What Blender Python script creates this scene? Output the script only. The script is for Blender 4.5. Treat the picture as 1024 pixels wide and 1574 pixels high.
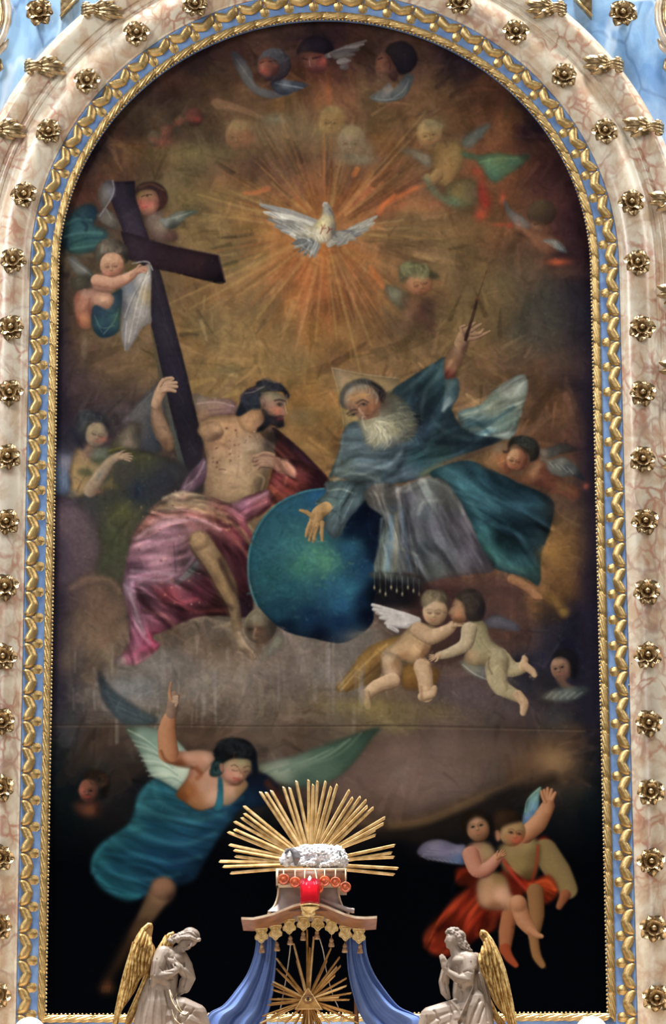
import bpy, bmesh, math, random
import numpy as np
from mathutils import Vector, Matrix, noise

for o in list(bpy.data.objects):
    bpy.data.objects.remove(o, do_unlink=True)
SC = bpy.context.scene
COL = SC.collection

# ---------------------------------------------------------------- camera: far down the nave, looking up at the altarpiece
FPX, CX, CY = 5677.0, 512.0, 787.0
CAM = Vector((0.045, -21.02, 1.6))
ROT = Matrix.Rotation(math.radians(105.0), 3, 'X') @ Matrix.Rotation(math.radians(-0.19), 3, 'Z')
cd = bpy.data.cameras.new('camera'); cam = bpy.data.objects.new('camera', cd); COL.objects.link(cam)
cd.sensor_fit = 'VERTICAL'; cd.sensor_height = 36.0; cd.sensor_width = 36.0
cd.lens = 36.0 * FPX / 1574.0; cd.clip_end = 200
cam.matrix_world = Matrix.Translation(CAM) @ ROT.to_4x4()
SC.camera = cam

# ---------------------------------------------------------------- light: dim church, tall windows left and right of the choir, lantern above
wd = bpy.data.worlds.new('church_air'); SC.world = wd; wd.use_nodes = True
bg = wd.node_tree.nodes['Background']; bg.inputs[0].default_value = (1.0, .97, .93, 1); bg.inputs[1].default_value = 0.10
def lamp(name, loc, target, size, size_y, power, col=(1, 1, 1)):
    ld = bpy.data.lights.new(name, 'AREA'); ld.shape = 'RECTANGLE'; ld.size = size; ld.size_y = size_y
    ld.energy = power; ld.color = col
    lo = bpy.data.objects.new(name, ld); COL.objects.link(lo); lo.location = loc
    lo.rotation_euler = (Vector(target) - Vector(loc)).to_track_quat('-Z', 'Y').to_euler()
    return lo
lamp('window_light_left', (-5.5, -6.5, 12.5), (0.8, 0, 6.6), 1.6, 4.0, 450, (1.0, .985, .97))
lamp('window_light_right', (6.0, -5.0, 12.0), (-0.6, 0, 6.6), 1.6, 4.0, 170, (1.0, .95, .87))
lamp('window_light_choir_left', (-7.0, -0.9, 11.8), (-1.9, 0, 8.9), 1.2, 3.2, 110, (1, 1, 1))
lamp('window_light_choir_right', (7.0, -0.9, 11.8), (1.9, 0, 8.9), 1.2, 3.2, 140, (1, 1, 1))
lamp('front_fill_light', (-2.5, -17.0, 9.0), (0, 0, 6.0), 3.0, 4.0, 270, (1.0, .98, .95))  # broad frontal fill, added to brighten the valance and altar front
sd = bpy.data.lights.new('sun_through_dome', 'SUN'); sd.energy = 10.5; sd.angle = math.radians(14); sd.color = (1, .985, .96)
so = bpy.data.objects.new('sun_through_dome', sd); COL.objects.link(so); so.location = (-1, -4, 18)
so.rotation_euler = Vector((.05, .13, -1)).to_track_quat('-Z', 'Y').to_euler()
SC.view_settings.view_transform = 'Standard'; SC.view_settings.look = 'None'
SC.view_settings.exposure = 0.0; SC.view_settings.gamma = 1.0; SC.view_settings.use_curve_mapping = False
# ---------------------------------------------------------------- helpers
def at(px, py, Y):
    """world point of a picture pixel on the upright plane y = Y (used to measure where things stand)"""
    d = ROT @ Vector(((px - CX) / FPX, -(py - CY) / FPX, -1.0))
    return CAM + d * ((Y - CAM.y) / d.y)
WORG = {}
def link(name, me, mat, parent=None, loc=None):
    o = bpy.data.objects.new(name, me); COL.objects.link(o)
    if mat is not None and len(me.materials) == 0:
        me.materials.append(mat)
    if parent is not None:
        o.parent = parent; WORG[o.name] = WORG[parent.name]
    if loc is not None:
        o.location = loc
    return o
class MB:
    """collects geometry in world coordinates and links it as ONE mesh object"""
    def __init__(s):
        s.v = []; s.f = []
    def add(s, vs, fs):
        b = len(s.v); s.v += [tuple(p) for p in vs]; s.f += [tuple(i + b for i in f) for f in fs]; return s
    def box(s, a, b, bev=0):
        x0, y0, z0 = a; x1, y1, z1 = b
        return s.add([(x0,y0,z0),(x1,y0,z0),(x1,y1,z0),(x0,y1,z0),(x0,y0,z1),(x1,y0,z1),(x1,y1,z1),(x0,y1,z1)],
                     [(0,3,2,1),(4,5,6,7),(0,1,5,4),(1,2,6,5),(2,3,7,6),(3,0,4,7)])
    def tube(s, pts, rad, n=8, cap=True, flat=1.0):
        P = [Vector(p) for p in pts]; m = len(P)
        R = rad if isinstance(rad, (list, tuple)) else [rad] * m
        vs = []; prev = None
        for i in range(m):
            t = (P[min(i + 1, m - 1)] - P[max(i - 1, 0)]).normalized()
            a = prev if prev is not None else (Vector((0, 1, 0)) if abs(t.y) < .9 else Vector((1, 0, 0)))
            u = (a - t * a.dot(t)).normalized(); w = t.cross(u); prev = u
            for k in range(n):
                c = 2 * math.pi * k / n
                vs.append(P[i] + (u * math.cos(c) * flat + w * math.sin(c)) * R[i])
        fs = [(i * n + k, i * n + (k + 1) % n, (i + 1) * n + (k + 1) % n, (i + 1) * n + k) for i in range(m - 1) for k in range(n)]
        if cap:
            fs.append(tuple(range(n - 1, -1, -1))); fs.append(tuple((m - 1) * n + k for k in range(n)))
        return s.add(vs, fs)
    def ball(s, c, r, nu=12, nv=8, rot=None):
        r = r if isinstance(r, (list, tuple)) else (r, r, r); c = Vector(c); vs = []; fs = []
        for j in range(1, nv):
            for i in range(nu):
                a, b = 2 * math.pi * i / nu, math.pi * j / nv
                p = Vector((r[0] * math.sin(b) * math.cos(a), r[1] * math.sin(b) * math.sin(a), r[2] * math.cos(b)))
                vs.append(c + (rot @ p if rot else p))
        t = Vector((0, 0, r[2])); n = len(vs); vs += [c + (rot @ t if rot else t), c - (rot @ t if rot else t)]
        for j in range(nv - 2):
            for i in range(nu):
                fs.append((j * nu + i, (j + 1) * nu + i, (j + 1) * nu + (i + 1) % nu, j * nu + (i + 1) % nu))
        for i in range(nu):
            fs.append((n, i, (i + 1) % nu)); fs.append((n + 1, (nv - 2) * nu + (i + 1) % nu, (nv - 2) * nu + i))
        return s.add(vs, fs)
    def lathe(s, c, prof, n=20, axis='Z'):
        vs = []; fs = []; m = len(prof); c = Vector(c)
        for r, h in prof:
            for k in range(n):
                a = 2 * math.pi * k / n
                p = Vector((r * math.cos(a), r * math.sin(a), h)) if axis == 'Z' else Vector((r * math.cos(a), h, r * math.sin(a)))
                vs.append(c + p)
        q = (lambda f: f) if axis == 'Z' else (lambda f: f[::-1])
        for i in range(m - 1):
            for k in range(n):
                fs.append(q((i * n + k, i * n + (k + 1) % n, (i + 1) * n + (k + 1) % n, (i + 1) * n + k)))
        fs.append(q(tuple(range(n - 1, -1, -1)))); fs.append(q(tuple((m - 1) * n + k for k in range(n))))
        return s.add(vs, fs)
    def plate(s, pts, y0, y1, bev=0.0):
        """outline of (x, z) points extruded from the front y0 to the back y1, with a bevelled front edge"""
        n = len(pts); cx = sum(p[0] for p in pts) / n; cz = sum(p[1] for p in pts) / n
        def inset(k):
            return [(cx + (p[0] - cx) * k, cz + (p[1] - cz) * k) for p in pts]
        rings = [(pts, y1), (pts, y0 + bev)]
        if bev:
            sz = max(math.hypot(p[0] - cx, p[1] - cz) for p in pts); rings.append((inset(1 - bev / sz), y0))
        vs = [(x, y, z) for ring, y in rings for x, z in ring]; m = len(rings)
        fs = [(i * n + k, i * n + (k + 1) % n, (i + 1) * n + (k + 1) % n, (i + 1) * n + k) for i in range(m - 1) for k in range(n)]
        fs.append(tuple(range(n - 1, -1, -1))); fs.append(tuple((m - 1) * n + k for k in range(n)))
        return s.add(vs, fs)
    def grid(s, rows, closed=False):
        m = len(rows); n = len(rows[0]); e = n if closed else n - 1
        return s.add([p for r in rows for p in r], [(i * n + k, i * n + (k + 1) % n, (i + 1) * n + (k + 1) % n, (i + 1) * n + k) for i in range(m - 1) for k in range(e)])
    def mesh(s, name, org=(0, 0, 0), smooth=True, sharp=None):
        me = bpy.data.meshes.new(name)
        me.from_pydata([(x - org[0], y - org[1], z - org[2]) for x, y, z in s.v], [], s.f)
        b = bmesh.new(); b.from_mesh(me); bmesh.ops.recalc_face_normals(b, faces=b.faces); b.to_mesh(me); b.free()
        me.polygons.foreach_set('use_smooth', [smooth] * len(me.polygons))
        if smooth and sharp:
            me.set_sharp_from_angle(angle=math.radians(sharp))
        me.update(); return me
    def build(s, name, mat, parent=None, smooth=True, sharp=None, origin=None):
        if parent is not None:
            org = WORG[parent.name]
        else:
            org = origin if origin is not None else (0, 0, 0)
        me = s.mesh(name, org, smooth, sharp)
        o = link(name, me, mat, parent)
        if parent is None:
            o.location = org; WORG[o.name] = Vector(org)
        return o
def tag(o, label=None, cat=None, group=None, kind=None):
    for k, v in (('label', label), ('category', cat), ('group', group), ('kind', kind)):
        if v:
            o[k] = v
    return o
def thing(name, loc, label, cat, group=None):
    o = bpy.data.objects.new(name, None); COL.objects.link(o); o.location = loc; o.empty_display_size = .05
    WORG[o.name] = Vector(loc)
    return tag(o, label, cat, group)
def copy_tree(o, parent=None):
    c = o.copy(); COL.objects.link(c)
    if parent:
        c.parent = parent
    for ch in list(o.children):
        copy_tree(ch, c)
    return c
def sculpt(mb, voxel, smooth=6, fac=.5, disp=None):
    """melts overlapping closed shapes into one continuous skin; returns a mesh in world coordinates"""
    me = mb.mesh('clay'); o = bpy.data.objects.new('clay', me); COL.objects.link(o)
    r = o.modifiers.new('r', 'REMESH'); r.mode = 'VOXEL'; r.voxel_size = voxel
    s = o.modifiers.new('s', 'SMOOTH'); s.iterations = smooth; s.factor = fac
    dg = bpy.context.evaluated_depsgraph_get(); dg.update()
    out = bpy.data.meshes.new_from_object(o.evaluated_get(dg))
    bpy.data.objects.remove(o, do_unlink=True)
    if disp:
        n = len(out.vertices); co = np.empty(n * 3, np.float32); no = np.empty(n * 3, np.float32)
        out.vertices.foreach_get('co', co); out.vertices.foreach_get('normal', no)
        co = co.reshape(-1, 3); no = no.reshape(-1, 3)
        co += no * np.array([disp(Vector(p)) for p in co], np.float32)[:, None]
        out.vertices.foreach_set('co', co.ravel())
    out.polygons.foreach_set('use_smooth', [True] * len(out.polygons)); out.update()
    return out
def sculpted(name, mb, mat, parent, voxel, **k):
    me = sculpt(mb, voxel, **k); me.name = name
    me.transform(Matrix.Translation(-WORG[parent.name])); return link(name, me, mat, parent)

# ---------------------------------------------------------------- materials
def material(name, rough=.5, metal=0.0, spec=.5, coat=0.0):
    m = bpy.data.materials.new(name); m.use_nodes = True
    b = m.node_tree.nodes['Principled BSDF']
    b.inputs['Roughness'].default_value = rough; b.inputs['Metallic'].default_value = metal
    b.inputs['Specular IOR Level'].default_value = spec; b.inputs['Coat Weight'].default_value = coat
    b.inputs['Coat Roughness'].default_value = .15
    return m, m.node_tree, b
def mottled(name, c0, c1, scale=20, rough=.5, metal=0.0, bump=.0, bscale=60, spec=.5, coat=0.0, detail=5, lo=.35, hi=.65):
    m, t, b = material(name, rough, metal, spec, coat); N = t.nodes; L = t.links
    tc = N.new('ShaderNodeTexCoord'); nz = N.new('ShaderNodeTexNoise'); nz.inputs['Scale'].default_value = scale; nz.inputs['Detail'].default_value = detail
    L.new(tc.outputs['Object'], nz.inputs['Vector'])
    r = N.new('ShaderNodeValToRGB'); r.color_ramp.elements[0].position = lo; r.color_ramp.elements[1].position = hi
    r.color_ramp.elements[0].color = (*c0, 1); r.color_ramp.elements[1].color = (*c1, 1)
    L.new(nz.outputs['Fac'], r.inputs['Fac']); L.new(r.outputs['Color'], b.inputs['Base Color'])
    if bump:
        n2 = N.new('ShaderNodeTexNoise'); n2.inputs['Scale'].default_value = bscale; n2.inputs['Detail'].default_value = 3
        L.new(tc.outputs['Object'], n2.inputs['Vector'])
        bp = N.new('ShaderNodeBump'); bp.inputs['Strength'].default_value = bump; bp.inputs['Distance'].default_value = .004
        L.new(n2.outputs['Fac'], bp.inputs['Height']); L.new(bp.outputs['Normal'], b.inputs['Normal'])
    return m
def marble(name, base, cloud, vein, vscale, vw, rough=.22, vein2=None, bscale=2.2, aniso=(1, 1, 1)):
    """painted marble: cloudy ground, thin wandering veins round rounded cells"""
    m, t, b = material(name, rough, 0, .5, .25); N = t.nodes; L = t.links
    tc = N.new('ShaderNodeTexCoord'); mp = N.new('ShaderNodeMapping'); mp.inputs['Scale'].default_value = aniso
    L.new(tc.outputs['Object'], mp.inputs['Vector'])
    dn = N.new('ShaderNodeTexNoise'); dn.inputs['Scale'].default_value = vscale * .55; dn.inputs['Detail'].default_value = 4
    L.new(mp.outputs['Vector'], dn.inputs['Vector'])
    sub = N.new('ShaderNodeVectorMath'); sub.operation = 'SUBTRACT'; sub.inputs[1].default_value = (.5, .5, .5); L.new(dn.outputs['Color'], sub.inputs[0])
    sc = N.new('ShaderNodeVectorMath'); sc.operation = 'SCALE'; sc.inputs['Scale'].default_value = 1.7 / vscale; L.new(sub.outputs[0], sc.inputs[0])
    add = N.new('ShaderNodeVectorMath'); add.operation = 'ADD'; L.new(mp.outputs['Vector'], add.inputs[0]); L.new(sc.outputs[0], add.inputs[1])
    cn = N.new('ShaderNodeTexNoise'); cn.inputs['Scale'].default_value = bscale; cn.inputs['Detail'].default_value = 6; cn.inputs['Roughness'].default_value = .6
    L.new(add.outputs[0], cn.inputs['Vector'])
    cr = N.new('ShaderNodeValToRGB'); E = cr.color_ramp.elements
    E[0].position = .40; E[0].color = (*cloud, 1); E[1].position = .58; E[1].color = (*base, 1)
    L.new(cn.outputs['Fac'], cr.inputs['Fac'])
    prev = cr.outputs['Color']
    for vs, w, c, a in ((vscale, vw, vein, .88), (vscale * .42, vw * .45, vein2 or vein, .7)):
        vo = N.new('ShaderNodeTexVoronoi'); vo.feature = 'DISTANCE_TO_EDGE'; vo.inputs['Scale'].default_value = vs
        L.new(add.outputs[0], vo.inputs['Vector'])
        rp = N.new('ShaderNodeValToRGB'); e = rp.color_ramp.elements
        e[0].position = 0; e[0].color = (1, 1, 1, 1); e[1].position = w; e[1].color = (0, 0, 0, 1); rp.color_ramp.interpolation = 'EASE'
        L.new(vo.outputs['Distance'], rp.inputs['Fac'])
        pn = N.new('ShaderNodeTexNoise'); pn.inputs['Scale'].default_value = vs * .45; pn.inputs['Detail'].default_value = 3; L.new(mp.outputs['Vector'], pn.inputs['Vector'])
        pr = N.new('ShaderNodeMapRange'); pr.inputs['From Min'].default_value = .42; pr.inputs['From Max'].default_value = .62; pr.inputs['To Max'].default_value = a
        L.new(pn.outputs['Fac'], pr.inputs['Value'])
        mu = N.new('ShaderNodeMath'); mu.operation = 'MULTIPLY'; L.new(rp.outputs['Color'], mu.inputs[0]); L.new(pr.outputs['Result'], mu.inputs[1])
        mx = N.new('ShaderNodeMix'); mx.data_type = 'RGBA'; L.new(mu.outputs[0], mx.inputs[0]); L.new(prev, mx.inputs[6]); mx.inputs[7].default_value = (*c, 1)
        prev = mx.outputs[2]
    L.new(prev, b.inputs['Base Color'])
    return m
M_MARBLE = marble('veined_marble', (.69, .63, .51), (.54, .40, .27), (.43, .20, .13), 12, .16, .30, (.36, .22, .17), 8.0, (1, 1, .8))
M_BLUEMARBLE = marble('blue_marble', (.23, .38, .56), (.11, .23, .44), (.05, .10, .22), 3.2, .05, .25, (.55, .66, .76), 3.0, (1, 1, .55))
M_GOLD = mottled('gilding', (.34, .215, .075), (.70, .50, .22), 26, .36, .85, .35, 130, lo=.3, hi=.62)
M_ROSE = mottled('dark_gilding', (.26, .17, .08), (.62, .47, .27), 34, .30, .9, .3, 90)
M_WING = mottled('bright_gilding', (.40, .20, .045), (.80, .60, .26), 46, .40, .55, .25, 150)
M_RAY = mottled('gilded_wood', (.58, .37, .14), (.88, .66, .34), 22, .38, .45, .15, 80)
M_DRAY = mottled('dull_gilded_wood', (.30, .15, .04), (.52, .29, .09), 22, .40, .5, .15, 80)
M_BLUE = mottled('blue_paint', (.10, .19, .42), (.18, .31, .57), 14, .5, 0, .1, 60)
# ---------------------------------------------------------------- oil paint engine (numpy): the picture is a flat painted canvas
PW, PH = 1024, 1574
rng = np.random.RandomState(7)
CV = np.zeros((PH, PW, 3), np.float32)
TX = [0.0, 0.0, 1.0]

def view(x0, y0, s):
    TX[:] = [x0, y0, s]
def pt(p):
    return (TX[0] + p[0] / TX[2], TX[1] + p[1] / TX[2])
def hx(c):
    if isinstance(c, str):
        return np.array([int(c[i:i + 2], 16) / 255.0 for i in (0, 2, 4)], np.float32)
    return np.asarray(c, np.float32)
def fine(soft):
    return max(.6, soft * min(1, 2.6 / TX[2]))
def spline(pts, closed, n=8):
    P = np.asarray(pts, float); m = len(P)
    if m < 3:
        return P
    out = []
    for i in range(m if closed else m - 1):
        if closed:
            a, b, c, d = P[i - 1], P[i], P[(i + 1) % m], P[(i + 2) % m]
        else:
            a, b, c, d = P[max(i - 1, 0)], P[i], P[i + 1], P[min(i + 2, m - 1)]
        for k in range(n):
            t = k / n
            out.append(0.5 * (2 * b + (c - a) * t + (2 * a - 5 * b + 4 * c - d) * t * t + (3 * b - a - 3 * c + d) * t ** 3))
    if not closed:
        out.append(P[-1])
    return np.array(out)
def box1(a, r, ax):
    r = int(r)
    if r < 1:
        return a
    pad = [(0, 0)] * a.ndim; pad[ax] = (r + 1, r)
    c = np.cumsum(np.pad(a, pad, mode='edge'), axis=ax, dtype=np.float64)
    n = a.shape[ax]
    hi = np.take(c, np.arange(2 * r + 1, 2 * r + 1 + n), axis=ax); lo = np.take(c, np.arange(0, n), axis=ax)
    return ((hi - lo) / (2 * r + 1)).astype(np.float32)
def blur(a, s):
    if s < 0.4:
        return a
    if s < 1.6:
        k = np.exp(-0.5 * (np.arange(-4, 5) / s) ** 2); k /= k.sum()
        for ax in (0, 1):
            pad = [(0, 0)] * a.ndim; pad[ax] = (4, 4)
            b = np.pad(a, pad, mode='edge'); n = a.shape[ax]
            a = sum(k[i] * np.take(b, np.arange(i, i + n), axis=ax) for i in range(9))
        return a.astype(np.float32)
    for _ in range(3):
        for ax in (0, 1):
            a = box1(a, max(1, round(s)), ax)
    return a
def window(P, pad):
    x0 = max(0, int(P[:, 0].min() - pad)); x1 = min(PW, int(P[:, 0].max() + pad) + 2)
    y0 = max(0, int(P[:, 1].min() - pad)); y1 = min(PH, int(P[:, 1].max() + pad) + 2)
    return x0, y0, max(x1, x0 + 1), max(y1, y0 + 1)
def poly_mask(P, x0, y0, x1, y1, ss=3):
    w, h = (x1 - x0) * ss, (y1 - y0) * ss
    acc = np.zeros((h, w + 1), np.int16)
    Q = (P - [x0, y0]) * ss; m = len(Q)
    for i in range(m):
        (ax, ay), (bx, by) = Q[i], Q[(i + 1) % m]
        if ay > by:
            ax, ay, bx, by = bx, by, ax, ay
        r0 = max(0, int(math.ceil(ay - 0.5))); r1 = min(h, int(math.ceil(by - 0.5)))
        if r1 <= r0:
            continue
        rows = np.arange(r0, r1)
        xs = ax + (rows + 0.5 - ay) / (by - ay) * (bx - ax)
        np.add.at(acc, (rows, np.clip(np.ceil(xs - 0.5), 0, w).astype(int)), 1)
    m_ = (np.cumsum(acc[:, :w], axis=1) % 2).astype(np.float32)
    return m_.reshape(y1 - y0, ss, x1 - x0, ss).mean(axis=(1, 3))
def grid(x0, y0, x1, y1):
    return np.meshgrid(np.arange(x0, x1) + 0.5, np.arange(y0, y1) + 0.5)
def idw(samples, x0, y0, x1, y1, power=2.6):
    X, Y = grid(x0, y0, x1, y1)
    num = 0; den = 0
    for s in samples:
        px, py = pt((s[0], s[1]))
        w = 1.0 / (((X - px) ** 2 + (Y - py) ** 2 + 6.0) ** (power / 2))
        num = num + w[..., None] * hx(s[2]); den = den + w
    return (num / den[..., None]).astype(np.float32)
def put(mask, col, x0, y0, x1, y1):
    sl = CV[y0:y1, x0:x1]
    sl += mask[..., None] * (col - sl)
def area(pts, col, a=1.0, soft=1.0, smooth=True, power=2.6):
    """filled shape; col is one colour or [(x, y, colour), ...] blended smoothly across the shape"""
    P = np.array([pt(p) for p in pts]); P = spline(P, True) if smooth else P
    soft = fine(soft)
    x0, y0, x1, y1 = window(P, 3 * soft + 2)
    m = blur(poly_mask(P, x0, y0, x1, y1), soft) * a
    c = idw(col, x0, y0, x1, y1, power) if isinstance(col, list) else hx(col)
    if isinstance(col, list):                        # forms turn away a little towards their outline
        sz = max(1.5, min(6., .09 * math.sqrt((x1 - x0) * (y1 - y0)))); e = np.clip(blur(m, sz) / max(a, .01) * 2 - 1, 0, 1)
        c = c * (.74 + .26 * e)[..., None]
    put(m, c, x0, y0, x1, y1)
def dist_line(P, R, x0, y0, x1, y1):
    X, Y = grid(x0, y0, x1, y1)
    best = np.full(X.shape, 1e9); bn = np.zeros(X.shape + (2,)); rr = np.ones(X.shape)
    for i in range(len(P) - 1):
        a, b = P[i], P[i + 1]; d = b - a; L = d @ d + 1e-9
        t = np.clip(((X - a[0]) * d[0] + (Y - a[1]) * d[1]) / L, 0, 1)
        r = R[i] + t * (R[i + 1] - R[i])
        ex = X - a[0] - t * d[0]; ey = Y - a[1] - t * d[1]
        q = np.hypot(ex, ey) - r
        k = q < best
        ax = (ex * d[0] + ey * d[1]) / L * .8                 # the ends of a limb are not rounded off like balls
        best[k] = q[k]; rr[k] = r[k]; bn[k, 0] = (ex - ax * d[0])[k]; bn[k, 1] = (ey - ax * d[1])[k]
    return best, bn, rr
def stroke(pts, w, col, a=1.0, soft=0.8, w1=None, wm=None):
    """a brush line: half width w (crop units) at the start, w1 at the end, wm midway"""
    P = np.array([pt(p) for p in pts]); P = spline(P, False, 6)
    s = TX[2]; n = len(P); t = np.linspace(0, 1, n); soft = fine(soft)
    w1 = w if w1 is None else w1
    R = (w + (w1 - w) * t) / s if wm is None else np.interp(t, [0, .5, 1], [w / s, wm / s, w1 / s])
    a = a * (.72 if R.max() < 1.9 and soft < 1.3 else 1)
    x0, y0, x1, y1 = window(P, R.max() + 2 * soft + 2)
    d, _, _ = dist_line(P, R, x0, y0, x1, y1)
    put((np.clip(0.5 - d / (2 * soft), 0, 1) * a).astype(np.float32), hx(col), x0, y0, x1, y1)
def ramp(l, dark, mid, light):
    l = np.clip(l, 0, 1)[..., None]
    return np.where(l < .55, hx(dark) + (hx(mid) - hx(dark)) * (l / .55), hx(mid) + (hx(light) - hx(mid)) * ((l - .55) / .45)).astype(np.float32)
def limb(pts, radii, pal, L=(-.45, -.55), a=1.0, soft=1.0):
    """a rounded limb: brush line with the modelling of a tapering form; pal = dark, mid, light"""
    P = np.array([pt(p) for p in pts]); m = len(P)
    Q = spline(P, False, 6) if m > 2 else P
    soft = fine(soft)
    R = np.interp(np.linspace(0, m - 1, len(Q)), range(m), radii) / TX[2]
    x0, y0, x1, y1 = window(Q, R.max() + 3)
    d, e, r = dist_line(Q, R, x0, y0, x1, y1)
    nx, ny = e[..., 0] / r, e[..., 1] / r
    nz = np.sqrt(np.clip(1 - nx * nx - ny * ny, 0, 1))
    l = .30 + .62 * (nx * L[0] + ny * L[1]) + .38 * nz
    put((np.clip(0.5 - d / (2 * soft), 0, 1) * a).astype(np.float32), ramp(l, *pal), x0, y0, x1, y1)
def ball(cx, cy, rx, ry, pal, rot=0, L=(-.45, -.55), a=1.0, soft=1.0):
    c = np.array([pt((cx, cy))]); rx /= TX[2]; ry /= TX[2]; soft = fine(soft)
    x0, y0, x1, y1 = window(c, max(rx, ry) + 3 * soft)
    X, Y = grid(x0, y0, x1, y1)
    ca, sa = math.cos(math.radians(rot)), math.sin(math.radians(rot))
    u = (X - c[0, 0]) * ca + (Y - c[0, 1]) * sa; v = -(X - c[0, 0]) * sa + (Y - c[0, 1]) * ca
    q = np.hypot(u / rx, v / ry)
    nx, ny = (X - c[0, 0]) / rx, (Y - c[0, 1]) / ry
    nz = np.sqrt(np.clip(1 - q * q, 0, 1))
    l = .30 + .62 * (nx * L[0] + ny * L[1]) + .38 * nz
    put((np.clip(0.5 - (q - 1) * min(rx, ry) / (2 * soft), 0, 1) * a).astype(np.float32), ramp(l, *pal), x0, y0, x1, y1)
def blob(cx, cy, rx, ry, col, a=.5, rot=0):
    c = np.array([pt((cx, cy))]); rx /= TX[2]; ry /= TX[2]
    x0, y0, x1, y1 = window(c, 2.4 * max(rx, ry))
    X, Y = grid(x0, y0, x1, y1)
    ca, sa = math.cos(math.radians(rot)), math.sin(math.radians(rot))
    u = (X - c[0, 0]) * ca + (Y - c[0, 1]) * sa; v = -(X - c[0, 0]) * sa + (Y - c[0, 1]) * ca
    put((np.exp(-((u / rx) ** 2 + (v / ry) ** 2)) * a).astype(np.float32), hx(col), x0, y0, x1, y1)
def zoomup(a, h, w):
    ys = np.linspace(0, a.shape[0] - 1, h); xs = np.linspace(0, a.shape[1] - 1, w)
    y0 = np.clip(ys.astype(int), 0, a.shape[0] - 2); x0 = np.clip(xs.astype(int), 0, a.shape[1] - 2)
    fy = (ys - y0); fx = (xs - x0); fy = fy * fy * (3 - 2 * fy); fx = fx * fx * (3 - 2 * fx)
    fy = fy.reshape((-1, 1) + (1,) * (a.ndim - 2)); fx = fx.reshape((1, -1) + (1,) * (a.ndim - 2))
    r0, r1 = a[y0], a[y0 + 1]
    return ((r0[:, x0] * (1 - fx) + r0[:, x0 + 1] * fx) * (1 - fy) + (r1[:, x0] * (1 - fx) + r1[:, x0 + 1] * fx) * fy).astype(np.float32)
def fbm(h, w, cells, octaves=4, seed=1, asp=1.0):
    r = np.random.RandomState(seed); out = np.zeros((h, w), np.float32); amp = 1.0; tot = 0
    for o in range(octaves):
        cy, cx = int(cells * h / w * asp) + 2, int(cells) + 2
        out += amp * zoomup(r.rand(cy, cx).astype(np.float32) * 2 - 1, h, w); tot += amp; amp *= .55; cells *= 2
    return out / tot
def curls(cx, cy, rx, ry, col, n=40, r=4, a=.6, seed=3, ang=(0, 360)):
    """short curling hair strokes over an ellipse"""
    q = np.random.RandomState(seed)
    for _ in range(n):
        t = math.radians(q.uniform(*ang)); k = math.sqrt(q.rand())
        x, y = cx + rx * k * math.cos(t), cy + ry * k * math.sin(t); t2 = t + 1.57 + q.uniform(-.6, .6)
        L = r * q.uniform(1.4, 2.6)
        c = hx(col) * q.uniform(.65, 1.35)
        stroke([(x, y), (x + L * math.cos(t2), y + L * math.sin(t2)), (x + 1.6 * L * math.cos(t2 + .7), y + 1.6 * L * math.sin(t2 + .7))], r * .5, np.clip(c, 0, 1), a * .5, 1.0)
def face(cx, cy, r, pal, rot=0, yaw=0.0, pit=0.0, eye='2a1c1a', lip='8a3a32', blush='b0604a', ry=1.18, L=(-.45, -.55), closed=False, a=1.0, soft=1.0):
    """a rounded head seen from the front or three quarters, with eyes, brows, nose, mouth and cheeks"""
    ball(cx, cy, r, r * ry, pal, rot, L, a, soft)
    ca, sa = math.cos(math.radians(rot)), math.sin(math.radians(rot))
    def q(u, v):
        u, v = u * r, v * r
        return (cx + u * ca - v * sa, cy + u * sa + v * ca)
    y = yaw * .45; p = pit * .35
    dk = hx(pal[0]) * .75
    lw = max(r * .05, .45 * TX[2])
    for sgn in (-1, 1):
        e = y + sgn * .36 * (1 - .25 * abs(yaw)); k = .16
        if abs(e) > .92:
            continue
        blob(*q(e, p - .02), r * .2, r * .13, dk, .42 * a, rot)
        stroke([q(e - k, p + .02), q(e, p - (.02 if closed else .07)) if not closed else q(e, p + .09), q(e + k, p + .02)], lw, eye, .6 * a, .7)
        if not closed:
            blob(*q(e + .03 * yaw, p + .02), r * .075, r * .075, eye, .95 * a)
        stroke([q(e - k * 1.3, p - .18), q(e, p - .27), q(e + k * 1.4, p - .2)], lw, dk, .42 * a, .9)
    nx = y * 1.25
    stroke([q(nx * .8 + .05, p - .12), q(nx + .09, p + .25), q(nx + .04, p + .33)], lw * 1.1, dk, .5 * a, .9)
    blob(*q(nx, p + .22), r * .08, r * .12, pal[2], .6 * a, rot)
    blob(*q(nx, p + .36), r * .16, r * .05, dk, .5 * a, rot)
    stroke([q(nx - .2, p + .57), q(nx - .05, p + .53), q(nx + .05, p + .54), q(nx + .2, p + .57)], lw * 1.1, lip, .55 * a, .9)
    stroke([q(nx - .1, p + .66), q(nx + .1, p + .66)], lw, hx(lip) * 1.1, .3 * a, .9)
    blob(*q(nx, p + .77), r * .2, r * .05, dk, .3 * a, rot)
    for sgn in (-1, 1):
        blob(*q(y + sgn * .5, p + .38), r * .2, r * .22, blush, .22 * a)
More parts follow.
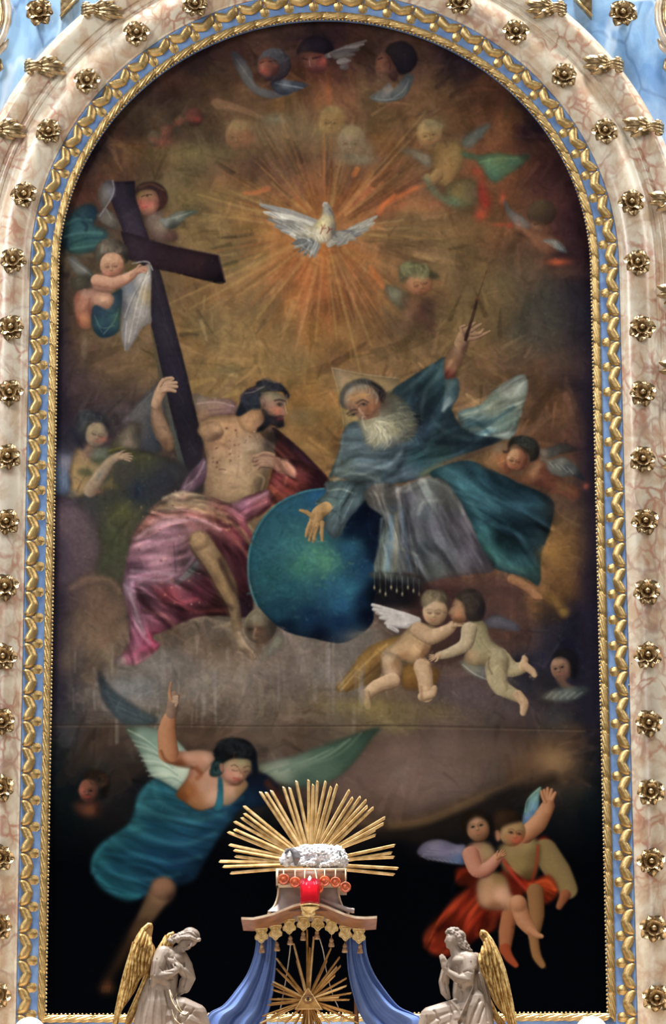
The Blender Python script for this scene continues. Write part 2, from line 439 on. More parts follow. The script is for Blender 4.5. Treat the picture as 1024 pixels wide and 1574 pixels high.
def wing(root, tips, cols, w, a=1.0, seed=2, mid=None):
    """feathers fanning from a root curve to tips"""
    q = np.random.RandomState(seed); n = len(tips); m = len(root)
    for i in range(n):
        f = i / max(1, n - 1) * (m - 1); k = min(int(f), m - 2); f -= k
        b = (root[k][0] * (1 - f) + root[k + 1][0] * f, root[k][1] * (1 - f) + root[k + 1][1] * f)
        c = hx(cols[i % len(cols)]) * q.uniform(.88, 1.12); t = tips[i]
        mx = ((b[0] + t[0]) / 2, (b[1] + t[1]) / 2)
        stroke([b, mx, t], w * .7, np.clip(c, 0, 1), a, .9, w1=w * .25, wm=w)
        stroke([b, mx, t], w * .12, np.clip(c * 1.25, 0, 1), a * .6, .5)
        stroke([(b[0], b[1] + w * .8), (mx[0], mx[1] + w * .8), t], w * .12, c * .55, a * .5, .6)
def lerp_pts(A, B, n):
    return [(A[0] + (B[0] - A[0]) * i / (n - 1), A[1] + (B[1] - A[1]) * i / (n - 1)) for i in range(n)]
def hand(x, y, ang, size, pal, spread=14, curl=0, thumb=1, L=(-.45, -.55)):
    """palm with four fingers and a thumb; ang is the pointing direction in degrees"""
    d = math.radians(ang)
    def o(u, v):
        return (x + u * math.cos(d) - v * math.sin(d), y + u * math.sin(d) + v * math.cos(d))
    s = size
    limb([o(0, 0), o(.45 * s, 0)], [.26 * s, .27 * s], pal, L)
    for i, (l, v) in enumerate(((.46, -.21), (.54, -.07), (.5, .07), (.4, .2))):
        t = math.radians((i - 1.5) * spread); c = math.radians(curl)
        b = o(.5 * s, v * s); m = o((.5 + l * .5 * math.cos(t)) * s, (v + l * .5 * math.sin(t)) * s)
        e = o((.5 + l * .5 * math.cos(t) + l * .5 * math.cos(t + c)) * s, (v + l * .5 * math.sin(t) + l * .5 * math.sin(t + c)) * s)
        stroke([b, m, e], .09 * s, hx(pal[0]), .8, .7)
        limb([b, m, e], [.085 * s, .075 * s, .06 * s], pal, L, 1, .6)
    limb([o(.08 * s, -.2 * s * thumb), o(.3 * s, -.42 * s * thumb), o(.5 * s, -.5 * s * thumb)], [.1 * s, .09 * s, .06 * s], pal, L, 1, .6)

def folds_in(pts, ang, wl, amp, seed, stretch=5.0, warp=.9):
    """drapery folds: ridged light and shade running at an angle through a shape (wl = fold spacing in pixels)"""
    P = spline(np.array([pt(p) for p in pts]), True); x0, y0, x1, y1 = window(P, 4)
    m = blur(poly_mask(P, x0, y0, x1, y1), 2.5); X, Y = grid(x0, y0, x1, y1); a = math.radians(ang)
    u = (X * math.cos(a) + Y * math.sin(a)) / (wl * stretch); v = (-X * math.sin(a) + Y * math.cos(a)) / wl
    r = np.random.RandomState(seed); N = 64
    def noise2(U, V, k):
        g = r.rand(N, N).astype(np.float32) * 2 - 1
        U = U * k; V = V * k; iu = np.floor(U).astype(int); iv = np.floor(V).astype(int); fu = U - iu; fv = V - iv
        fu = fu * fu * (3 - 2 * fu); fv = fv * fv * (3 - 2 * fv)
        q = lambda i, j: g[(iv + j) % N, (iu + i) % N]
        return (q(0, 0) * (1 - fu) + q(1, 0) * fu) * (1 - fv) + (q(0, 1) * (1 - fu) + q(1, 1) * fu) * fv
    w = noise2(u, v * .5, 1.0) * warp
    n = noise2(u + w * .3, v + w, 1.0) + .5 * noise2(u + w * .3, v + w, 2.1)
    ridge = np.clip(n * 1.3, -1, 1); sharp = 1 - 2 * np.abs(noise2(u, v + w, .8))
    f = amp * (ridge * .75 + .35 * np.clip(sharp, -1, 1))
    sl = CV[y0:y1, x0:x1]; lift = np.clip(f, 0, 1)[..., None] * m[..., None] * .04
    sl *= (1 + f * m)[..., None]; sl += lift * (sl + .12)
def painterly(n, seed, region, L0, L1, w0, w1, a, jit):
    """small strokes laid along the forms, each in the colour already there"""
    lum = blur(CV.mean(2), 2.2); gy, gx = np.gradient(lum); fl = fbm(PH, PW, 9, 3, seed + 3)
    q = np.random.RandomState(seed); x0, y0, x1, y1 = region
    for _ in range(n):
        x, y = q.uniform(x0, x1), q.uniform(y0, y1); ix, iy = int(x), int(y)
        g = math.hypot(gx[iy, ix], gy[iy, ix])
        t = math.atan2(gx[iy, ix], -gy[iy, ix]) if g > .004 else fl[iy, ix] * 5
        L = q.uniform(L0, L1); c = np.clip(CV[iy, ix] * (1 + q.normal() * jit) + q.normal(size=3) * .006, 0, 1)
        stroke([(x - L * math.cos(t), y - L * math.sin(t)), (x + L * math.cos(t), y + L * math.sin(t))], q.uniform(w0, w1), c, a, .9, w1=w0 * .6)

def shade(pts, k):
    """a thin dark glaze over a passage of paint"""
    P = spline(np.array([pt(p) for p in pts]), True); x0, y0, x1, y1 = window(P, 12)
    m = blur(poly_mask(P, x0, y0, x1, y1), 4)[..., None]
    CV[y0:y1, x0:x1] *= 1 - m * (1 - k)
# ---------------------------------------------------------------- the picture: ground of clouds
def ground():
    rows = {
     60: [(300,38,26,32),(500,40,26,30),(700,38,26,34)],
     110: [(220,30,22,30),(300,48,34,34),(400,60,38,32),(500,70,42,34),(600,62,42,38),(750,34,24,34)],
     150: [(200,40,28,30),(280,60,40,34),(360,90,66,44),(440,104,76,46),(500,100,66,44),(560,104,78,50),(650,94,68,44),(740,76,50,36),(800,36,24,34)],
     200: [(150,34,24,32),(230,66,52,38),(320,80,62,44),(400,92,72,50),(480,112,88,58),(600,106,78,48),(700,102,74,50),(780,100,64,40),(840,36,26,34)],
     250: [(130,36,26,34),(200,86,60,40),(300,94,78,52),(400,76,52,40),(450,84,60,44),(560,92,64,46),(640,94,68,44),(750,104,62,42),(850,56,34,34)],
     300: [(120,70,42,34),(200,74,50,38),(300,96,80,52),(380,106,76,46),(450,116,72,44),(550,120,74,44),(620,100,64,42),(700,88,64,44),(800,88,58,40),(880,54,32,36)],
     350: [(100,40,36,44),(300,106,86,54),(380,122,92,54),(450,140,94,52),(560,120,84,52),(640,110,86,54),(720,82,64,44),(800,92,60,40),(880,46,28,34)],
     400: [(95,28,24,32),(330,106,86,54),(420,128,94,52),(480,158,94,50),(540,128,82,48),(600,110,82,52),(700,102,80,50),(800,78,56,40),(890,40,26,34)],
     450: [(95,26,22,30),(180,88,72,50),(330,110,82,50),(400,116,86,52),(480,146,84,46),(540,118,74,42),(640,98,76,48),(740,102,82,50),(840,54,50,42),(905,28,24,34)],
     500: [(95,30,26,36),(150,92,72,50),(200,100,82,54),(330,110,90,56),(400,114,90,54),(480,122,86,46),(560,104,76,44),(640,82,62,44),(740,98,78,46),(820,58,54,44),(905,30,26,36)],
     550: [(95,30,26,38),(150,84,64,50),(200,94,74,52),(330,112,88,54),(400,116,88,52),(480,114,86,50),(560,102,80,52),(640,98,76,48),(760,98,74,50),(850,62,52,44),(905,34,28,36)],
     600: [(95,34,28,40),(160,66,52,48),(330,106,86,54),(460,122,90,52),(500,118,86,48),(660,102,78,48),(740,106,82,54),(840,84,60,40),(905,38,28,34)],
     650: [(95,32,28,40),(180,56,48,50),(470,116,88,52),(500,112,84,46),(740,98,76,50),(860,78,56,40),(905,40,30,34)],
     700: [(92,70,76,92),(470,110,82,48),(870,78,52,40),(910,44,32,36)],
     750: [(100,64,56,62),(900,60,44,38)], 800: [(120,80,66,68),(160,62,60,52),(880,90,66,40)],
     850: [(110,70,56,62),(870,106,76,40)], 900: [(90,48,40,50),(150,76,62,54),(860,98,70,42),(905,40,30,34)],
     950: [(85,46,40,48),(120,88,72,58),(160,94,76,60),(680,70,44,40),(780,80,56,46),(900,24,26,40)],
     1000: [(85,44,38,48),(160,94,78,62),(330,98,82,66),(450,94,86,78),(520,98,90,82),(840,30,30,42),(900,20,22,36)],
     1050: [(85,52,48,54),(200,86,84,82),(300,94,86,78),(400,102,94,86),(500,98,90,80),(680,76,60,52),(760,70,58,54),(820,38,36,42),(900,24,26,36)],
     1095: [(85,56,56,58),(250,90,82,70),(400,88,80,70),(500,88,76,60),(600,96,82,54),(700,84,70,60),(800,62,52,52),(900,30,30,40)],
     1130: [(80,22,24,26),(150,50,40,34),(300,66,50,40),(500,70,58,48),(600,84,66,56),(700,82,66,58),(800,70,56,48),(860,64,48,36),(905,34,28,32)],
     1180: [(80,13,19,23),(200,38,30,26),(300,40,34,28),(560,88,70,62),(650,96,78,70),(720,82,66,56),(800,68,50,40),(860,72,54,40),(910,22,22,28)],
     1220: [(90,11,17,20),(250,14,16,20),(560,90,72,64),(620,98,80,72),(700,72,58,50),(800,22,22,24),(905,10,18,22)],
     1260: [(90,9,15,18),(420,10,12,16),(530,60,46,38),(600,78,58,44),(690,34,28,24),(770,14,16,20),(905,6,14,20)],
     1310: [(80,5,9,13),(300,6,9,14),(600,10,11,14),(800,8,12,18),(910,5,10,15)],
     1400: [(70,3,6,12),(500,4,6,10),(920,3,6,12)], 1480: [(70,2,4,9),(500,2,4,9),(920,2,4,9)], 1565: [(70,2,3,8),(500,2,3,8),(930,2,3,8)]}
    S = 8; h, w = PH // S + 1, PW // S + 1
    X, Y = np.meshgrid((np.arange(w) + .5) * S, (np.arange(h) + .5) * S)
    num = 0; den = 0
    for y, l in rows.items():
        if 400 <= y <= 650:
            l = [(80,) + l[0][1:], (122, *(.35 * np.array(l[0][1:]) + .65 * np.array(l[1][1:])))] + l[1:]
        for x, r, g, b in l:
            k = 1 / (((X - x) ** 2 * .75 + (Y - y) ** 2 + 200.) ** 1.7)
            num = num + k[..., None] * np.array([r, g, b]) / 255.; den = den + k
    lo = (num / den[..., None]).astype(np.float32)
    big = zoomup(lo, PH, PW)
    # brushed turbulence: sample the field along a wandering offset
    ox = fbm(PH, PW, 14, 5, 11) * 46; oy = fbm(PH, PW, 14, 5, 12) * 46
    yy, xx = np.mgrid[0:PH, 0:PW]
    big = big[np.clip(yy + oy, 0, PH - 1).astype(int), np.clip(xx + ox, 0, PW - 1).astype(int)]
    n = fbm(PH, PW, 26, 5, 13)
    fade = np.clip((1240 - yy) / 130., .1, 1)[..., None]
    CV[:] = big * (1 + .34 * n[..., None] * fade)
    warm = fbm(PH, PW, 18, 4, 14)[..., None] * fade
    low = np.clip((1330 - yy) / 110., 0, 1)[..., None]; CV[:] = CV * low + (1 - low) * np.array([.012, .016, .030])
    CV[:] += np.clip(warm, 0, 1) * np.array([.055, .012, -.02]) * (big[..., :1] / .4) - np.clip(-warm, 0, 1) * np.array([.03, .004, -.012])
ground()
RA = math.radians
def brushwork(n, seed, y0, y1, L0, L1, w0, w1, a, jit, radial=False):
    q = np.random.RandomState(seed); fl = fbm(PH, PW, 7, 3, seed + 1)
    for _ in range(n):
        x, y = q.uniform(62, 950), q.uniform(y0, y1)
        c = CV[int(y), int(x)] * (1 + q.normal() * jit) + q.normal(size=3) * .010
        t = fl[int(y), int(x)] * 5.5 + q.normal() * .25
        d = math.hypot(x - 500, y - 355)
        if d < 190: t = math.atan2(y - 355, x - 500) + q.normal() * .08
        L = q.uniform(L0, L1); dx, dy = L * math.cos(t), L * math.sin(t)
        stroke([(x - dx, y - dy), (x, y), (x + dx, y + dy - q.uniform(-.25, .25) * L)], q.uniform(w0, w1), np.clip(c, 0, 1), a, 1.6, w1=w0 * .5)
view(0, 0, 1); TX[:] = [0, 0, 1]
brushwork(900, 201, 40, 1270, 16, 46, 5, 12, .32, .20)
brushwork(2200, 203, 40, 1250, 8, 26, 1.5, 5, .42, .24)
view(0, 0, 1)
# shade along the side edges of the upper canvas, painted in dark purple
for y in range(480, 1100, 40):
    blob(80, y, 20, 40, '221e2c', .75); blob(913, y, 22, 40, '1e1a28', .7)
# cloud swirls
for x, y, rx, ry, c, a in ((300,235,90,18,'77683f',.5),(330,300,80,14,'806a3c',.5),(440,200,60,20,'736448',.45),(700,350,70,25,'7a5a34',.5),(640,315,50,14,'9a5a34',.5),
        (760,260,50,40,'7c4a2c',.55),(850,330,40,60,'4c2c28',.5),(780,430,60,40,'5c5038',.5),(840,480,50,70,'3c3a34',.6),(700,520,60,24,'66502f',.4),(860,560,40,30,'584030',.5),
        (250,560,60,20,'765c34',.4),(180,560,40,30,'6a5038',.4),(410,560,60,30,'7c6034',.4),(455,690,24,34,'7c5c32',.5),(480,590,16,34,'8c642e',.5),(440,560,40,20,'63583a',.5),(465,640,26,14,'6a5c40',.5),(350,570,30,12,'66603f',.5),(840,720,40,26,'7c5634',.4)):
    blob(x, y, rx, ry, c, a)
# glory of light round the dove
q = np.random.RandomState(5)
for k in range(150):
    t = q.uniform(0, 2 * math.pi); r0 = q.uniform(26, 60); r1 = r0 + q.uniform(50, 175) * (1.05 if math.sin(t) > 0 else .75)
    c = [(.56,.40,.20), (.62,.42,.20), (.40,.28,.17), (.58,.33,.17)][q.randint(4)]
    stroke([(500 + r0 * math.cos(t), 355 + r0 * math.sin(t)), (500 + r1 * math.cos(t), 355 + r1 * math.sin(t))], q.uniform(.5, 1.6), c, q.uniform(.10, .42), 1.1, w1=q.uniform(.3, 1.6))
for t, r1, w_ in ((155,270,1.6),(150,240,1),(143,160,1),(128,170,1.2),(196,205,1.4),(188,190,.8),(203,160,.8),(112,180,1.1),(104,190,1.1),(95,170,.8),(84,170,.9),(76,230,1.2),(68,190,1),(62,150,1),(44,120,1),(4,180,.9),(358,130,.7),(6,120,.7),(352,120,.6),(310,240,.9),(313,230,.7),(282,110,1.1),(286,110,.8),(322,140,.9),(236,90,1),(222,110,1)):
    t = RA(t)
    stroke([(500 + 40 * math.cos(t), 355 + 40 * math.sin(t)), (500 + r1 * math.cos(t), 355 + r1 * math.sin(t))], 2.3 * w_, 'a4854c', .42, 2.2, w1=.8)
for k in range(60):
    t = q.uniform(0, 2 * math.pi); r0 = q.uniform(30, 120); r1 = r0 + q.uniform(20, 80)
    stroke([(500 + r0 * math.cos(t), 355 + r0 * math.sin(t)), (500 + r1 * math.cos(t), 355 + r1 * math.sin(t))], q.uniform(1, 3.5), ['4a3220','5a3a22','3c2c20','a8663a'][k % 4], q.uniform(.15, .35), 1.8, w1=.6)
for x, y, rx, ry, c, a in ((470,425,12,28,'b4662e',.38),(500,420,8,36,'ac622c',.34),(545,400,24,10,'9c5e30',.3),(440,425,10,18,'a46a38',.3),(485,400,22,12,'ac6c38',.32),(575,425,10,14,'ac602e',.4),(505,140,5,22,'a05428',.4),(490,155,8,24,'94582c',.3)):
    blob(x, y, rx, ry, c, a)
stroke([(583,326),(590,315),(610,304),(640,288)], 5, 'a85a30', .75, 3, w1=3); stroke([(586,318),(606,300)], 2, 'c4662e', .6, 2)
stroke([(376,297),(395,296),(412,290)], 3, 'a86038', .7, 2, w1=4); stroke([(570,412),(583,432),(588,440)], 4, 'b46430', .5, 2.5)
stroke([(545,268),(549,260)], 4, 'b4682e', .6, 2)

# ---------------------------------------------------------------- cherubs in the dark top of the arch
view(340, 0, 3.012)
area([(45,245),(85,250),(135,320),(165,395),(240,420),(330,430),(250,455),(180,445),(120,400),(75,330)], [(60,260,'46444a'),(110,340,'62605e'),(150,420,'6c6a68'),(280,440,'605e62')], .95, 1.2)
area([(236,372),(320,372),(402,392),(360,418),(290,440),(240,415)], [(250,380,'2c303e'),(300,385,'66707c'),(340,400,'3a4252'),(290,425,'2e3240')], .9, 1)
for k in range(5):
    stroke([(250+20*k, 385+3*k),(300+15*k, 395+3*k),(350+8*k, 400+2*k)], 2.5, '77808a', .5, .8); stroke([(70+16*k,275+26*k),(110+14*k,330+18*k)], 2, '7c7a78', .4)
ball(245, 300, 78, 76, ('241c22','3a363c','56565c'))
area([(175,280),(215,262),(262,285),(270,320),(250,350),(205,355),(170,330)], [(190,300,'84503e'),(235,290,'6a4034'),(250,330,'4e2e2a'),(200,340,'7a4438')], 1, 1.5)
stroke([(182,292),(196,286)], 3, '2c1a1a', .8); stroke([(222,285),(250,280)], 4, '281818', .8); blob(198,325,14,10,'8a3a34',.7); blob(190,312,8,12,'a06a52',.6)
curls(260, 255, 60, 36, '4c4c54', 30, 8, .5, 5)
area([(352,230),(390,180),(450,165),(505,190),(520,235),(470,250),(400,245),(360,260)], [(370,230,'30262a'),(440,190,'201a24'),(500,220,'1c1620')], 1, 1.3)
area([(355,255),(400,240),(470,250),(485,280),(485,325),(430,338),(390,315)], [(370,265,'5c3c34'),(420,275,'6e4438'),(470,280,'7a3c34'),(440,325,'54302c')], 1, 1.3)
stroke([(375,270),(400,276)], 4, '201418', .8); stroke([(425,270),(462,262)], 5, '201418', .8); stroke([(408,280),(412,306)], 3, '9a7060', .7); blob(475,280,14,16,'b0544a',.6); stroke([(405,318),(430,320)], 3, '5c2422', .8)
wing([(490,260),(520,250),(560,310)], [(672,188),(660,205),(640,228),(618,252),(598,280),(585,305)], ['57504e','6a6260','4c4646'], 16, .9, 3)
area([(752,270),(770,215),(830,190),(885,215),(910,275),(880,330),(830,345),(800,300),(775,265)], [(780,220,'2a2224'),(850,230,'221c24'),(880,300,'1e1a22')], 1, 1.4)
area([(720,270),(745,240),(775,255),(800,300),(820,345),(800,380),(760,340),(725,338),(714,310)], [(730,290,'805440'),(770,290,'5c3a30'),(800,350,'442c2a'),(730,325,'8a5c46')], 1, 1.3)
stroke([(728,275),(745,268)], 4, '241616', .9); stroke([(722,318),(738,318)], 3, '5a2826', .8); stroke([(770,270),(784,300),(780,320)], 4, '2a1a1a', .6)
area([(690,445),(740,415),(780,380),(800,410),(850,350),(890,345),(880,400),(840,455),(760,475),(705,465)], [(720,450,'6a6e6c'),(775,410,'8a8078'),(800,440,'4c5458'),(870,380,'4a5258')], .9, 1.3)
for k in range(5):
    stroke([(700+14*k,455+3*k),(770+18*k,462-4*k),(850+5*k,420-14*k)], 2, '7f8886', .4)
# pale cherub heads in the light
for cx, cy, r, c, yw in ((515,560,62,('5e4a30','86683c','9c7e4c'),-.3),(605,655,66,('5a4e3c','766850','8c7e64'),-.2),(962,622,58,('665034','886a42','9a7e54'),-.2),(80,625,62,('5e4430','7c5a3c','8c6a48'),-.3)):
    face(cx, cy, r, c, 0, yw, .5, '5a4430', '8a4a30', '96603c', 1.15, a=.72, soft=2.5)
    blob(cx, cy - r * .75, r * .9, r * .4, '7a6a44', .6)
for x, y, rx, ry, c, a in ((470,600,40,22,'7e6a42',.7),(640,740,80,26,'6f6854',.8),(560,720,40,30,'6c604a',.6),(250,550,60,26,'6a6450',.7),(120,640,40,36,'7e5236',.6),(680,690,30,40,'6c624c',.6)):
    blob(x, y, rx, ry, c, a)
# shadowy group under the left arch
view(0, 0, 3.012)
for x, y, r, c in ((715,640,34,('2c2622','4c4434','5e5440')),(770,610,30,('3a2822','583a2e','6a4838')),(900,540,40,('2e1e1e','4c2c28','6a3a30')),(835,560,24,('3a2a24','5a4232','6a5038'))):
    ball(x, y, r, r * 1.1, c, a=.8, soft=2.5); blob(x - 8, y + 4, r * .5, r * .35, '8a4a38', .4)
blob(750,655,40,24,'84483a',.6); blob(915,552,20,14,'9a4038',.6); stroke([(790,590),(840,560),(880,545)], 8, '6a3a2c', .5, 3)

# ---------------------------------------------------------------- cherub with green scarf, cherub in the clouds at right
view(560, 150, 2.768)
FL = ('503c28','80623e','a08050')
area([(150,225),(200,215),(262,240),(290,262),(285,295),(250,285),(215,260)], [(180,225,'6a6250'),(260,270,'807a66')], .8, 2)
area([(420,170),(470,135),(540,108),(515,150),(480,190),(450,215),(410,205)], [(440,180,'586058'),(500,140,'5e6a66'),(450,200,'6c7068')], .85, 1.8)
area([(300,200),(380,180),(425,220),(420,290),(380,345),(360,380),(300,360),(290,290)], [(320,220,'7c6038'),(400,230,'826a3e'),(350,320,'8a6a3e'),(310,350,'84663c')], .9, 2.5)
face(280, 150, 52, ('5c4830','8c6c42','a08252'), -12, -.25, .6, '5a4028', '8c4a30', '9c623c', 1.12, a=.9, soft=2)
blob(290, 112, 50, 26, '6e6446', .75); curls(300,120,40,26,'6a6248',20,8,.4,4)
limb([(310,330),(290,350),(270,340)], [26,22,16], FL, a=.8, soft=2)
area([(360,370),(440,340),(490,380),(480,450),(400,470),(340,430)], [(400,400,'706038'),(460,400,'5c5038'),(380,440,'5f6a4a')], .85, 3)
stroke([(265,345),(300,400),(350,440),(390,450)], 12, '56664e', .6, 4)
area([(480,255),(560,235),(640,245),(710,240),(670,290),(610,330),(555,362),(510,320)], [(500,270,'4e6c50'),(580,260,'56704c'),(640,265,'4a6a50'),(550,345,'486a54'),(690,250,'3e4c3c')], .92, 2)
stroke([(490,275),(560,262),(650,258)], 4, '6c8258', .5, 2); stroke([(520,320),(580,290),(640,275)], 4, '3a5a48', .5, 2)
area([(415,230),(470,240),(500,265),(450,262),(420,250)], '36543f', .8, 2)
for x, y, rx, ry, c, a in ((500,400,18,60,'7a2820',.85),(480,315,22,18,'8c3c28',.75),(520,440,20,40,'8a2a20',.8),(495,500,26,26,'b0442a',.75),(580,540,40,10,'a4482c',.6),(590,430,14,26,'b04a30',.7),(620,545,14,10,'a43c28',.6)):
    blob(x, y, rx, ry, c, a)
area([(595,430),(625,475),(680,510),(715,545),(690,565),(640,540),(605,490)], [(605,450,'5c6260'),(660,520,'78706a')], .85, 1.5)
ball(755, 490, 62, 56, ('241c18','3e3026','54442f'), soft=2)
area([(700,520),(760,535),(800,540),(780,590),(720,580)], [(720,545,'805a42'),(780,550,'5e3c2c')], .85, 2); stroke([(725,540),(745,535)],4,'3a2418',.7); stroke([(770,535),(790,532)],4,'3a2418',.7)
area([(690,560),(760,575),(840,600),(850,640),(790,670),(730,650),(700,610)], [(710,590,'84583e'),(760,640,'7c523a'),(830,630,'5c3a2e')], .85, 2.5)
area([(755,610),(800,600),(845,625),(862,660),(820,650),(800,625)], [(790,610,'8c8a82'),(840,650,'5c6468')], .9, 1.3)
for k in range(4): stroke([(770+14*k,612),(810+12*k,640+3*k)], 2.5, 'a8a69c', .5)
blob(825,700,50,16,'c0562c',.7); blob(850,745,70,26,'5c4030',.6); stroke([(650,540),(700,580)], 10, '8a5c42', .6, 4)
# head floating right of the dove
area([(90,800),(140,805),(190,840),(200,880),(160,900),(110,860)], [(120,820,'6c6c58'),(180,870,'585442')], .85, 2)
face(235, 790, 56, ('5c3c2a','8a5e3e','9c7450'), -16, .15, .3, '3c2618', '7a3a28', 'a05a3c', .95, closed=True, soft=2)
area([(145,740),(180,700),(240,705),(285,735),(320,760),(290,775),(240,750),(190,765),(160,790)], [(180,730,'5e5c40'),(250,725,'545038'),(300,760,'44402e')], .95, 2)
curls(215, 735, 70, 26, '6e6c48', 36, 12, .5, 9)
area([(170,840),(250,845),(290,860),(295,1000),(240,960),(190,940),(165,900)], [(200,880,'6a4a34'),(260,900,'3c2824'),(230,950,'54382c')], .75, 4); blob(185,925,20,24,'82604a',.6)

# ---------------------------------------------------------------- the dove
view(360, 130, 3.012)
for x, y in ((300,690),(470,640),(390,700)): blob(x, y, 130, 90, 'a86a34', .2)
wing([(440,740),(470,690),(520,700)], [(660,610),(648,640),(620,670),(590,695),(560,715),(520,735),(480,745)], ['7e7a6e','928e80','6e6c66','5e5c5c'], 20, .95, 4)
wing([(380,640),(360,690),(330,715)], [(122,555),(140,590),(160,625),(190,655),(220,675),(262,695),(290,705)], ['8e8c86','a6a296','7a7872','6c6a68'], 22, .97, 5)
area([(250,640),(330,640),(390,690),(380,720),(330,710),(280,690)], [(280,660,'a09e92'),(350,690,'c8bea0'),(330,705,'8a8270')], .9, 1.5)
wing([(400,700),(360,720),(330,720)], [(370,800),(350,800),(325,790),(300,775),(280,755),(268,738)], ['646664','8a8c86','545654'], 14, .95, 6)
area([(412,560),(425,545),(450,570),(460,610),(470,650),(465,690),(440,725),(400,735),(365,715),(350,680),(375,640),(405,610)], [(420,555,'b4b0a4'),(450,590,'8a8a88'),(400,640,'c4b47c'),(380,690,'c8c0a4'),(430,690,'b8a888'),(462,680,'6a645c'),(440,620,'b0a27a')], 1, 1)
stroke([(412,560),(417,548),(428,548)], 5, 'a8a8a0', .9); stroke([(440,575),(448,585)], 2.5, '3c3838', .8); stroke([(455,590),(466,640),(466,690)], 4, '5c5248', .6, 1.5)
for a in ([(400,690),(408,665),(405,650)],[(408,668),(418,655),(420,648)],[(408,668),(425,665)],[(430,688),(440,672),(437,660)],[(440,672),(455,668)]): stroke(a, 3, '6a2c20', .9, .6)
for k in range(9): stroke([(365+8*k,700+3*(k%3)),(372+8*k,722)], 2, 'e0d8c4' if k%2 else '8c8270', .5, .6)
for k in range(10): stroke([(260+9*k,655+3*k),(290+9*k,672+2*k)], 2.2, 'd4d0c4' if k%2 else '5c5c5c', .55, .6)

for k in range(26):
    f = q.rand(); x, y = 150 + 190 * f + q.normal() * 8, 580 + 95 * f + q.uniform(-14, 34) * (.4 + f); stroke([(x, y), (x + 18, y + 9), (x + 36, y + 20)], 2.4, ['d8d4c8','54504c','b8b4a8'][k % 3], .5, .8)
for k in range(18):
    f = q.rand(); x, y = 480 + 150 * f, 705 - 75 * f + q.uniform(-8, 30) * (1 - .5 * f); stroke([(x, y), (x + 20, y - 10), (x + 36, y - 22)], 2.2, ['b0aca0','4c4844','8a867c'][k % 3], .5, .8)
for k in range(16): stroke([(300 + q.uniform(0, 90), 735 + q.uniform(-5, 10)), (285 + q.uniform(0, 90), 785 + q.uniform(-10, 10))], 2, ['a8aaa4','3e4448','84887f'][k % 3], .5, .8)
blob(410,640,20,40,'d8cca0',.35); stroke([(385,660),(372,690),(380,715)], 3, '8a8068', .5, 1); stroke([(440,600),(456,640),(460,690)], 4, '6a6250', .5, 1.4)
# ---------------------------------------------------------------- cross, veil and the three cherubs at upper left
view(80, 240, 3.147)
blob(95,330,90,120,'3c3836',.5); blob(140,210,70,50,'6a4030',.5)
# angel behind the cross
area([(455,270),(520,260),(560,340),(600,370),(605,410),(500,410),(465,370)], [(490,290,'6c5a50'),(530,330,'786a58'),(580,390,'5a4038'),(480,390,'604a42')], 1, 2)
area([(520,310),(560,295),(610,268),(690,262),(700,272),(650,300),(600,345),(560,350)], [(540,315,'8a8c84'),(600,285,'72786e'),(680,268,'586458'),(590,340,'3c3e3c')], .92, 1.4)
for k in range(4): stroke([(560+20*k,305-6*k),(610+22*k,300-10*k)], 3, '9a9a8c', .4)
area([(405,180),(425,135),(490,125),(540,150),(560,200),(545,240),(510,265),(470,255)], [(420,150,'3a2a26'),(500,140,'2e2022'),(550,210,'3a2422')], 1, 1.5)
area([(410,190),(440,165),(490,165),(515,200),(515,250),(480,285),(445,285),(420,250)], [(430,180,'84683f'),(470,190,'86644a'),(430,230,'a0584a'),(480,240,'9c6450'),(470,280,'7c5848'),(505,230,'7a4c3e')], 1, 1.2)
stroke([(432,196),(448,190)],3,'2c201c',.85); stroke([(458,186),(482,186)],3,'2c201c',.85); blob(460,192,6,4,'1e1614',.9); stroke([(436,200),(428,225),(434,230)],2.5,'6c3c30',.6); stroke([(436,250),(462,243)],3.5,'8a2e2c',.9); blob(470,235,22,20,'a85a4c',.5)
stroke([(425,150),(480,135),(540,165)], 6, '52382a', .7, 2); stroke([(530,180),(548,215),(535,245)], 8, '38221e', .8, 2)
# blue mantle
area([(48,370),(85,290),(140,240),(200,235),(225,280),(200,330),(260,360),(270,400),(220,450),(120,475),(55,440)], [(70,350,'24424a'),(130,260,'2c444c'),(200,270,'22384a'),(120,350,'2e5258'),(230,380,'34585a'),(120,430,'305450'),(60,430,'203440')], 1, 2)
for a, c in (([(70,330),(130,300),(190,310)],'3e6a6c'),([(60,390),(140,370),(240,372)],'47726f'),([(80,430),(160,400),(250,395)],'1e3842'),([(110,275),(150,300),(190,290)],'1c323e'),([(90,450),(150,440),(220,430)],'47706a'),([(150,320),(170,340),(165,360)],'182c38')): stroke(a, 6, c, .6, 2)
# the cross
area([(250,125),(400,120),(405,210),(470,400),(530,580),(640,1000),(735,1400),(750,1480),(665,1570),(640,1540),(560,1180),(480,830),(470,560),(380,470),(330,330)], [(320,160,'2c2430'),(390,160,'201c26'),(400,330,'342c38'),(450,480,'2a2028'),(500,600,'2a242c'),(560,850,'28242e'),(600,1050,'231f2a'),(680,1300,'1d1a22'),(690,1480,'221e26')], 1, 1, smooth=False)
area([(330,360),(470,400),(560,430),(805,480),(838,610),(790,612),(640,575),(500,545),(370,500)], [(400,430,'2e242c'),(560,470,'281c22'),(700,500,'2a1c20'),(800,540,'1e161c'),(820,590,'140f14')], 1, 1, smooth=False)
stroke([(640,572),(800,612),(836,606)], 5, '120d12', .9); stroke([(805,482),(836,600)], 5, '32262c', .7)
stroke([(470,405),(600,435),(800,478)], 3, '44343a', .6); stroke([(490,560),(560,840),(640,1060)], 2, '3c3440', .4)
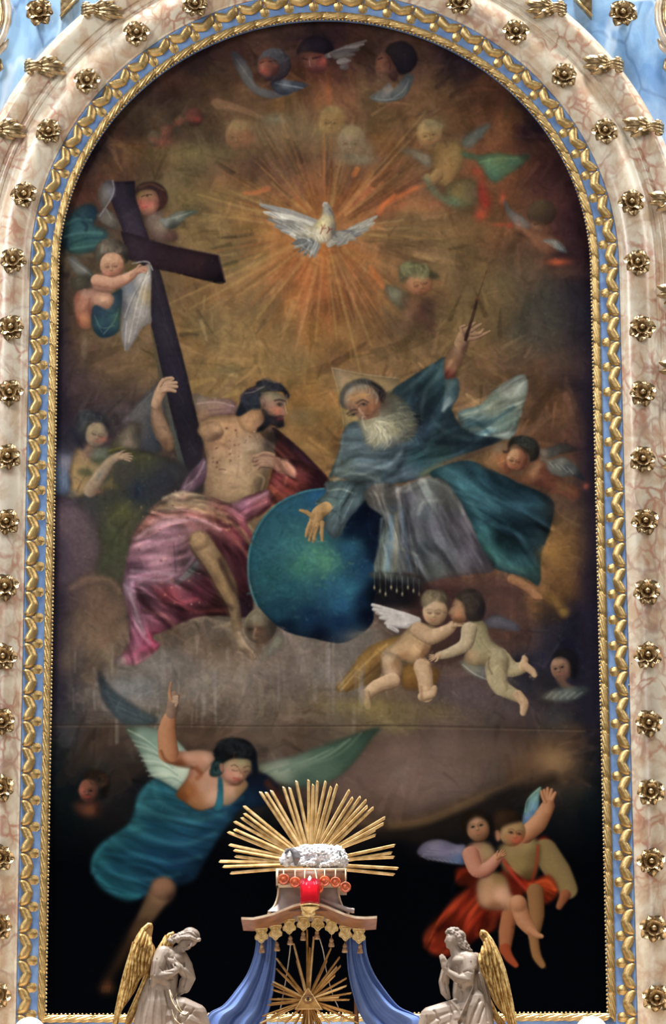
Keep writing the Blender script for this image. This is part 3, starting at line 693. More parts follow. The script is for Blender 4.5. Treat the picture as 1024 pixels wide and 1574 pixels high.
area([(476,830),(486,840),(560,1180),(660,1560),(640,1575),(625,1540),(540,1180),(500,980)], [(490,880,'6a5c40'),(530,1100,'5a5648'),(600,1350,'585c56'),(640,1530,'4c5250')], .95, 1, smooth=False)
for y in range(600, 1400, 60): stroke([(490+.22*(y-600),y),(510+.24*(y-600),y+60)], 2, '383040' if y%120 else '18151c', .4, 1.2)
# veil at the head of the cross
area([(222,190),(245,130),(290,115),(305,150),(295,200),(262,250),(300,280),(330,350),(270,340),(215,290),(245,260)], [(235,190,'6a625a'),(290,130,'5c5658'),(295,180,'787880'),(250,230,'6a6460'),(270,310,'706a62'),(320,340,'5c564c')], .95, 1.2)
for a, c in (([(293,118),(300,165),(280,215),(230,290)],'9a98a0'),([(240,150),(232,200),(250,245)],'4c443e'),([(275,240),(300,290),(330,345)],'4a443c'),([(262,255),(285,300)],'8c867e')): stroke(a, 3, c, .8, 1)
# cherub wiping with the veil
area([(75,487),(110,490),(150,525),(195,560),(200,590),(170,600),(120,570),(90,530)], [(90,495,'6a6a66'),(150,550,'6e6e68'),(180,590,'505048')], .95, 1.3)
for k in range(4): stroke([(90+18*k,500+12*k),(140+16*k,545+10*k)], 3, '84847e', .4)
area([(90,600),(150,570),(190,600),(170,650),(110,650)], [(120,600,'454436'),(170,620,'3c3a34')], .8, 3)
area([(330,640),(370,600),(420,560),(465,520),(480,560),(480,640),(478,760),(482,800),(440,830),(400,890),(360,945),(335,870),(335,760)], [(450,570,'a8a29a'),(370,650,'6c7078'),(400,700,'8c8880'),(460,680,'a08c6a'),(440,760,'928c88'),(360,850,'8a8480'),(345,720,'605e64'),(470,790,'7c7670')], 1, 1.2)
for a, c in (([(465,560),(420,680),(370,900)],'d0c8ac'),([(470,580),(400,660),(350,780)],'c0bcb4'),([(440,600),(380,720),(340,880)],'54545c'),([(475,600),(455,720),(440,820)],'6c6258'),([(460,600),(430,740),(400,860)],'b8b0a0'),([(360,800),(352,940)],'b4aeaa')): stroke(a, 3.5, c, .7, 1, w1=1.5)
stroke([(390,520),(440,510),(470,516),(486,550)], 4, 'a8a6a2', .9)
area([(190,720),(300,660),(340,650),(330,780),(320,850),(250,880),(205,850),(188,780)], [(210,760,'26384a'),(300,700,'2c3c48'),(320,780,'34504e'),(250,840,'1e3446'),(230,810,'2a4650')], 1, 1.5)
for a, c in (([(205,770),(240,830),(300,820)],'5c7868'),([(230,740),(290,760),(320,720)],'1a2836'),([(250,860),(300,800),(322,740)],'6a805c'),([(215,800),(240,850)],'4a6a6a')): stroke(a, 3, c, .6, 1.2)
CF = ('6e4636','a67a60','c49a7c')
area([(105,690),(130,650),(190,640),(260,650),(300,690),(270,740),(210,720),(190,760),(182,830),(130,825),(112,760)], [(120,680,'985e4a'),(160,660,'a07a66'),(230,690,'b0846a'),(280,700,'a4785e'),(150,720,'a06c54'),(150,790,'b07450'),(120,800,'8c503e'),(180,740,'7c5240')], 1, 1.4)
stroke([(182,690),(178,740),(190,760)], 4, '6a4236', .7, 2); blob(250,690,30,24,'c09878',.6)
area([(195,590),(230,570),(290,590),(310,640),(250,660),(200,640)], [(215,590,'a88068'),(270,610,'a67c64'),(250,640,'8a6050')], 1, 1.5)
limb([(215,600),(300,612),(370,585),(410,555)], [28,30,24,14], CF)
hand(408, 556, -12, 50, CF, 8, 20); stroke([(430,560),(460,545)], 4, 'a0503c', .6, 1)
face(290, 525, 58, ('6c4434','a47a5e','bc9474'), -4, -.15, .4, '44302a', '96443c', 'b86a58', 1.05, closed=True)
area([(212,500),(215,430),(265,400),(330,410),(372,450),(372,500),(352,520),(345,485),(300,465),(260,470),(235,490),(228,520)], [(225,460,'565044'),(270,420,'5a5246'),(330,430,'3c3630'),(365,490,'302a2a'),(260,455,'7a7060')], 1, 1.3)
curls(290, 440, 70, 34, '5c5246', 36, 9, .5, 8); stroke([(245,430),(240,465)], 5, '8c8678', .5, 2)
blob(260,565,20,8,'b4705c',.6)
for x, y in ((160,900),(155,950)): blob(x, y, 16, 34, '7c6a54', .5)

# ---------------------------------------------------------------- reading angel at left, clouds below
view(80, 600, 6.4)
area([(20,610),(120,620),(215,630),(200,760),(170,880),(190,1000),(20,1000)], [(40,650,'5a5a70'),(60,800,'56647e'),(130,720,'74707c'),(150,900,'586a86'),(60,950,'485672')], 1, 6)
for k in range(6): stroke([(40+20*k,650+10*k),(60+16*k,800),(70+14*k,960)], 5, '7c8294' if k%2 else '4c5a74', .4, 2.5)
area([(680,320),(720,260),(850,120),(960,0),(1100,-60),(1100,500),(1000,640),(820,560),(840,330)], [(720,300,'7a6a70'),(800,220,'5a5656'),(900,120,'4c4e4e'),(1000,300,'353940'),(1000,500,'30343c'),(860,340,'484440')], .95, 5)
for k in range(6): stroke([(700+30*k,300-20*k),(800+30*k,200-28*k),(900+26*k,90-20*k)], 6, '6c6460' if k%2 else '3c3c42', .45, 3)
area([(560,560),(700,380),(760,330),(850,340),(870,520),(820,600),(700,600)], [(640,520,'4c4838'),(740,420,'6c6250'),(740,530,'7a6a5a'),(840,450,'423e38')], .9, 6)
area([(560,620),(700,570),(900,600),(1250,700),(1500,900),(1400,1150),(1150,1400),(900,1800),(700,1900),(420,1800),(480,1500),(300,1250),(250,1000),(480,900)], [(700,800,'383630'),(900,650,'3c3c2c'),(600,1000,'33332c'),(1100,900,'282a32'),(850,1000,'242a34'),(700,1200,'44452c'),(1200,1000,'2a2628'),(600,1500,'3c3f2c'),(900,1400,'3a352c'),(350,1150,'343434')], 1, 7)
for a, c in (([(560,1280),(680,1180),(760,1100)],'565634'),([(560,1320),(640,1450),(520,1700)],'50543a'),([(800,1250),(640,1400),(560,1650)],'2a2c20'),([(900,1150),(760,1300),(700,1500)],'4e4a34'),([(700,700),(900,640),(960,660)],'56543a'),([(850,900),(830,1050)],'1a2230')): stroke(a, 16, c, .5, 7)
area([(190,900),(175,800),(230,600),(330,530),(450,560),(560,600),(620,660),(600,900),(640,960),(380,1000),(240,1060),(160,1050),(180,960)], [(240,620,'8a724c'),(200,780,'9a7e52'),(330,600,'8a6c58'),(400,800,'7c6c4a'),(240,950,'9a7c50'),(180,1030,'6c685c'),(540,850,'3c3c30'),(600,900,'6a5f3c'),(300,830,'86704a'),(560,640,'50533c')], 1, 4)
area([(330,600),(420,570),(560,560),(560,640),(470,720),(390,700)], [(440,620,'62685a'),(360,590,'82685a'),(520,620,'585e50'),(450,700,'4a4e3c')], .95, 5)
area([(250,790),(330,765),(390,800),(420,850),(330,840),(270,830)], '4c4c34', .9, 4)
for a, c in (([(300,600),(330,690),(410,780)],'5c4830'),([(230,860),(280,900),(240,990)],'5c4a34'),([(210,880),(235,970)],'b08c5c'),([(340,820),(280,920),(250,1000)],'46402e'),([(330,700),(400,770)],'a08458')): stroke(a, 6, c, .6, 3)
limb([(380,980),(480,830),(580,700),(660,650)], [72,66,48,38], ('4c4038','7c6a56','988468'), soft=5)
blob(470,830,30,70,'66686a',.45,30); blob(450,1000,50,26,'8c5c4c',.5)
hand(655, 650, 3, 130, ('54443a','867058','9c8468'), 8, 8); stroke([(560,610),(660,580),(760,600),(850,660)], 12, '3c3c20', .85, 5); stroke([(560,595),(640,570),(700,560)], 8, '64602e', .7, 4)
face(440, 430, 112, ('4e423c','7c6c58','968262'), 20, .25, .2, '2c2624', '8a3a34', '9c5448', 1.15, closed=True, soft=4)
blob(500,480,50,30,'b05a4c',.45); blob(430,380,60,40,'86785a',.4)
area([(290,500),(240,400),(240,280),(320,210),(430,210),(520,270),(560,370),(545,420),(500,330),(420,300),(350,330),(330,430),(320,500)], [(260,330,'34363e'),(350,240,'30343a'),(470,270,'282a32'),(550,380,'282830'),(320,350,'4a4c48'),(300,480,'34363e')], 1, 5)
curls(370, 270, 130, 60, '3a3c40', 40, 20, .5, 12); stroke([(200,400),(250,500),(300,560)], 26, '1e1e2a', .8, 10)
area([(30,1130),(120,1080),(300,1150),(420,1260),(480,1400),(470,1700),(200,1900),(30,1900)], [(100,1200,'5c4c54'),(250,1250,'5a4a50'),(400,1400,'4e4246'),(300,1600,'54464c'),(80,1600,'3e3440')], .8, 12)
view(80, 560, 2.327)
for x, y, rx, ry, c, a in ((150,830,80,60,'6a5444',.7),(130,960,90,70,'6f5a48',.6),(180,900,60,60,'665040',.5),(60,1060,40,50,'6a5a48',.6),(240,800,40,60,'403830',.6),(80,560,50,60,'5c4c54',.4),(210,680,40,80,'37382a',.6)): blob(x, y, rx, ry, c, a)
stroke([(70,800),(120,770),(200,770),(240,810)], 8, '84664e', .5, 5)

# ---------------------------------------------------------------- Christ
FC = ('4e3a2c','8c6c50','b08c66')
area([(505,105),(560,118),(640,125),(670,160),(640,180),(560,190),(530,215),(515,160)], [(520,120,'7a6a5c'),(580,150,'84685a'),(640,160,'7c5f5c'),(540,195,'8a6a50')], .95, 1.2)
for a, c in (([(520,140),(590,135),(650,150)],'a48c84'),([(540,200),(590,178),(660,180)],'5c3c38'),([(560,165),(620,160)],'5c4440')): stroke(a, 3, c, .7)
# mantle over the left shoulder and arm
area([(735,240),(790,225),(840,262),(905,320),(985,405),(985,440),(900,455),(800,500),(740,520),(770,440),(790,370),(800,320),(770,270)], [(780,245,'1a151c'),(850,290,'301c24'),(820,310,'44221e'),(900,360,'2c161c'),(960,420,'421e24'),(870,430,'502420'),(790,480,'6a3428'),(800,400,'4e2424')], 1, 1)
for a, c, w in (([(810,280),(860,330),(900,370)],'5c2c28',8),([(840,270),(910,335),(970,410)],'1c1018',7),([(800,400),(870,430),(960,425)],'642c2a',6),([(880,390),(930,410),(980,430)],'1e1016',6),([(780,440),(800,480),(760,520)],'7c4030',7),([(830,450),(840,400)],'7a4a34',4)): stroke(a, w, c, .6, 2.5)
# torso
area([(530,215),(590,190),(650,185),(700,165),(760,190),(790,235),(800,280),(790,330),(770,400),(755,450),(700,490),(640,495),(560,480),(545,400),(555,330),(545,275)],
     [(560,220,'a8835e'),(640,210,'a8805a'),(720,190,'a87e58'),(760,220,'7c5c44'),(600,265,'aa825c'),(640,300,'9c7a5c'),(700,300,'9a8468'),(775,280,'4c4036'),(760,310,'6a5a48'),(580,340,'96785a'),(660,370,'a88c6c'),(720,370,'8c7254'),(600,420,'947858'),(690,420,'9c8260'),(745,430,'5e4c38'),(640,460,'96795a'),(700,480,'7c6448'),(565,460,'8a7054')], 1, 1.2)
for x, y, rx, ry, c, a, r in ((670,340,30,30,'ac9070',.5,0),(720,290,34,24,'a08a70',.5,0),(610,230,50,20,'b48c64',.5,10),(640,400,30,40,'a48866',.35,0),(570,290,12,30,'6a4e3a',.6,10),(780,270,22,40,'2c2424',.7,15),(745,440,20,40,'4a3c2e',.6,20),(715,340,14,40,'7a6248',.4,10),(690,460,24,12,'b0946c',.5,0),(650,440,20,6,'6c5642',.5,0),(560,420,14,50,'806650',.5,0)):
    blob(x, y, rx, ry, c, a, r)
for x, y, rx, ry, c, a, r in ((600,285,34,10,'6c5038',.55,14),(715,318,30,9,'6a543e',.55,-6),(655,330,6,34,'7c6044',.45,0),(600,360,8,30,'7a5f46',.4,8),(625,395,30,5,'7e6448',.4,10),(620,425,30,5,'7e6448',.35,8),(768,330,14,60,'3a2e28',.6,8),(752,420,10,40,'44382c',.6,12),(550,300,10,40,'5c4634',.6,8),(562,440,12,44,'6a523c',.5,-4),(590,480,40,8,'6e5640',.5,6),(700,215,30,8,'7c5c42',.5,-16),(640,205,40,6,'86664a',.4,4)):
    blob(x, y, rx, ry, c, a, r)
for a, c, w in (([(590,260),(640,285),(700,300)],'8c6c50',3),([(560,240),(590,262),(605,285)],'7a5a42',4),([(670,310),(665,380),(650,440)],'84684e',3),([(740,395),(758,410),(750,450)],'a88e66',3),([(700,490),(740,470),(770,420)],'46362a',4),([(620,260),(625,330)],'8a6848',3)): stroke(a, w, c, .5, 2)
# right arm: shoulder, upper arm behind the cross, raised forearm and hand
area([(520,235),(545,210),(590,205),(615,240),(600,265),(560,278),(535,262)], [(540,235,'9c7a56'),(590,225,'a88460'),(590,262,'644a38'),(545,268,'7c6048')], 1, 1.2)
area([(352,190),(360,130),(385,125),(400,180),(420,230),(438,280),(425,310),(395,295),(365,240)], [(365,180,'8e7058'),(372,240,'86694f'),(390,160,'7c6048'),(410,240,'947458'),(425,290,'7e6048'),(405,285,'6a4e3c')], 1, 1.2)
stroke([(354,190),(368,240),(400,296)], 3, '5c4434', .6, 1.2)
limb([(372,140),(385,105),(400,75)], [17,20,19], ('5e4636','947459','ae8e6c'))
for i, (ex, ey) in enumerate(((432,52),(444,66),(446,80),(440,96))): 
    limb([(398,68+9*i),(420,58+11*i),(ex,ey)], [8,7.5,6], ('5a4030','96765a','b4947a'), soft=.7); stroke([(402,74+9*i),(422,66+11*i),(ex,ey+7)], 1.3, '4c3628', .7, .6)
limb([(386,75),(400,55),(428,48)], [7,7,5], ('5a4030','96765a','ae8e70'), soft=.7)
# left hand on the breast and forearm
limb([(885,385),(830,365),(775,345)], [30,27,20], ('48302a','765242','906a54'))
for i, (ex, ey) in enumerate(((722,330),(718,345),(722,358),(735,372))):
    limb([(785,335+9*i),(750,328+11*i),(ex,ey)], [9,8,6], ('4c342c','846450','9c7c62'), soft=.7); stroke([(780,342+9*i),(750,336+11*i),(ex+4,ey+6)], 1.3, '3c2822', .7, .6)
limb([(790,325),(765,318),(745,322)], [8,7,5], ('4c342c','86664f','9c7c62'), soft=.7)
stroke([(820,335),(880,360),(900,385)], 4, '32201e', .6, 2)
area([(845,340),(885,345),(930,365),(985,410),(985,440),(900,455),(800,500),(785,475),(825,440),(866,414),(872,380)], [(860,350,'2c161a'),(900,370,'40201f'),(950,410,'341820'),(880,430,'5c2a26'),(800,480,'6c3629'),(850,440,'54241f')], 1, 1.5)
# neck, head
view(280, 560, 4.267)
area([(360,330),(440,290),(530,300),(560,400),(500,450),(420,440),(370,380)], [(400,340,'a67e58'),(480,340,'9a7450'),(520,400,'84604a'),(540,350,'6c4c38'),(430,400,'a88058')], 1, 2)
area([(510,200),(560,180),(640,190),(675,220),(680,260),(672,290),(680,325),(665,335),(665,360),(655,400),(600,400),(550,370),(520,300)], [(530,230,'7c6856'),(600,200,'7c7458'),(650,210,'7a6c56'),(640,260,'6a5244'),(590,290,'8a6250'),(630,310,'9c5e44'),(675,320,'a87c66'),(560,320,'5c4636'),(600,340,'4c3a32')], 1, 1.4)
area([(520,290),(545,300),(570,330),(620,345),(655,345),(668,370),(665,410),(630,418),(590,400),(550,420),(500,445),(485,430),(525,390),(540,350)], [(540,310,'3a3230'),(560,370,'1a1c24'),(640,400,'15161e'),(600,370,'242026'),(510,430,'18161c'),(640,350,'3a2428')], .95, 2)
stroke([(610,350),(640,338),(662,340)], 5, '2c1a1e', .9, 1.5); stroke([(625,360),(655,358)], 4, '6a2a34', .8, 1.5)
stroke([(608,238),(640,232),(672,242)], 6, '20181c', .9, 1.5); stroke([(625,260),(642,254),(656,262)], 4, '241a1c', .8, 1.2); blob(640,266,12,10,'1c1618',.85); stroke([(672,250),(680,300),(688,322),(670,332)], 3, 'b08a70', .8, 1); stroke([(668,332),(682,330)], 4, '6c2e2a', .7, 1)
blob(625,300,24,18,'b0684a',.5); blob(590,260,24,24,'8e6e5a',.4)
area([(512,230),(530,220),(548,240),(545,275),(530,290),(515,270)], [(525,240,'8a6e60'),(535,270,'6a4c3e')], .95, 1.4); stroke([(526,240),(536,262),(528,278)], 3, '4c342c', .7, 1)
area([(350,330),(370,280),(395,200),(430,160),(480,140),(490,115),(540,102),(600,120),(650,130),(690,175),(705,205),(695,225),(680,215),(660,185),(610,175),(560,180),(520,200),(510,240),(515,290),(470,290),(430,310),(380,340)], [(380,310,'1a1e28'),(420,220,'22222c'),(440,170,'2c2028'),(520,125,'20202a'),(600,140,'22222c'),(690,190,'1e1a22'),(480,230,'242c34'),(500,270,'1c222c'),(540,170,'38382f')], 1, 2)
curls(450, 230, 60, 60, '2c303a', 30, 16, .6, 21); curls(590, 145, 80, 26, '2e3038', 26, 14, .6, 22)
for a, c in (([(415,190),(470,180),(530,150)],'8a7c7c'),([(490,160),(540,145)],'6c6a58'),([(520,190),(570,185)],'686850'),([(440,165),(500,150)],'4a3440'),([(685,200),(690,260)],'70706c')): stroke(a, 4, c, .7, 1.3)
# wounds and losses of paint on the body
q = np.random.RandomState(31)
for k in range(46):
    x, y = q.uniform(190, 520), q.uniform(360, 720)
    if 380 < y and x + y * .1 < 560: blob(x, y, q.uniform(3, 9), q.uniform(3, 12), '4c2e24' if k % 3 else 'b89878', q.uniform(.3, .8), q.uniform(0, 90))
stroke([(245,690),(270,688),(285,694)], 4, '4a2a22', .8, 1)
# robe over the knees
view(80, 560, 2.327)
area([(545,335),(555,360),(545,420),(500,455),(455,462),(480,405),(520,360)], [(530,360,'6a5260'),(480,430,'6c5460'),(540,410,'4a3440')], 1, 1.3)
stroke([(475,440),(520,400),(545,350)], 4, '8c727c', .6, 1.5)
area([(290,610),(350,530),(370,500),(450,455),(560,470),(640,500),(700,470),(775,450),(790,490),(760,530),(700,560),(720,620),(700,680),(710,800),(720,870),(690,905),(600,900),(520,905),(440,935),(400,955),(360,975),(385,1010),(340,1050),(300,1075),(215,1070),(270,1010),(275,920),(255,800),(265,720)],
     [(330,580,'7a5248'),(420,490,'86725c'),(520,490,'8a7258'),(600,540,'7c4c40'),(680,500,'76485a'),(740,480,'5a3436'),(350,640,'84606c'),(420,600,'8c6470'),(500,560,'8a5c5a'),(380,700,'86626c'),(430,740,'7a5862'),(300,740,'644454'),(280,800,'8c6c7e'),(660,600,'5c2c30'),(690,680,'30161c'),(600,660,'361b1f'),(660,800,'2a1418'),(500,720,'4a3a40'),(420,820,'54262c'),(520,820,'3a1a22'),(620,850,'22120f'),(480,890,'2a151a'),(560,780,'2e161c'),(580,880,'20100f'),(330,870,'5a3846'),(290,920,'6c4a56'),(300,1000,'6e4050'),(350,1000,'7c2c40'),(290,1050,'7c3c50'),(690,860,'241620'),(240,1065,'6c5c58')], 1, 1.4)
for a, c, w in (([(360,520),(450,500),(560,530),(660,580),(710,640)],'a08058',6),([(350,545),(470,530),(600,560)],'5e342c',6),([(330,600),(440,560),(540,560),(600,590)],'aa8088',7),([(300,650),(400,600),(490,590)],'9c7480',6),([(310,690),(380,650),(450,640)],'6c4854',6),([(280,760),(350,770),(440,775),(470,750),(510,690)],'9a7c88',6),([(300,790),(330,850),(400,920)],'3a1c24',9),([(262,790),(290,860),(310,940),(350,1000)],'98808c',6),([(275,900),(310,980),(340,1010)],'4c2c3a',6),
    ([(440,775),(445,680),(470,610)],'5c4650',6),([(440,770),(500,720),(545,660)],'2c2026',8),([(600,560),(660,640),(700,720)],'2c141a',9),([(620,590),(680,660),(705,690)],'76443a',5),([(560,600),(640,680),(690,780)],'2a1418',8),([(360,800),(430,850),(520,840)],'6c3038',8),([(330,880),(400,900),(440,940)],'7c5048',5),([(440,830),(500,880),(620,880)],'5c2a2c',7),([(290,1040),(340,1010),(380,1000)],'96405a',7),([(300,1070),(350,1040)],'b06070',4),([(650,515),(720,490),(770,455)],'8c6270',6),([(700,560),(760,520),(790,480)],'34181c',7),([(620,520),(700,530),(760,490)],'7a4a52',5),([(400,480),(470,460),(540,480)],'a8987c',5),([(350,520),(420,480)],'40302c',4)):
    stroke(a, w, c, .55, 3)
for k in range(40):
    x, y = q.uniform(310, 650), q.uniform(500, 900)
    blob(x, y, q.uniform(2, 7), q.uniform(2, 6), ['a0785a','90604c','3c2424'][k % 3], .5)
stroke([(435,640),(445,775)], 3, '4a343c', .6, 1); area([(440,790),(520,700),(512,740),(470,775)], '5c6660', .6, 1.5)
# leg and foot
FLg = ('443426','7c6446','a0805a')
area([(490,625),(510,600),(545,598),(580,640),(630,720),(660,790),(672,860),(680,930),(672,965),(648,960),(630,880),(590,800),(545,720),(505,670)], [(520,625,'8c7252'),(545,660,'907454'),(510,660,'745c42'),(580,720,'866c4a'),(610,720,'5c4834'),(610,800,'806644'),(645,800,'5c4a34'),(650,900,'7a6448'),(668,900,'584836'),(660,950,'867050')], 1, 1.4)
ball(527, 630, 34, 32, ('5a4630','8c7050','a6865e'), soft=3, a=.8)
stroke([(500,665),(550,740),(600,830),(632,900)], 4, '3a2a20', .6, 2); stroke([(560,690),(610,770),(645,860)], 6, 'a08058', .4, 4)
area([(645,950),(672,945),(690,975),(700,1000),(735,1030),(738,1055),(715,1060),(690,1040),(665,1010)], [(660,960,'8a745a'),(680,1000,'9c866c'),(720,1045,'8c745c'),(690,1030,'6a5644')], 1, 1.2)
for k in range(5): stroke([(712+5*k,1025+3*k),(722+5*k,1045+2*k)], 2.2, 'aa9478' if k % 2 else '54402f', .8, .8)
stroke([(668,960),(690,1000),(716,1028)], 3, 'b8a286', .5, 2)
# old man's head under the foot, wing of cloud
ball(745, 935, 58, 64, ('2a2420','5a5040','84785e'), 15)
area([(695,925),(720,885),(760,890),(770,930),(745,975),(700,965)], [(720,900,'807a62'),(750,910,'6c6450'),(705,950,'4c4034'),(740,955,'6a4e3a')], .95, 1.6)
blob(712,948,14,8,'2a2018',.8); blob(745,945,14,8,'3a2a20',.8); stroke([(728,945),(722,975),(735,980)], 4, '8a705a', .7, 1.5); blob(760,985,40,30,'4e3a2e',.8); stroke([(740,990),(740,1030)], 10, '54402f', .8, 3)
blob(790,930,26,50,'262220',.8)
area([(780,1000),(810,960),(830,990),(800,1030),(760,1060),(745,1070),(750,1030)], [(810,985,'7a7a68'),(770,1040,'6c6a5e')], .9, 2)

view(80, 560, 2.327)
folds_in([(300,600),(440,560),(490,600),(500,690),(440,775),(300,770),(270,740)], 168, 9, .34, 301)
folds_in([(350,520),(450,455),(640,500),(690,560),(600,590),(440,550),(320,590)], 14, 7, .38, 302)
folds_in([(580,560),(700,560),(720,640),(715,860),(680,860),(640,740)], 62, 8, .45, 303)
folds_in([(290,780),(440,790),(520,720),(620,880),(440,930),(330,900)], 28, 9, .5, 304)
folds_in([(262,780),(300,800),(360,960),(380,1010),(300,1070),(230,1068),(275,1000)], 72, 8, .4, 305)
for a, c, w in (([(300,625),(380,575),(480,560)],'b8949a',5),([(285,740),(360,745),(438,752)],'a88a98',6),([(272,800),(300,880),(330,960)],'a88a98',5),([(330,660),(400,630),(470,620)],'a07c86',5),([(420,500),(520,500),(620,540)],'a48c6a',5),([(650,500),(720,480),(770,462)],'94707c',5),([(310,840),(380,900),(420,940)],'1e1014',8),([(452,780),(540,830),(640,870)],'1c0e12',9),([(600,700),(650,800),(700,860)],'1e1014',8)): stroke(a, w, c, .5, 3)
folds_in([(740,250),(790,230),(985,410),(985,440),(800,500),(760,500),(800,330)], 40, 9, .5, 306)
folds_in([(660,520),(775,455),(790,490),(740,550)], -30, 6, .4, 307)
folds_in([(545,335),(545,420),(455,462),(520,360)], -50, 6, .3, 308)
# ---------------------------------------------------------------- the globe
view(360, 740, 3.413)
area([(75,430),(85,330),(130,220),(230,115),(350,55),(470,35),(600,60),(730,110),(790,160),(800,300),(760,500),(730,640),(720,750),(580,845),(420,825),(260,780),(130,660),(90,560)],
     [(150,250,'1e4858'),(300,110,'1e4a60'),(440,60,'1c4a70'),(100,400,'1c4a5a'),(200,350,'23505e'),(300,350,'2a5c62'),(420,380,'3a7064'),(480,430,'3c705c'),(350,450,'2f6458'),(600,350,'1c4660'),(200,500,'1c4850'),(300,560,'1c4a58'),(500,560,'1e4a64'),(600,560,'215672'),(560,640,'1c4c70'),(690,450,'143454'),(700,180,'080f20'),(620,200,'0a1426'),(780,250,'080e1c'),(740,400,'0c1a30'),(250,680,'143448'),(400,720,'0e2440'),(550,740,'0e2444'),(450,810,'080f20'),(280,760,'0a1626'),(700,620,'0a1a34'),(700,700,'060c1c')], 1, 1)
area([(620,190),(680,125),(790,165),(790,260),(740,420),(720,360),(660,300),(560,290)], [(680,180,'070c1a'),(770,250,'080d1a'),(620,270,'0a162a'),(740,380,'0b1830')], .9, 6)
stroke([(120,650),(80,540),(74,420),(95,310),(150,200),(240,110),(360,56),(470,38)], 4, '3c7c86', .75, 2)
q = np.random.RandomState(8)
for k in range(240):
    t = q.uniform(0, 6.28); r = 300 * math.sqrt(q.rand()); x, y = 400 + r * math.cos(t), 430 + r * math.sin(t)
    if x > 660 and y < 400: continue
    stroke([(x, y), (x + q.uniform(-30, 30), y + q.uniform(-16, 16))], q.uniform(1.5, 6), ['2f6c70','174050','3a7a78','0f3048','26586a'][k % 5], q.uniform(.12, .34), 3)
for k in range(60):
    x, y = 430 + q.normal() * 60, 410 + q.normal() * 50
    stroke([(x, y), (x + q.uniform(-14, 24), y + q.uniform(-12, 12))], q.uniform(2, 5), ['4c8860','5a9468','3c7868'][k % 3], .35, 3)
for k in range(50):
    x, y = q.uniform(90, 240), q.uniform(400, 560); stroke([(x, y), (x + q.uniform(-10, 10), y + q.uniform(-8, 8))], 2, '12303a', .5, 1)
# hand of God the Father over the globe, with the sleeve
area([(490,0),(700,0),(720,60),(660,130),(600,200),(550,290),(500,280),(470,220),(490,150),(430,115),(480,60)], [(500,30,'4c5c5c'),(580,60,'3c4c50'),(660,60,'38464c'),(500,110,'485a56'),(560,180,'3e4c50'),(540,270,'465258'),(600,170,'303c44')], 1, 1.4)
for a, c in (([(490,50),(560,40),(620,60)],'8a948c'),([(430,115),(480,130),(500,170)],'6c7a64'),([(520,150),(560,200),(550,280)],'2c383e'),([(640,60),(600,140),(560,220)],'566468'),([(500,80),(560,90),(640,80)],'2e3a40')): stroke(a, 4, c, .6, 2)
FG = ('4e3c2a','86683f','a8865a')
limb([(480,140),(445,165),(430,200)], [34,36,36], FG)
for b, m, e in (((400,220),(385,255),(378,285)),((418,228),(402,270),(395,308)),((438,228),(424,272),(415,314)),((462,218),(460,262),(462,308))): limb([b, m, e], [13,11,8], FG, soft=.8)
for b, e in (((408,235),(386,300)),((428,240),(406,300)),((450,238),(440,290))): stroke([b, e], 2.5, '3a2c20', .7, 1)
limb([(412,185),(385,165),(348,152)], [15,12,8], FG, soft=.8); blob(430,195,20,16,'a8845c',.4)

# ---------------------------------------------------------------- God the Father
view(480, 480, 2.327)
area([(70,198),(190,222),(310,235),(320,300),(220,420),(110,410),(95,300)], [(90,220,'907a5c'),(180,240,'8a744e'),(300,245,'7a6848'),(110,330,'8c7648'),(230,300,'8a7248')], .95, 1, smooth=False)
stroke([(70,198),(190,222),(310,236)], 2, 'a89474', .6, 1); stroke([(70,200),(95,290),(112,400)], 2, 'a8905c', .6, 1)
# cloak flying to the right
area([(520,360),(600,330),(660,270),(750,222),(772,270),(745,370),(715,450),(640,460),(560,440)], [(560,370,'5a6a66'),(640,330,'6e7462'),(700,270,'75786e'),(755,240,'747a74'),(750,320,'6c7468'),(700,400,'4e6058'),(620,420,'3e545a'),(700,440,'65706a'),(560,410,'34484e')], 1, 1.2)
for a, c, w in (([(540,370),(620,345),(700,320),(760,240)],'8a9080',5),([(560,400),(650,385),(720,340)],'2e4850',7),([(570,420),(660,410),(730,380)],'6c7c70',6),([(620,440),(690,435),(725,400)],'8c9088',4),([(600,350),(660,300)],'50605a',5),([(700,300),(740,330),(745,370)],'82887c',5),([(560,385),(600,400),(640,440)],'22383f',7)): stroke(a, w, c, .6, 2.5)
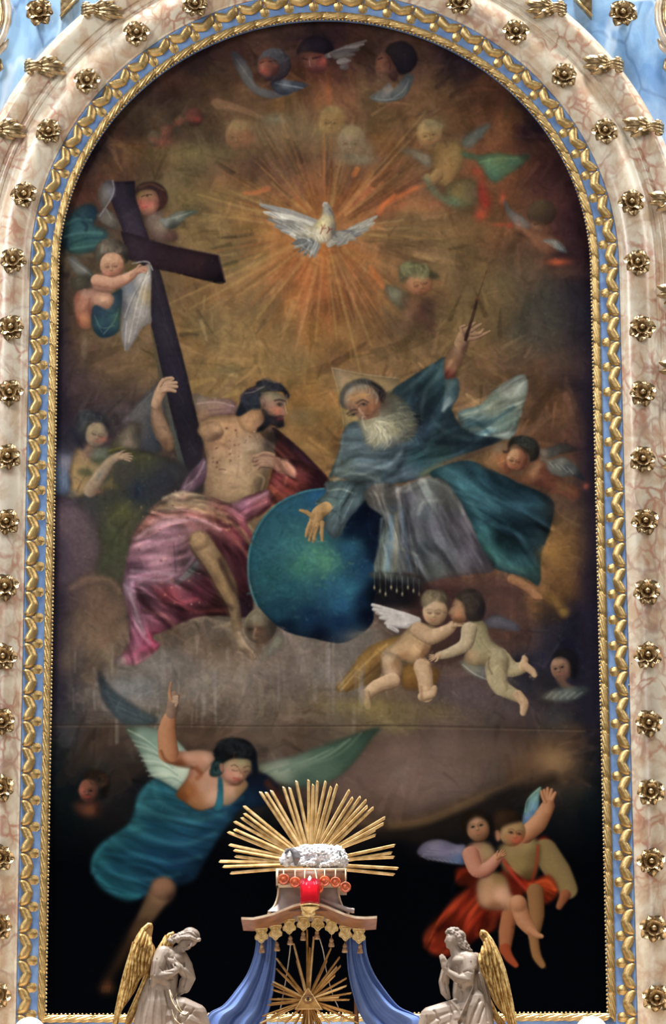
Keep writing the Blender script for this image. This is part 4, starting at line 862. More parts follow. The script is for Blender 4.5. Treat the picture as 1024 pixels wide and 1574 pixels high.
# body and mantle
area([(280,290),(340,240),(430,185),(478,162),(500,230),(520,240),(520,300),(500,350),(560,430),(680,455),(600,490),(480,540),(420,580),(320,610),(200,620),(90,590),(60,590),(95,500),(110,430),(150,390),(250,400)],
     [(300,300,'2a3e46'),(400,230,'24383f'),(470,190,'2c444a'),(380,330,'22323c'),(440,340,'20303a'),(510,280,'2c4850'),(470,420,'1e2e36'),(400,420,'1c2834'),(380,520,'1e343c'),(450,510,'243a3c'),(620,465,'22303a'),(540,460,'1c2c36'),(130,480,'4c5a60'),(200,520,'4a5a62'),(110,560,'4a5652'),(200,580,'444f52'),(280,560,'40505a'),(300,480,'384650'),(340,590,'34404a')], 1, 1.2)
for a, c, w in (([(470,175),(440,240),(400,300),(390,380)],'43585a',6),([(430,190),(380,240),(320,290)],'3c525a',6),([(380,260),(360,320),(380,400)],'162028',9),([(500,240),(480,300),(470,350)],'70868c',6),([(515,300),(490,345)],'1a2c36',6),([(110,440),(100,500),(85,570)],'65716f',5),([(90,560),(170,545),(260,555),(320,500)],'66747a',5),([(100,590),(200,560),(290,575),(330,510)],'2c3840',6),([(110,520),(180,510),(260,530)],'5a6c76',6),([(80,600),(150,575),(240,600)],'7a867e',4),([(250,600),(310,560),(335,490)],'202c36',6),([(430,380),(480,430),(560,455)],'2e4248',7),([(330,420),(420,460),(560,470),(640,465)],'141e28',7),([(340,540),(400,500),(440,430)],'2a4648',7)): stroke(a, w, c, .6, 3)
area([(380,580),(440,545),(520,515),(640,480),(680,460),(620,500),(540,530),(450,570),(400,590)], [(420,570,'585e48'),(500,530,'584a38'),(600,500,'5c4638')], .85, 2)
# raised arm and hand with sceptre
FR = ('46322a','7c5e46','9a7c58')
area([(478,240),(474,165),(520,100),(560,95),(548,150),(520,200),(510,235)], [(490,170,'7a5c40'),(520,130,'84664c'),(545,130,'5c4030'),(490,230,'5c2e26'),(515,190,'6a4a36')], 1, 1.2)
area([(470,250),(520,238),(522,300),(480,345),(465,355),(480,300)], [(490,260,'50686a'),(475,340,'8c9c9e'),(515,280,'34484f')], .9, 1.2)
limb([(530,110),(548,80),(565,75)], [22,24,22], FR)
for b, m, e in (((560,95),(590,90),(635,68)),((570,80),(600,75),(612,62)),((568,66),(590,52),(604,42)),((556,60),(570,46),(584,38))): limb([b, m, e], [8,7,4], FR, soft=.7)
limb([(535,70),(532,55),(545,48)], [7,6,5], FR, soft=.7)
view(560, 150, 2.768)
stroke([(432,1030),(445,985),(470,905),(480,860)], 7, '2c1e1a', .95, 1, w1=5); stroke([(480,862),(500,800),(522,735)], 3, '3c2818', .9, 1, w1=1.6); stroke([(455,950),(470,905)], 2, '6a4a38', .6, 1); blob(482,855,8,8,'5c3424',.8); blob(435,1010,12,18,'241614',.7)
view(480, 480, 2.327)
# lower robe: grey stole and lap, teal cloak
area([(420,580),(480,545),(560,530),(640,560),(740,610),(830,650),(866,690),(850,780),(820,870),(812,975),(760,950),(640,910),(600,840),(560,740),(500,640)], [(470,560,'1f383f'),(560,560,'1c343e'),(560,640,'22404a'),(640,620,'1a323e'),(760,660,'182c38'),(850,700,'17262e'),(700,760,'162834'),(620,780,'1c3a40'),(640,860,'25484a'),(700,900,'1e3a40'),(800,850,'182c34'),(790,940,'1d3a3c'),(830,780,'15222a')], 1, 1.2)
for a, c, w in (([(480,560),(600,640),(700,760)],'2c5058',9),([(520,600),(580,700),(640,820)],'30585c',7),([(560,560),(680,620),(800,680)],'122430',9),([(600,800),(660,880),(760,930)],'34605a',9),([(600,640),(700,680),(820,690)],'22424c',9),([(640,720),(720,760),(800,760)],'0e1c28',10),([(700,840),(760,860),(820,820)],'0f1e28',10),([(580,720),(600,760),(640,740)],'12202c',7),([(750,620),(850,690),(830,800)],'0f1a20',6)): stroke(a, w, c, .5, 5)
area([(190,640),(240,610),(330,620),(400,590),(470,600),(520,660),(560,740),(600,830),(650,920),(560,940),(480,950),(390,970),(385,945),(340,935),(225,930),(240,830),(255,740),(200,690)],
     [(230,650,'5a5650'),(300,640,'64605c'),(280,720,'5c6060'),(260,800,'5c6866'),(240,910,'5e6860'),(320,800,'606468'),(360,920,'56585a'),(360,760,'42424a'),(340,660,'3e3e44'),(420,630,'5a605c'),(480,650,'5c5c58'),(400,720,'3c4246'),(440,760,'4c4c54'),(520,760,'56525a'),(560,840,'504a54'),(480,860,'44464c'),(440,920,'3c4240'),(600,910,'3e3c44'),(400,850,'3a4046')], 1, 1.2)
for a, c, w in (([(320,650),(350,740),(370,830),(385,940)],'2c2e34',5),([(400,690),(420,780),(450,850),(510,920)],'30323a',5),([(330,640),(420,600),(490,640),(540,720)],'787a74',5),([(380,720),(400,680),(470,670)],'72746e',5),([(300,640),(335,620),(420,590)],'8a8880',4),([(250,740),(240,840),(228,925)],'7c8a84',4),([(290,700),(280,800),(270,920)],'3e5a70',8),([(320,700),(335,820),(350,920)],'3c4e66',7),([(300,720),(300,820),(295,925)],'8a8468',6),([(270,820),(330,850),(375,870)],'787a70',3),([(540,740),(570,820),(610,900)],'6a6670',6),([(225,690),(290,720),(320,700)],'4a4844',5),([(460,700),(500,780),(560,900)],'606068',7),([(210,650),(300,660)],'74706a',4)): stroke(a, w, c, .55, 3)
area([(220,928),(385,945),(395,975),(360,985),(225,955)], [(240,940,'4a504c'),(370,960,'3c3f42')], .9, 1.5)
area([(215,955),(390,975),(400,1040),(330,1060),(210,1050)], '06090f', .85, 5)
for k in range(9):
    x = 222 + 20 * k
    stroke([(x, 930 + 3 * k), (x + 1, 975 + (k % 3) * 12)], 1.4, '6a6e60', .7, .8); ball(x + 1, 985 + (k % 3) * 12, 4, 8, ('3a382c','6c6650','a09a80'))
folds_in([(110,430),(250,420),(330,520),(300,620),(60,600)], -8, 9, .34, 311)
folds_in([(290,300),(478,165),(520,240),(480,360),(390,420)], -55, 11, .40, 312)
folds_in([(330,400),(500,350),(680,455),(480,540),(330,600)], -20, 12, .34, 313)
folds_in([(520,360),(750,222),(772,270),(715,450),(600,450)], -24, 9, .34, 314)
folds_in([(420,580),(560,530),(740,610),(866,690),(840,800),(640,780),(520,650)], 32, 13, .5, 315)
folds_in([(560,740),(700,780),(840,800),(812,975),(650,910)], 55, 12, .45, 316)
folds_in([(190,640),(330,640),(385,945),(225,930)], 78, 7, .34, 317)
folds_in([(330,640),(470,600),(560,740),(650,920),(390,970)], 60, 11, .38, 318)
view(360, 740, 3.413)
folds_in([(500,20),(690,20),(660,130),(550,285),(480,160)], -60, 8, .36, 319)
# head: brow, beard
view(490, 560, 4.876)
area([(300,400),(420,300),(500,200),(640,270),(720,400),(740,480),(690,560),(600,600),(500,640),(430,660),(370,640),(330,520)], [(360,420,'8a8468'),(450,480,'a89f80'),(420,580,'8c876c'),(480,540,'b0a88c'),(560,480,'98906c'),(600,400,'5c5c4c'),(680,430,'585848'),(560,330,'4c4c40'),(640,320,'444840'),(680,520,'4a4a44'),(560,590,'5c605c'),(400,640,'586468'),(470,640,'5c6a70'),(500,300,'4a4034')], 1, 4)
q = np.random.RandomState(17)
for k in range(150):
    t = q.uniform(-.5, 2.2); r0 = q.uniform(20, 150); x, y = 400 + r0 * 1.4 * math.cos(t * .8 - .1), 420 + r0 * math.sin(t * .8)
    L = q.uniform(40, 110); t2 = t * .8 + q.uniform(-.4, .4)
    far = min(1, r0 / 150 + max(0, .4 - t) * .8)
    c = [('c8c2a4','a8a284','e0d8bc'),('5c5c50','747460','8c8a70')][1 if q.rand() < far else 0][k % 3]
    stroke([(x, y), (x + L * .6 * math.cos(t2), y + L * .6 * math.sin(t2)), (x + L * math.cos(t2 + .35), y + L * math.sin(t2 + .35))], q.uniform(2, 6), c, q.uniform(.3, .6), 2.2, w1=1)
for k in range(70):
    t = q.uniform(-.9, .9); x, y = 560 + 150 * q.rand(), 420 + 170 * q.uniform(-1, 1) * (1 - .3 * q.rand())
    L = q.uniform(30, 80); stroke([(x, y), (x + L * .6, y + L * .25 * t), (x + L, y + L * .6 * t + 12)], q.uniform(3, 8), ['3c4240','6a6a58','8c8a70','4a4a42','2c3438'][k % 5], q.uniform(.3, .6), 2.2, w1=1)
area([(165,280),(170,220),(210,160),(290,125),(370,120),(440,180),(470,280),(450,350),(400,390),(330,420),(290,390),(230,350),(190,320)], [(190,260,'7c7460'),(230,190,'8a8474'),(320,150,'807a66'),(260,250,'946c46'),(330,240,'9a7248'),(400,220,'8c6c50'),(430,280,'84563c'),(280,310,'8a6448'),(360,350,'7a5038'),(230,320,'80604a'),(330,380,'8a6a54'),(450,240,'5c4638')], 1, 2.5)
area([(160,300),(160,220),(205,150),(290,112),(360,108),(430,140),(490,190),(500,240),(470,290),(440,220),(390,165),(310,150),(240,175),(200,220),(185,290),(215,330),(190,330)], [(170,260,'5c5850'),(230,150,'625e54'),(330,115,'484640'),(440,150,'2a2628'),(480,220,'241e22'),(470,270,'3a2826')], 1, 3)
for k in range(26): stroke([(250+9*k+q.uniform(-9,9),118+.06*(k-8)**2*8+q.uniform(-9,9)),(275+9*k+q.uniform(-9,9),150+2.6*k),(285+8*k+q.uniform(-14,14),185+3.4*k)], q.uniform(2,5), ['7a776c','2c282a','4a463f'][k%3], .32, 2)
for a, c, w in (([(290,290),(330,268),(370,285)],'241c1e',8),([(215,370),(250,345),(285,340)],'241c1e',8),([(300,310),(335,290),(365,305)],'2c2422',5),([(225,385),(260,372),(290,365)],'2c2422',6),([(300,330),(320,360),(345,385),(330,395)],'b08a6c',7),([(345,380),(370,385)],'4a2c22',7),([(350,410),(400,395)],'84443c',6),([(320,290),(290,330),(290,360)],'6c4a36',5),([(210,270),(280,245),(370,225)],'a8804e',6),([(220,240),(300,215)],'6c5238',3),([(326,405),(338,450),(352,490)],'a8a08c',6),([(370,400),(440,380),(450,340)],'6a4a38',10),([(410,200),(440,240),(430,290)],'8c8270',8)): stroke(a, w, c, .75, 2)
blob(335,300,14,10,'1c1a22',.9); blob(262,378,12,9,'1c1a20',.9); blob(400,320,24,24,'9a5c3c',.4)

# ---------------------------------------------------------------- cherub at the right, behind the cloak
view(740, 640, 5.689)
area([(0,360),(100,260),(210,200),(260,300),(260,460),(240,510),(100,470),(0,430)], [(60,360,'7c5c3c'),(150,270,'74604a'),(180,370,'94603c'),(120,430,'7c5838'),(230,440,'6c3e2c')], .95, 4)
area([(490,330),(520,290),(600,270),(720,230),(850,290),(800,310),(700,330),(580,370)], [(530,310,'72685a'),(620,290,'40403e'),(740,260,'35322f'),(800,300,'302a2a')], .95, 3)
area([(510,370),(600,380),(700,355),(770,380),(850,460),(910,570),(800,520),(700,530),(600,500)], [(570,400,'7c7c70'),(640,430,'62645e'),(710,370,'7a7a70'),(760,450,'44484a'),(880,540,'262a34'),(620,490,'686860')], .95, 3)
for k in range(8): stroke([(570+26*k,400+6*k),(610+28*k,440+9*k)], 4, 'a0a094' if k%2 else '4a4c4a', .6, 1.5)
area([(240,500),(350,520),(420,430),(500,380),(570,400),(585,480),(680,540),(780,590),(860,640),(850,720),(760,720),(640,670),(500,620),(330,570)], [(480,430,'92684a'),(380,520,'744a32'),(540,480,'5a3226'),(600,560,'5c3426'),(720,600,'64442e'),(800,650,'6c442c'),(840,700,'6a3c2c'),(520,590,'502c24'),(440,480,'8a6444')], .95, 4)
blob(915,610,30,30,'a0503c',.7); stroke([(620,660),(720,670),(800,740)], 10, '6a3a2c', .6, 5)
face(310, 380, 92, ('40261e','7c5036','a87e56'), 12, -.3, .45, '22160f', '7a3026', '9a4c34', 1.05, L=(-.65,-.35), closed=True, soft=2.5)
blob(285,310,40,36,'b4906a',.6); blob(240,360,18,14,'c09a78',.6); blob(390,420,50,60,'46281e',.55)
area([(230,300),(240,220),(300,175),(400,175),(480,215),(510,300),(490,370),(430,400),(420,340),(350,270),(300,240),(260,260),(240,310),(200,320),(185,300)], [(250,240,'26241f'),(340,190,'24282a'),(450,230,'262a28'),(490,320,'1e1c1c'),(430,320,'2c2620'),(210,300,'26201c')], 1, 3)
curls(390, 230, 100, 50, '343630', 36, 16, .5, 41)
# clouds under God the Father
view(480, 480, 2.327)
for x, y, rx, ry, c, a in ((600,990,140,60,'4e3830',.85),(480,1000,60,40,'3c2424',.7),(880,880,60,60,'7c5a30',.6),(900,960,40,50,'604428',.6),(850,860,40,20,'8c6832',.5),(930,830,40,60,'5c4028',.5),(900,700,50,50,'4e3a30',.5),(700,1010,60,50,'54383a',.6),(860,1080,40,40,'2c221c',.7)): blob(x, y, rx, ry, c, a)
limb([(715,955),(770,985),(810,1020)], [18,16,13], ('4a3020','805a3c','98704c'), soft=1.5); blob(805,1022,24,12,'8a6040',.8); stroke([(790,1028),(830,1030)], 3, '3c2418', .7, 1)
stroke([(840,1010),(880,1040),(900,1080)], 12, '6c5226', .7, 5); blob(900,1070,20,14,'84682e',.6)

# ---------------------------------------------------------------- the bank of cloud and the two embracing cherubs
view(500, 880, 2.438)
for x, y, rx, ry, c, a in ((130,240,60,26,'5c5850',.8),(60,330,80,60,'625a52',.7),(140,290,60,50,'57504c',.6),(480,440,120,70,'4c4044',.6),(200,520,100,40,'6a5c38',.7),(420,520,90,40,'5e5034',.7),(560,470,100,60,'4c4246',.6),(700,520,60,50,'4a3e3e',.6),(860,540,60,50,'34363a',.6),(300,480,80,30,'4a3c34',.6)): blob(x, y, rx, ry, c, a)
area([(370,60),(470,70),(600,60),(720,70),(760,180),(770,250),(700,230),(600,200),(560,300),(420,340),(300,260),(330,130)], [(420,120,'32201f'),(650,100,'4a342c'),(720,160,'4c362e'),(560,250,'2c1f22'),(400,300,'34221e'),(620,190,'3a2c30')], .8, 6)
GD = ('5a4220','8c6a34','b08c4c')
area([(40,430),(80,380),(150,290),(230,250),(290,240),(280,300),(220,340),(200,400),(130,430),(60,450)], [(60,430,'7c5e30'),(130,340,'8c6a34'),(220,270,'8a6834'),(200,370,'5c4426'),(120,420,'6c5028')], 1, 1.5)
for a, c in (([(60,440),(130,360),(230,270)],'b08e50'),([(80,445),(160,380),(220,330)],'4a3418'),([(50,430),(120,350)],'a8843e')): stroke(a, 4, c, .6, 1.5)
area([(290,350),(370,340),(430,370),(400,440),(330,440),(290,430)], [(310,370,'7c5a28'),(380,400,'5e401e'),(330,430,'6c4a22')], .95, 2.5)
for k, tip in enumerate(((178,122),(182,138),(195,152),(208,170),(228,190),(250,208),(270,220))):
    limb([(345-6*k,180+3*k),(290-8*k,160+6*k),tip], [14,14,7], ('5a5658','97928e','bab4ae'), L=(-.2,-.6), soft=.9); stroke([(300-8*k,172+6*k),(tip[0]+6,tip[1]+7)], 1.6, '5c585c', .6, .8)
KF = ('54402e','9c8060','c4a682'); KG = ('4c4432','8a7c5c','aaa07c')
area([(320,200),(370,190),(420,215),(400,270),(380,310),(330,340),(290,330),(225,330),(215,295),(260,260)], [(340,210,'96825e'),(390,230,'8c7450'),(300,270,'a88a64'),(350,290,'b4926a'),(250,300,'b0946e'),(370,300,'7a5638'),(290,320,'94704a')], 1, 1.4)
area([(215,300),(270,310),(290,350),(275,420),(240,425),(215,370)], [(235,320,'b49a78'),(270,340,'8a6a48'),(245,390,'b4977a'),(270,400,'7c5a40')], 1, 1.4)
limb([(250,405),(190,430),(155,460)], [30,26,20], KF); limb([(150,455),(155,485),(160,500)], [18,16,13], KF)
limb([(365,355),(375,400),(380,460)], [34,30,26], KF); limb([(365,465),(400,455),(410,432)], [18,16,10], KF); stroke([(360,430),(362,480)], 4, '6c4c34', .6, 2)
limb([(350,215),(400,240),(460,215),(480,195)], [30,30,22,15], KF); hand(478, 198, -18, 44, KF, 10)
face(412, 145, 47, ('5c4632','a08462','c4a888'), 3, -.22, .38, '30221c', '8c3c30', 'ac6a50', 1.15, closed=True)
area([(362,125),(362,85),(400,65),(445,72),(465,110),(463,160),(452,120),(420,105),(390,118),(375,130)], [(370,95,'7a6c52'),(410,75,'5c5242'),(455,110,'44382e'),(390,110,'8c7e62')], 1, 1.5); curls(410, 90, 44, 22, '74684e', 30, 6, .6, 51)
# second cherub seen from the back
area([(600,180),(640,160),(690,175),(730,200),(720,220),(650,210),(610,205)], [(640,175,'565660'),(700,200,'4c4c58')], .9, 1.5)
area([(510,330),(600,350),(640,370),(600,400),(560,390),(520,360)], [(540,350,'7a7868'),(600,385,'6a6a64')], .9, 1.5); stroke([(515,345),(560,380),(605,400)], 3, 'b0aea4', .6, 1)
limb([(650,330),(700,362),(745,355)], [48,30,20], KG); limb([(740,350),(748,330),(745,318)], [16,14,8], KF); limb([(748,350),(775,370),(785,385)], [16,14,9], KF)
area([(510,215),(550,180),(600,190),(620,250),(670,290),(690,330),(680,380),(660,430),(620,400),(610,350),(560,350),(520,330),(530,280)], [(540,220,'9a8e6c'),(590,210,'7c7454'),(580,270,'8a8260'),(650,310,'a09472'),(540,310,'9c8260'),(600,340,'7a6c4c'),(650,390,'948664'),(680,360,'6c6246')], 1, 1.4)
limb([(640,390),(660,430),(720,465)], [36,30,22], KG); limb([(722,460),(745,490),(742,525)], [20,18,12], KF); limb([(640,360),(645,400),(655,430)], [42,38,30], KG, a=.7)
stroke([(615,320),(612,350),(625,380)], 3, '5c4a34', .7, 1.5); stroke([(578,240),(596,275),(620,300)], 2, '6a5e40', .5, 1.5)
limb([(540,215),(525,270),(470,300),(425,312)], [30,26,20,14], ('544838','948466','b4a486')); hand(425, 312, 165, 36, KF, 10)
area([(468,140),(490,95),(520,90),(530,150),(520,190),(480,185),(470,165),(460,150)], [(480,120,'8c6c50'),(500,150,'96704e'),(470,145,'a07c60'),(500,180,'6c4830')], 1, 1.3)
stroke([(474,128),(484,122)], 2, '2c1e18', .8, .8); blob(498,160,12,12,'a86a4c',.5); stroke([(464,160),(474,163)], 2, '6c2c24', .8, .8)
area([(490,95),(500,75),(540,62),(580,75),(600,120),(592,170),(560,185),(530,170),(520,120)], [(510,85,'3c342c'),(560,80,'2a2624'),(585,140,'201c1e'),(530,130,'3c322a')], 1, 1.5); curls(550, 115, 36, 44, '3a322c', 26, 8, .6, 52)
# lone head at the right edge
face(885, 360, 40, ('3c2a26','6c5040','907058'), -14, -.45, -.3, '1c1412', '8a3430', '8c4c3c', 1.2)
area([(850,320),(865,295),(910,285),(945,320),(945,380),(925,400),(915,340),(890,320)], [(870,300,'1c1a1c'),(920,320,'17161c'),(935,370,'15141a')], 1, 2); stroke([(880,400),(905,430),(935,440)], 14, '5c4436', .8, 2.5)
area([(812,470),(850,440),(900,430),(960,425),(990,440),(940,475),(870,485)], [(840,465,'6a6c62'),(900,460,'5c6460'),(970,440,'3c4648')], .9, 2)
for k in range(5): stroke([(830+26*k,470),(850+28*k,450)], 4, '84867a', .4, 1.5)

# drips, craquelure and the seam between the two canvases
view(0, 0, 1)
q = np.random.RandomState(77)
for k in range(80):
    x, y = q.uniform(100, 560), q.uniform(985, 1090); stroke([(x, y), (x + q.uniform(-2, 2), y + q.uniform(15, 60))], q.uniform(.8, 4), ['8c8680','6c6058','9a948c','5a5250','7a6a58'][k % 5], q.uniform(.12, .35), 1.5)
for x, y, rx, ry, c, a in ((330,1040,60,24,'76706a',.5),(250,1020,40,20,'807a74',.5),(430,1020,40,30,'5c524c',.4),(450,1050,26,24,'544a46',.5),(200,1060,60,24,'76787a',.5),(500,1030,40,20,'706860',.5),(420,1075,60,12,'6c6254',.5),(560,1085,70,12,'74663c',.6)): blob(x, y, rx, ry, c, a)
for x, y in ((428,1040),(330,1050),(505,1010),(512,1060)): stroke([(x, y - 20), (x + 1, y + 36)], 2.2, '8e8890', .22, 1.8)
stroke([(70,1114),(200,1113),(400,1116),(600,1115),(760,1118),(921,1122)], 1.1, '2c241c', .7, .7)
stroke([(70,1117),(300,1117),(600,1119),(900,1124)], 1.0, '8a7658', .3, .8)
for k in range(120):
    x, y = q.uniform(100, 700), q.uniform(1090, 1116); L = q.uniform(3, 22)
    stroke([(x, y), (x + L, y + q.uniform(-2, 2))], q.uniform(.4, 1.1), ['8a7c64','4a3c2e','2a221c','5c4e3e'][k % 4], q.uniform(.12, .4), .8)
area([(100,1120),(300,1120),(560,1122),(540,1150),(400,1150),(200,1140)], [(150,1130,'43352b'),(300,1128,'5c4434'),(500,1135,'5a4a3c')], .45, 8)

# ---------------------------------------------------------------- lower canvas: great dark cloud with lit rim
area([(515,1240),(520,1190),(560,1150),(640,1122),(760,1125),(830,1150),(850,1170),(800,1190),(740,1220),(650,1255),(600,1262),(550,1258)], [(550,1180,'5e4a42'),(620,1190,'6c5850'),(690,1190,'64524a'),(760,1160,'5a483e'),(600,1240,'584238'),(830,1160,'5c4636')], .6, 10)
stroke([(520,1245),(580,1268),(640,1262),(720,1230),(790,1200),(830,1165)], 7, '664c30', .5, 7, w1=5)
stroke([(600,1272),(660,1262),(740,1228)], 4, '7a5c36', .45, 5); blob(850,1165,34,26,'775c3c',.75); blob(852,1172,20,16,'8a6c46',.4); blob(800,1185,26,20,'4c3826',.6); stroke([(590,1280),(660,1278),(760,1235),(850,1200)], 10, '17130f', .7, 9); blob(885,1205,20,26,'3c3024',.6)
# small child's head at left
view(80, 1020, 2.56)
face(145, 500, 40, ('1c1412','4c3026','784a38'), -6, -.35, .1, '140e0c', '7a2820', '8a3c2c', 1.2, soft=1.6)
blob(120,500,14,14,'a85c48',.6); blob(135,525,12,6,'7c2c24',.6)
area([(120,450),(150,420),(200,425),(225,465),(215,520),(195,530),(190,480),(160,455)], [(150,435,'241a14'),(200,450,'1c1512'),(210,510,'14100e')], 1, 2.5); curls(180,455,40,30,'33251c',26,9,.6,61)
area([(85,550),(130,545),(180,540),(195,590),(150,605),(105,590)], [(110,560,'5a3424'),(150,580,'6a3c28'),(185,580,'3a2018')], .85, 4)

# ---------------------------------------------------------------- the flying angel in blue
area([(178,35),(188,28),(230,90),(300,150),(360,185),(420,215),(400,235),(330,245),(270,230),(215,170),(185,100)], [(190,50,'2a3036'),(230,120,'37434a'),(280,180,'35424a'),(360,215,'3c4a4c'),(210,150,'2c363e')], .92, 2)
for k in range(7): stroke([(200+12*k,90+16*k),(260+16*k,140+13*k),(340+10*k,195+6*k)], 4, '4a585e' if k%2 else '242c34', .4, 2)
area([(290,255),(340,245),(420,260),(500,310),(560,400),(540,450),(500,500),(440,470),(390,440),(350,360),(315,300)], [(310,265,'4e5c4a'),(350,280,'6c8074'),(420,320,'6a8474'),(380,390,'869a8a'),(450,430,'a0b09c'),(520,420,'a8b4a0'),(480,480,'889c8e'),(330,300,'5e7064')], 1, 1.4)
for k in range(11): stroke([(300+9*k,262+20*k),(370+10*k,300+15*k),(450+6*k,370+10*k)], 3, ['b4c0ac','4e6458','94a898'][k%3], .45, 1.6)
area([(810,405),(880,380),(960,360),(1040,330),(1280,250),(1255,300),(1150,430),(1050,480),(940,480),(860,455)], [(830,420,'76806c'),(900,410,'7c8876'),(980,390,'5c7060'),(1050,390,'42594a'),(1150,350,'324a3c'),(1000,450,'3c5246'),(1240,270,'2c4036')], .95, 1.8)
for k in range(9): stroke([(830+16*k,430-2*k),(930+24*k,400-5*k),(1040+22*k,370-12*k)], 4, ['8c9884','34493c','5f7464'][k%3], .4, 2)
AF = ('4a2a18','8c5c40','b0806a')
# far arm and blue shawl
area([(770,440),(830,430),(880,470),(890,520),(840,560),(760,570),(700,580),(740,500)], [(800,450,'0c1220'),(850,500,'0c1426'),(760,540,'0e2238')], 1, 2)
stroke([(850,470),(880,510),(930,560),(960,600)], 14, '3c2016', .8, 4)
# dress
area([(400,455),(440,470),(490,500),(530,545),(580,580),(650,560),(740,520),(770,520),(720,600),(660,680),(600,780),(560,850),(480,880),(430,890),(360,920),(290,935),(200,890),(160,830),(155,770),(190,710),(290,640),(320,590),(340,510)],
     [(380,480,'205e70'),(430,500,'23667a'),(350,560,'256878'),(450,560,'185064'),(560,600,'1f5a74'),(660,590,'1a4a6c'),(740,550,'0e2a48'),(310,640,'1f5f6c'),(420,650,'124660'),(520,680,'16486a'),(600,680,'123858'),(240,700,'1a5666'),(180,770,'15505e'),(300,740,'10405a'),(400,760,'0f3d60'),(500,780,'10305a'),(580,790,'0a2038'),(220,850,'124a5c'),(300,900,'12485c'),(260,800,'0e384c'),(400,860,'0e3450'),(500,860,'0a1c30')], 1, 1.6)
for a, c, w in (([(340,560),(430,600),(560,620),(680,590)],'2f7c8c',8),([(330,600),(420,640),(540,670),(660,640)],'0c3850',9),([(310,640),(400,690),(520,710),(640,670)],'2a7286',7),([(290,660),(380,720),(500,740),(600,720)],'0c3650',9),([(240,690),(330,750),(460,780),(580,760)],'236880',8),([(200,720),(290,790),(420,820),(560,800)],'0b3048',10),([(180,760),(260,830),(380,850),(500,830)],'1f6078',7),([(165,790),(240,870),(340,890),(430,870)],'0c3444',8),([(180,840),(260,905),(340,915)],'217080',7),([(160,820),(170,760),(210,710)],'247080',6),([(400,470),(420,540),(520,590)],'347e92',6),([(430,480),(460,540),(560,590)],'124860',7),([(380,480),(350,540),(340,600)],'2f7486',7),([(560,590),(680,560),(750,530)],'2a6e90',5)): stroke(a, w, c, .5, 4)
folds_in([(400,455),(530,545),(650,560),(770,520),(600,780),(430,890),(290,935),(160,830),(290,640)], 14, 9, .20, 321, 6)
folds_in([(160,780),(300,830),(480,880),(290,935),(180,880)], 22, 8, .2, 322, 6)
shade([(400,455),(530,545),(650,560),(770,520),(600,780),(560,850),(430,890),(290,935),(200,890),(155,790),(290,640)], .80)
# legs
area([(385,880),(400,850),(450,840),(485,870),(480,920),(440,960),(400,1010),(350,1060),(300,1110),(310,1050),(350,960)], [(420,870,'6a4c38'),(460,880,'7a5a42'),(430,920,'6a5038'),(380,970,'54402c'),(330,1060,'3a2a1e'),(470,920,'3c2a20')], 1, 2.5)
ball(440, 885, 44, 42, ('2c1e18','684a36','86624a'), a=.7, soft=4)
area([(330,1020),(390,1000),(340,1090),(280,1180),(240,1240),(245,1290),(195,1295),(190,1270),(230,1200),(280,1100)], [(350,1030,'46321f'),(290,1130,'2e2014'),(240,1220,'2a1c12'),(215,1280,'4a2c18')], .95, 3.5)
for k in range(4): stroke([(200+9*k,1270),(197+9*k,1292)], 2, '6a4024', .6, 1)
# bodice, chest, arms, head
area([(550,400),(590,360),(650,370),(720,430),(770,470),(750,510),(700,555),(650,560),(580,578),(520,545),(488,515),(530,450)], [(560,420,'9c6a52'),(620,400,'b08870'),(600,480,'a07860'),(540,500,'84502a'),(560,550,'8a5c38'),(640,520,'b08a70'),(700,500,'ac8468'),(740,500,'8a6a48'),(520,520,'6a3c1c'),(700,540,'94785c')], 1, 1.5)
area([(655,440),(670,440),(672,560),(640,575),(650,520)], [(662,460,'1c6078'),(660,550,'24708a')], 1, 1.2)
area([(440,330),(500,345),(590,340),(640,360),(620,410),(580,440),(560,410),(490,400),(440,380)], [(470,370,'96644a'),(540,360,'b08268'),(610,370,'b4886e'),(500,395,'6c3c22'),(590,400,'a07258')], 1, 1.4)
limb([(465,205),(452,270),(458,350)], [22,36,40], ('54301c','8e5e3e','ae805c'))
stroke([(430,345),(450,382),(500,402),(560,412),(585,430)], 4, '4c2410', .7, 2.5); stroke([(570,410),(585,435),(572,450)], 8, '7a4628', .8, 3)
limb([(470,195),(474,160),(480,130)], [22,22,22], ('3c2c24','6a5244','8a7260'))
for k in range(3): limb([(468+6*k,140+6*k),(490,132+10*k),(480+4*k,148+8*k)], [8,8,6], ('4a382c','8a705c','a48a72'), soft=.8)
limb([(466,140),(462,110),(468,76)], [8,7,4], ('4c3424','8a6448','a07a5a'), soft=.8)
area([(640,400),(670,390),(690,430),(740,470),(690,470),(650,430)], [(660,420,'9c7460'),(710,460,'8a6650')], 1, 2)
view(180, 1030, 4.267)
area([(690,640),(720,590),(800,575),(870,590),(880,640),(850,700),(815,745),(770,755),(730,735),(690,700)], [(730,610,'a08464'),(820,600,'8a805c'),(870,630,'84704e'),(720,680,'a87a64'),(780,690,'ae8268'),(840,680,'7c5a44'),(770,745,'8a5c48'),(810,740,'644030')], 1, 2)
for a, c, w in (([(748,628),(772,622),(792,636)],'3c2a22',3.4),([(832,640),(855,630),(873,634)],'3c2a22',3.4),([(755,655),(775,662),(790,660)],'33241e',3),([(835,668),(858,662)],'33241e',3),([(800,650),(820,690),(812,705)],'6a4634',4),([(765,708),(785,712),(800,716)],'8a2c28',6),([(800,720),(770,726)],'8a3c34',4)): stroke(a, w, c, .85, 1.6)
blob(770,752,40,10,'4a2c20',.55); blob(745,690,30,26,'b8705c',.4); blob(815,695,8,14,'c09478',.6)
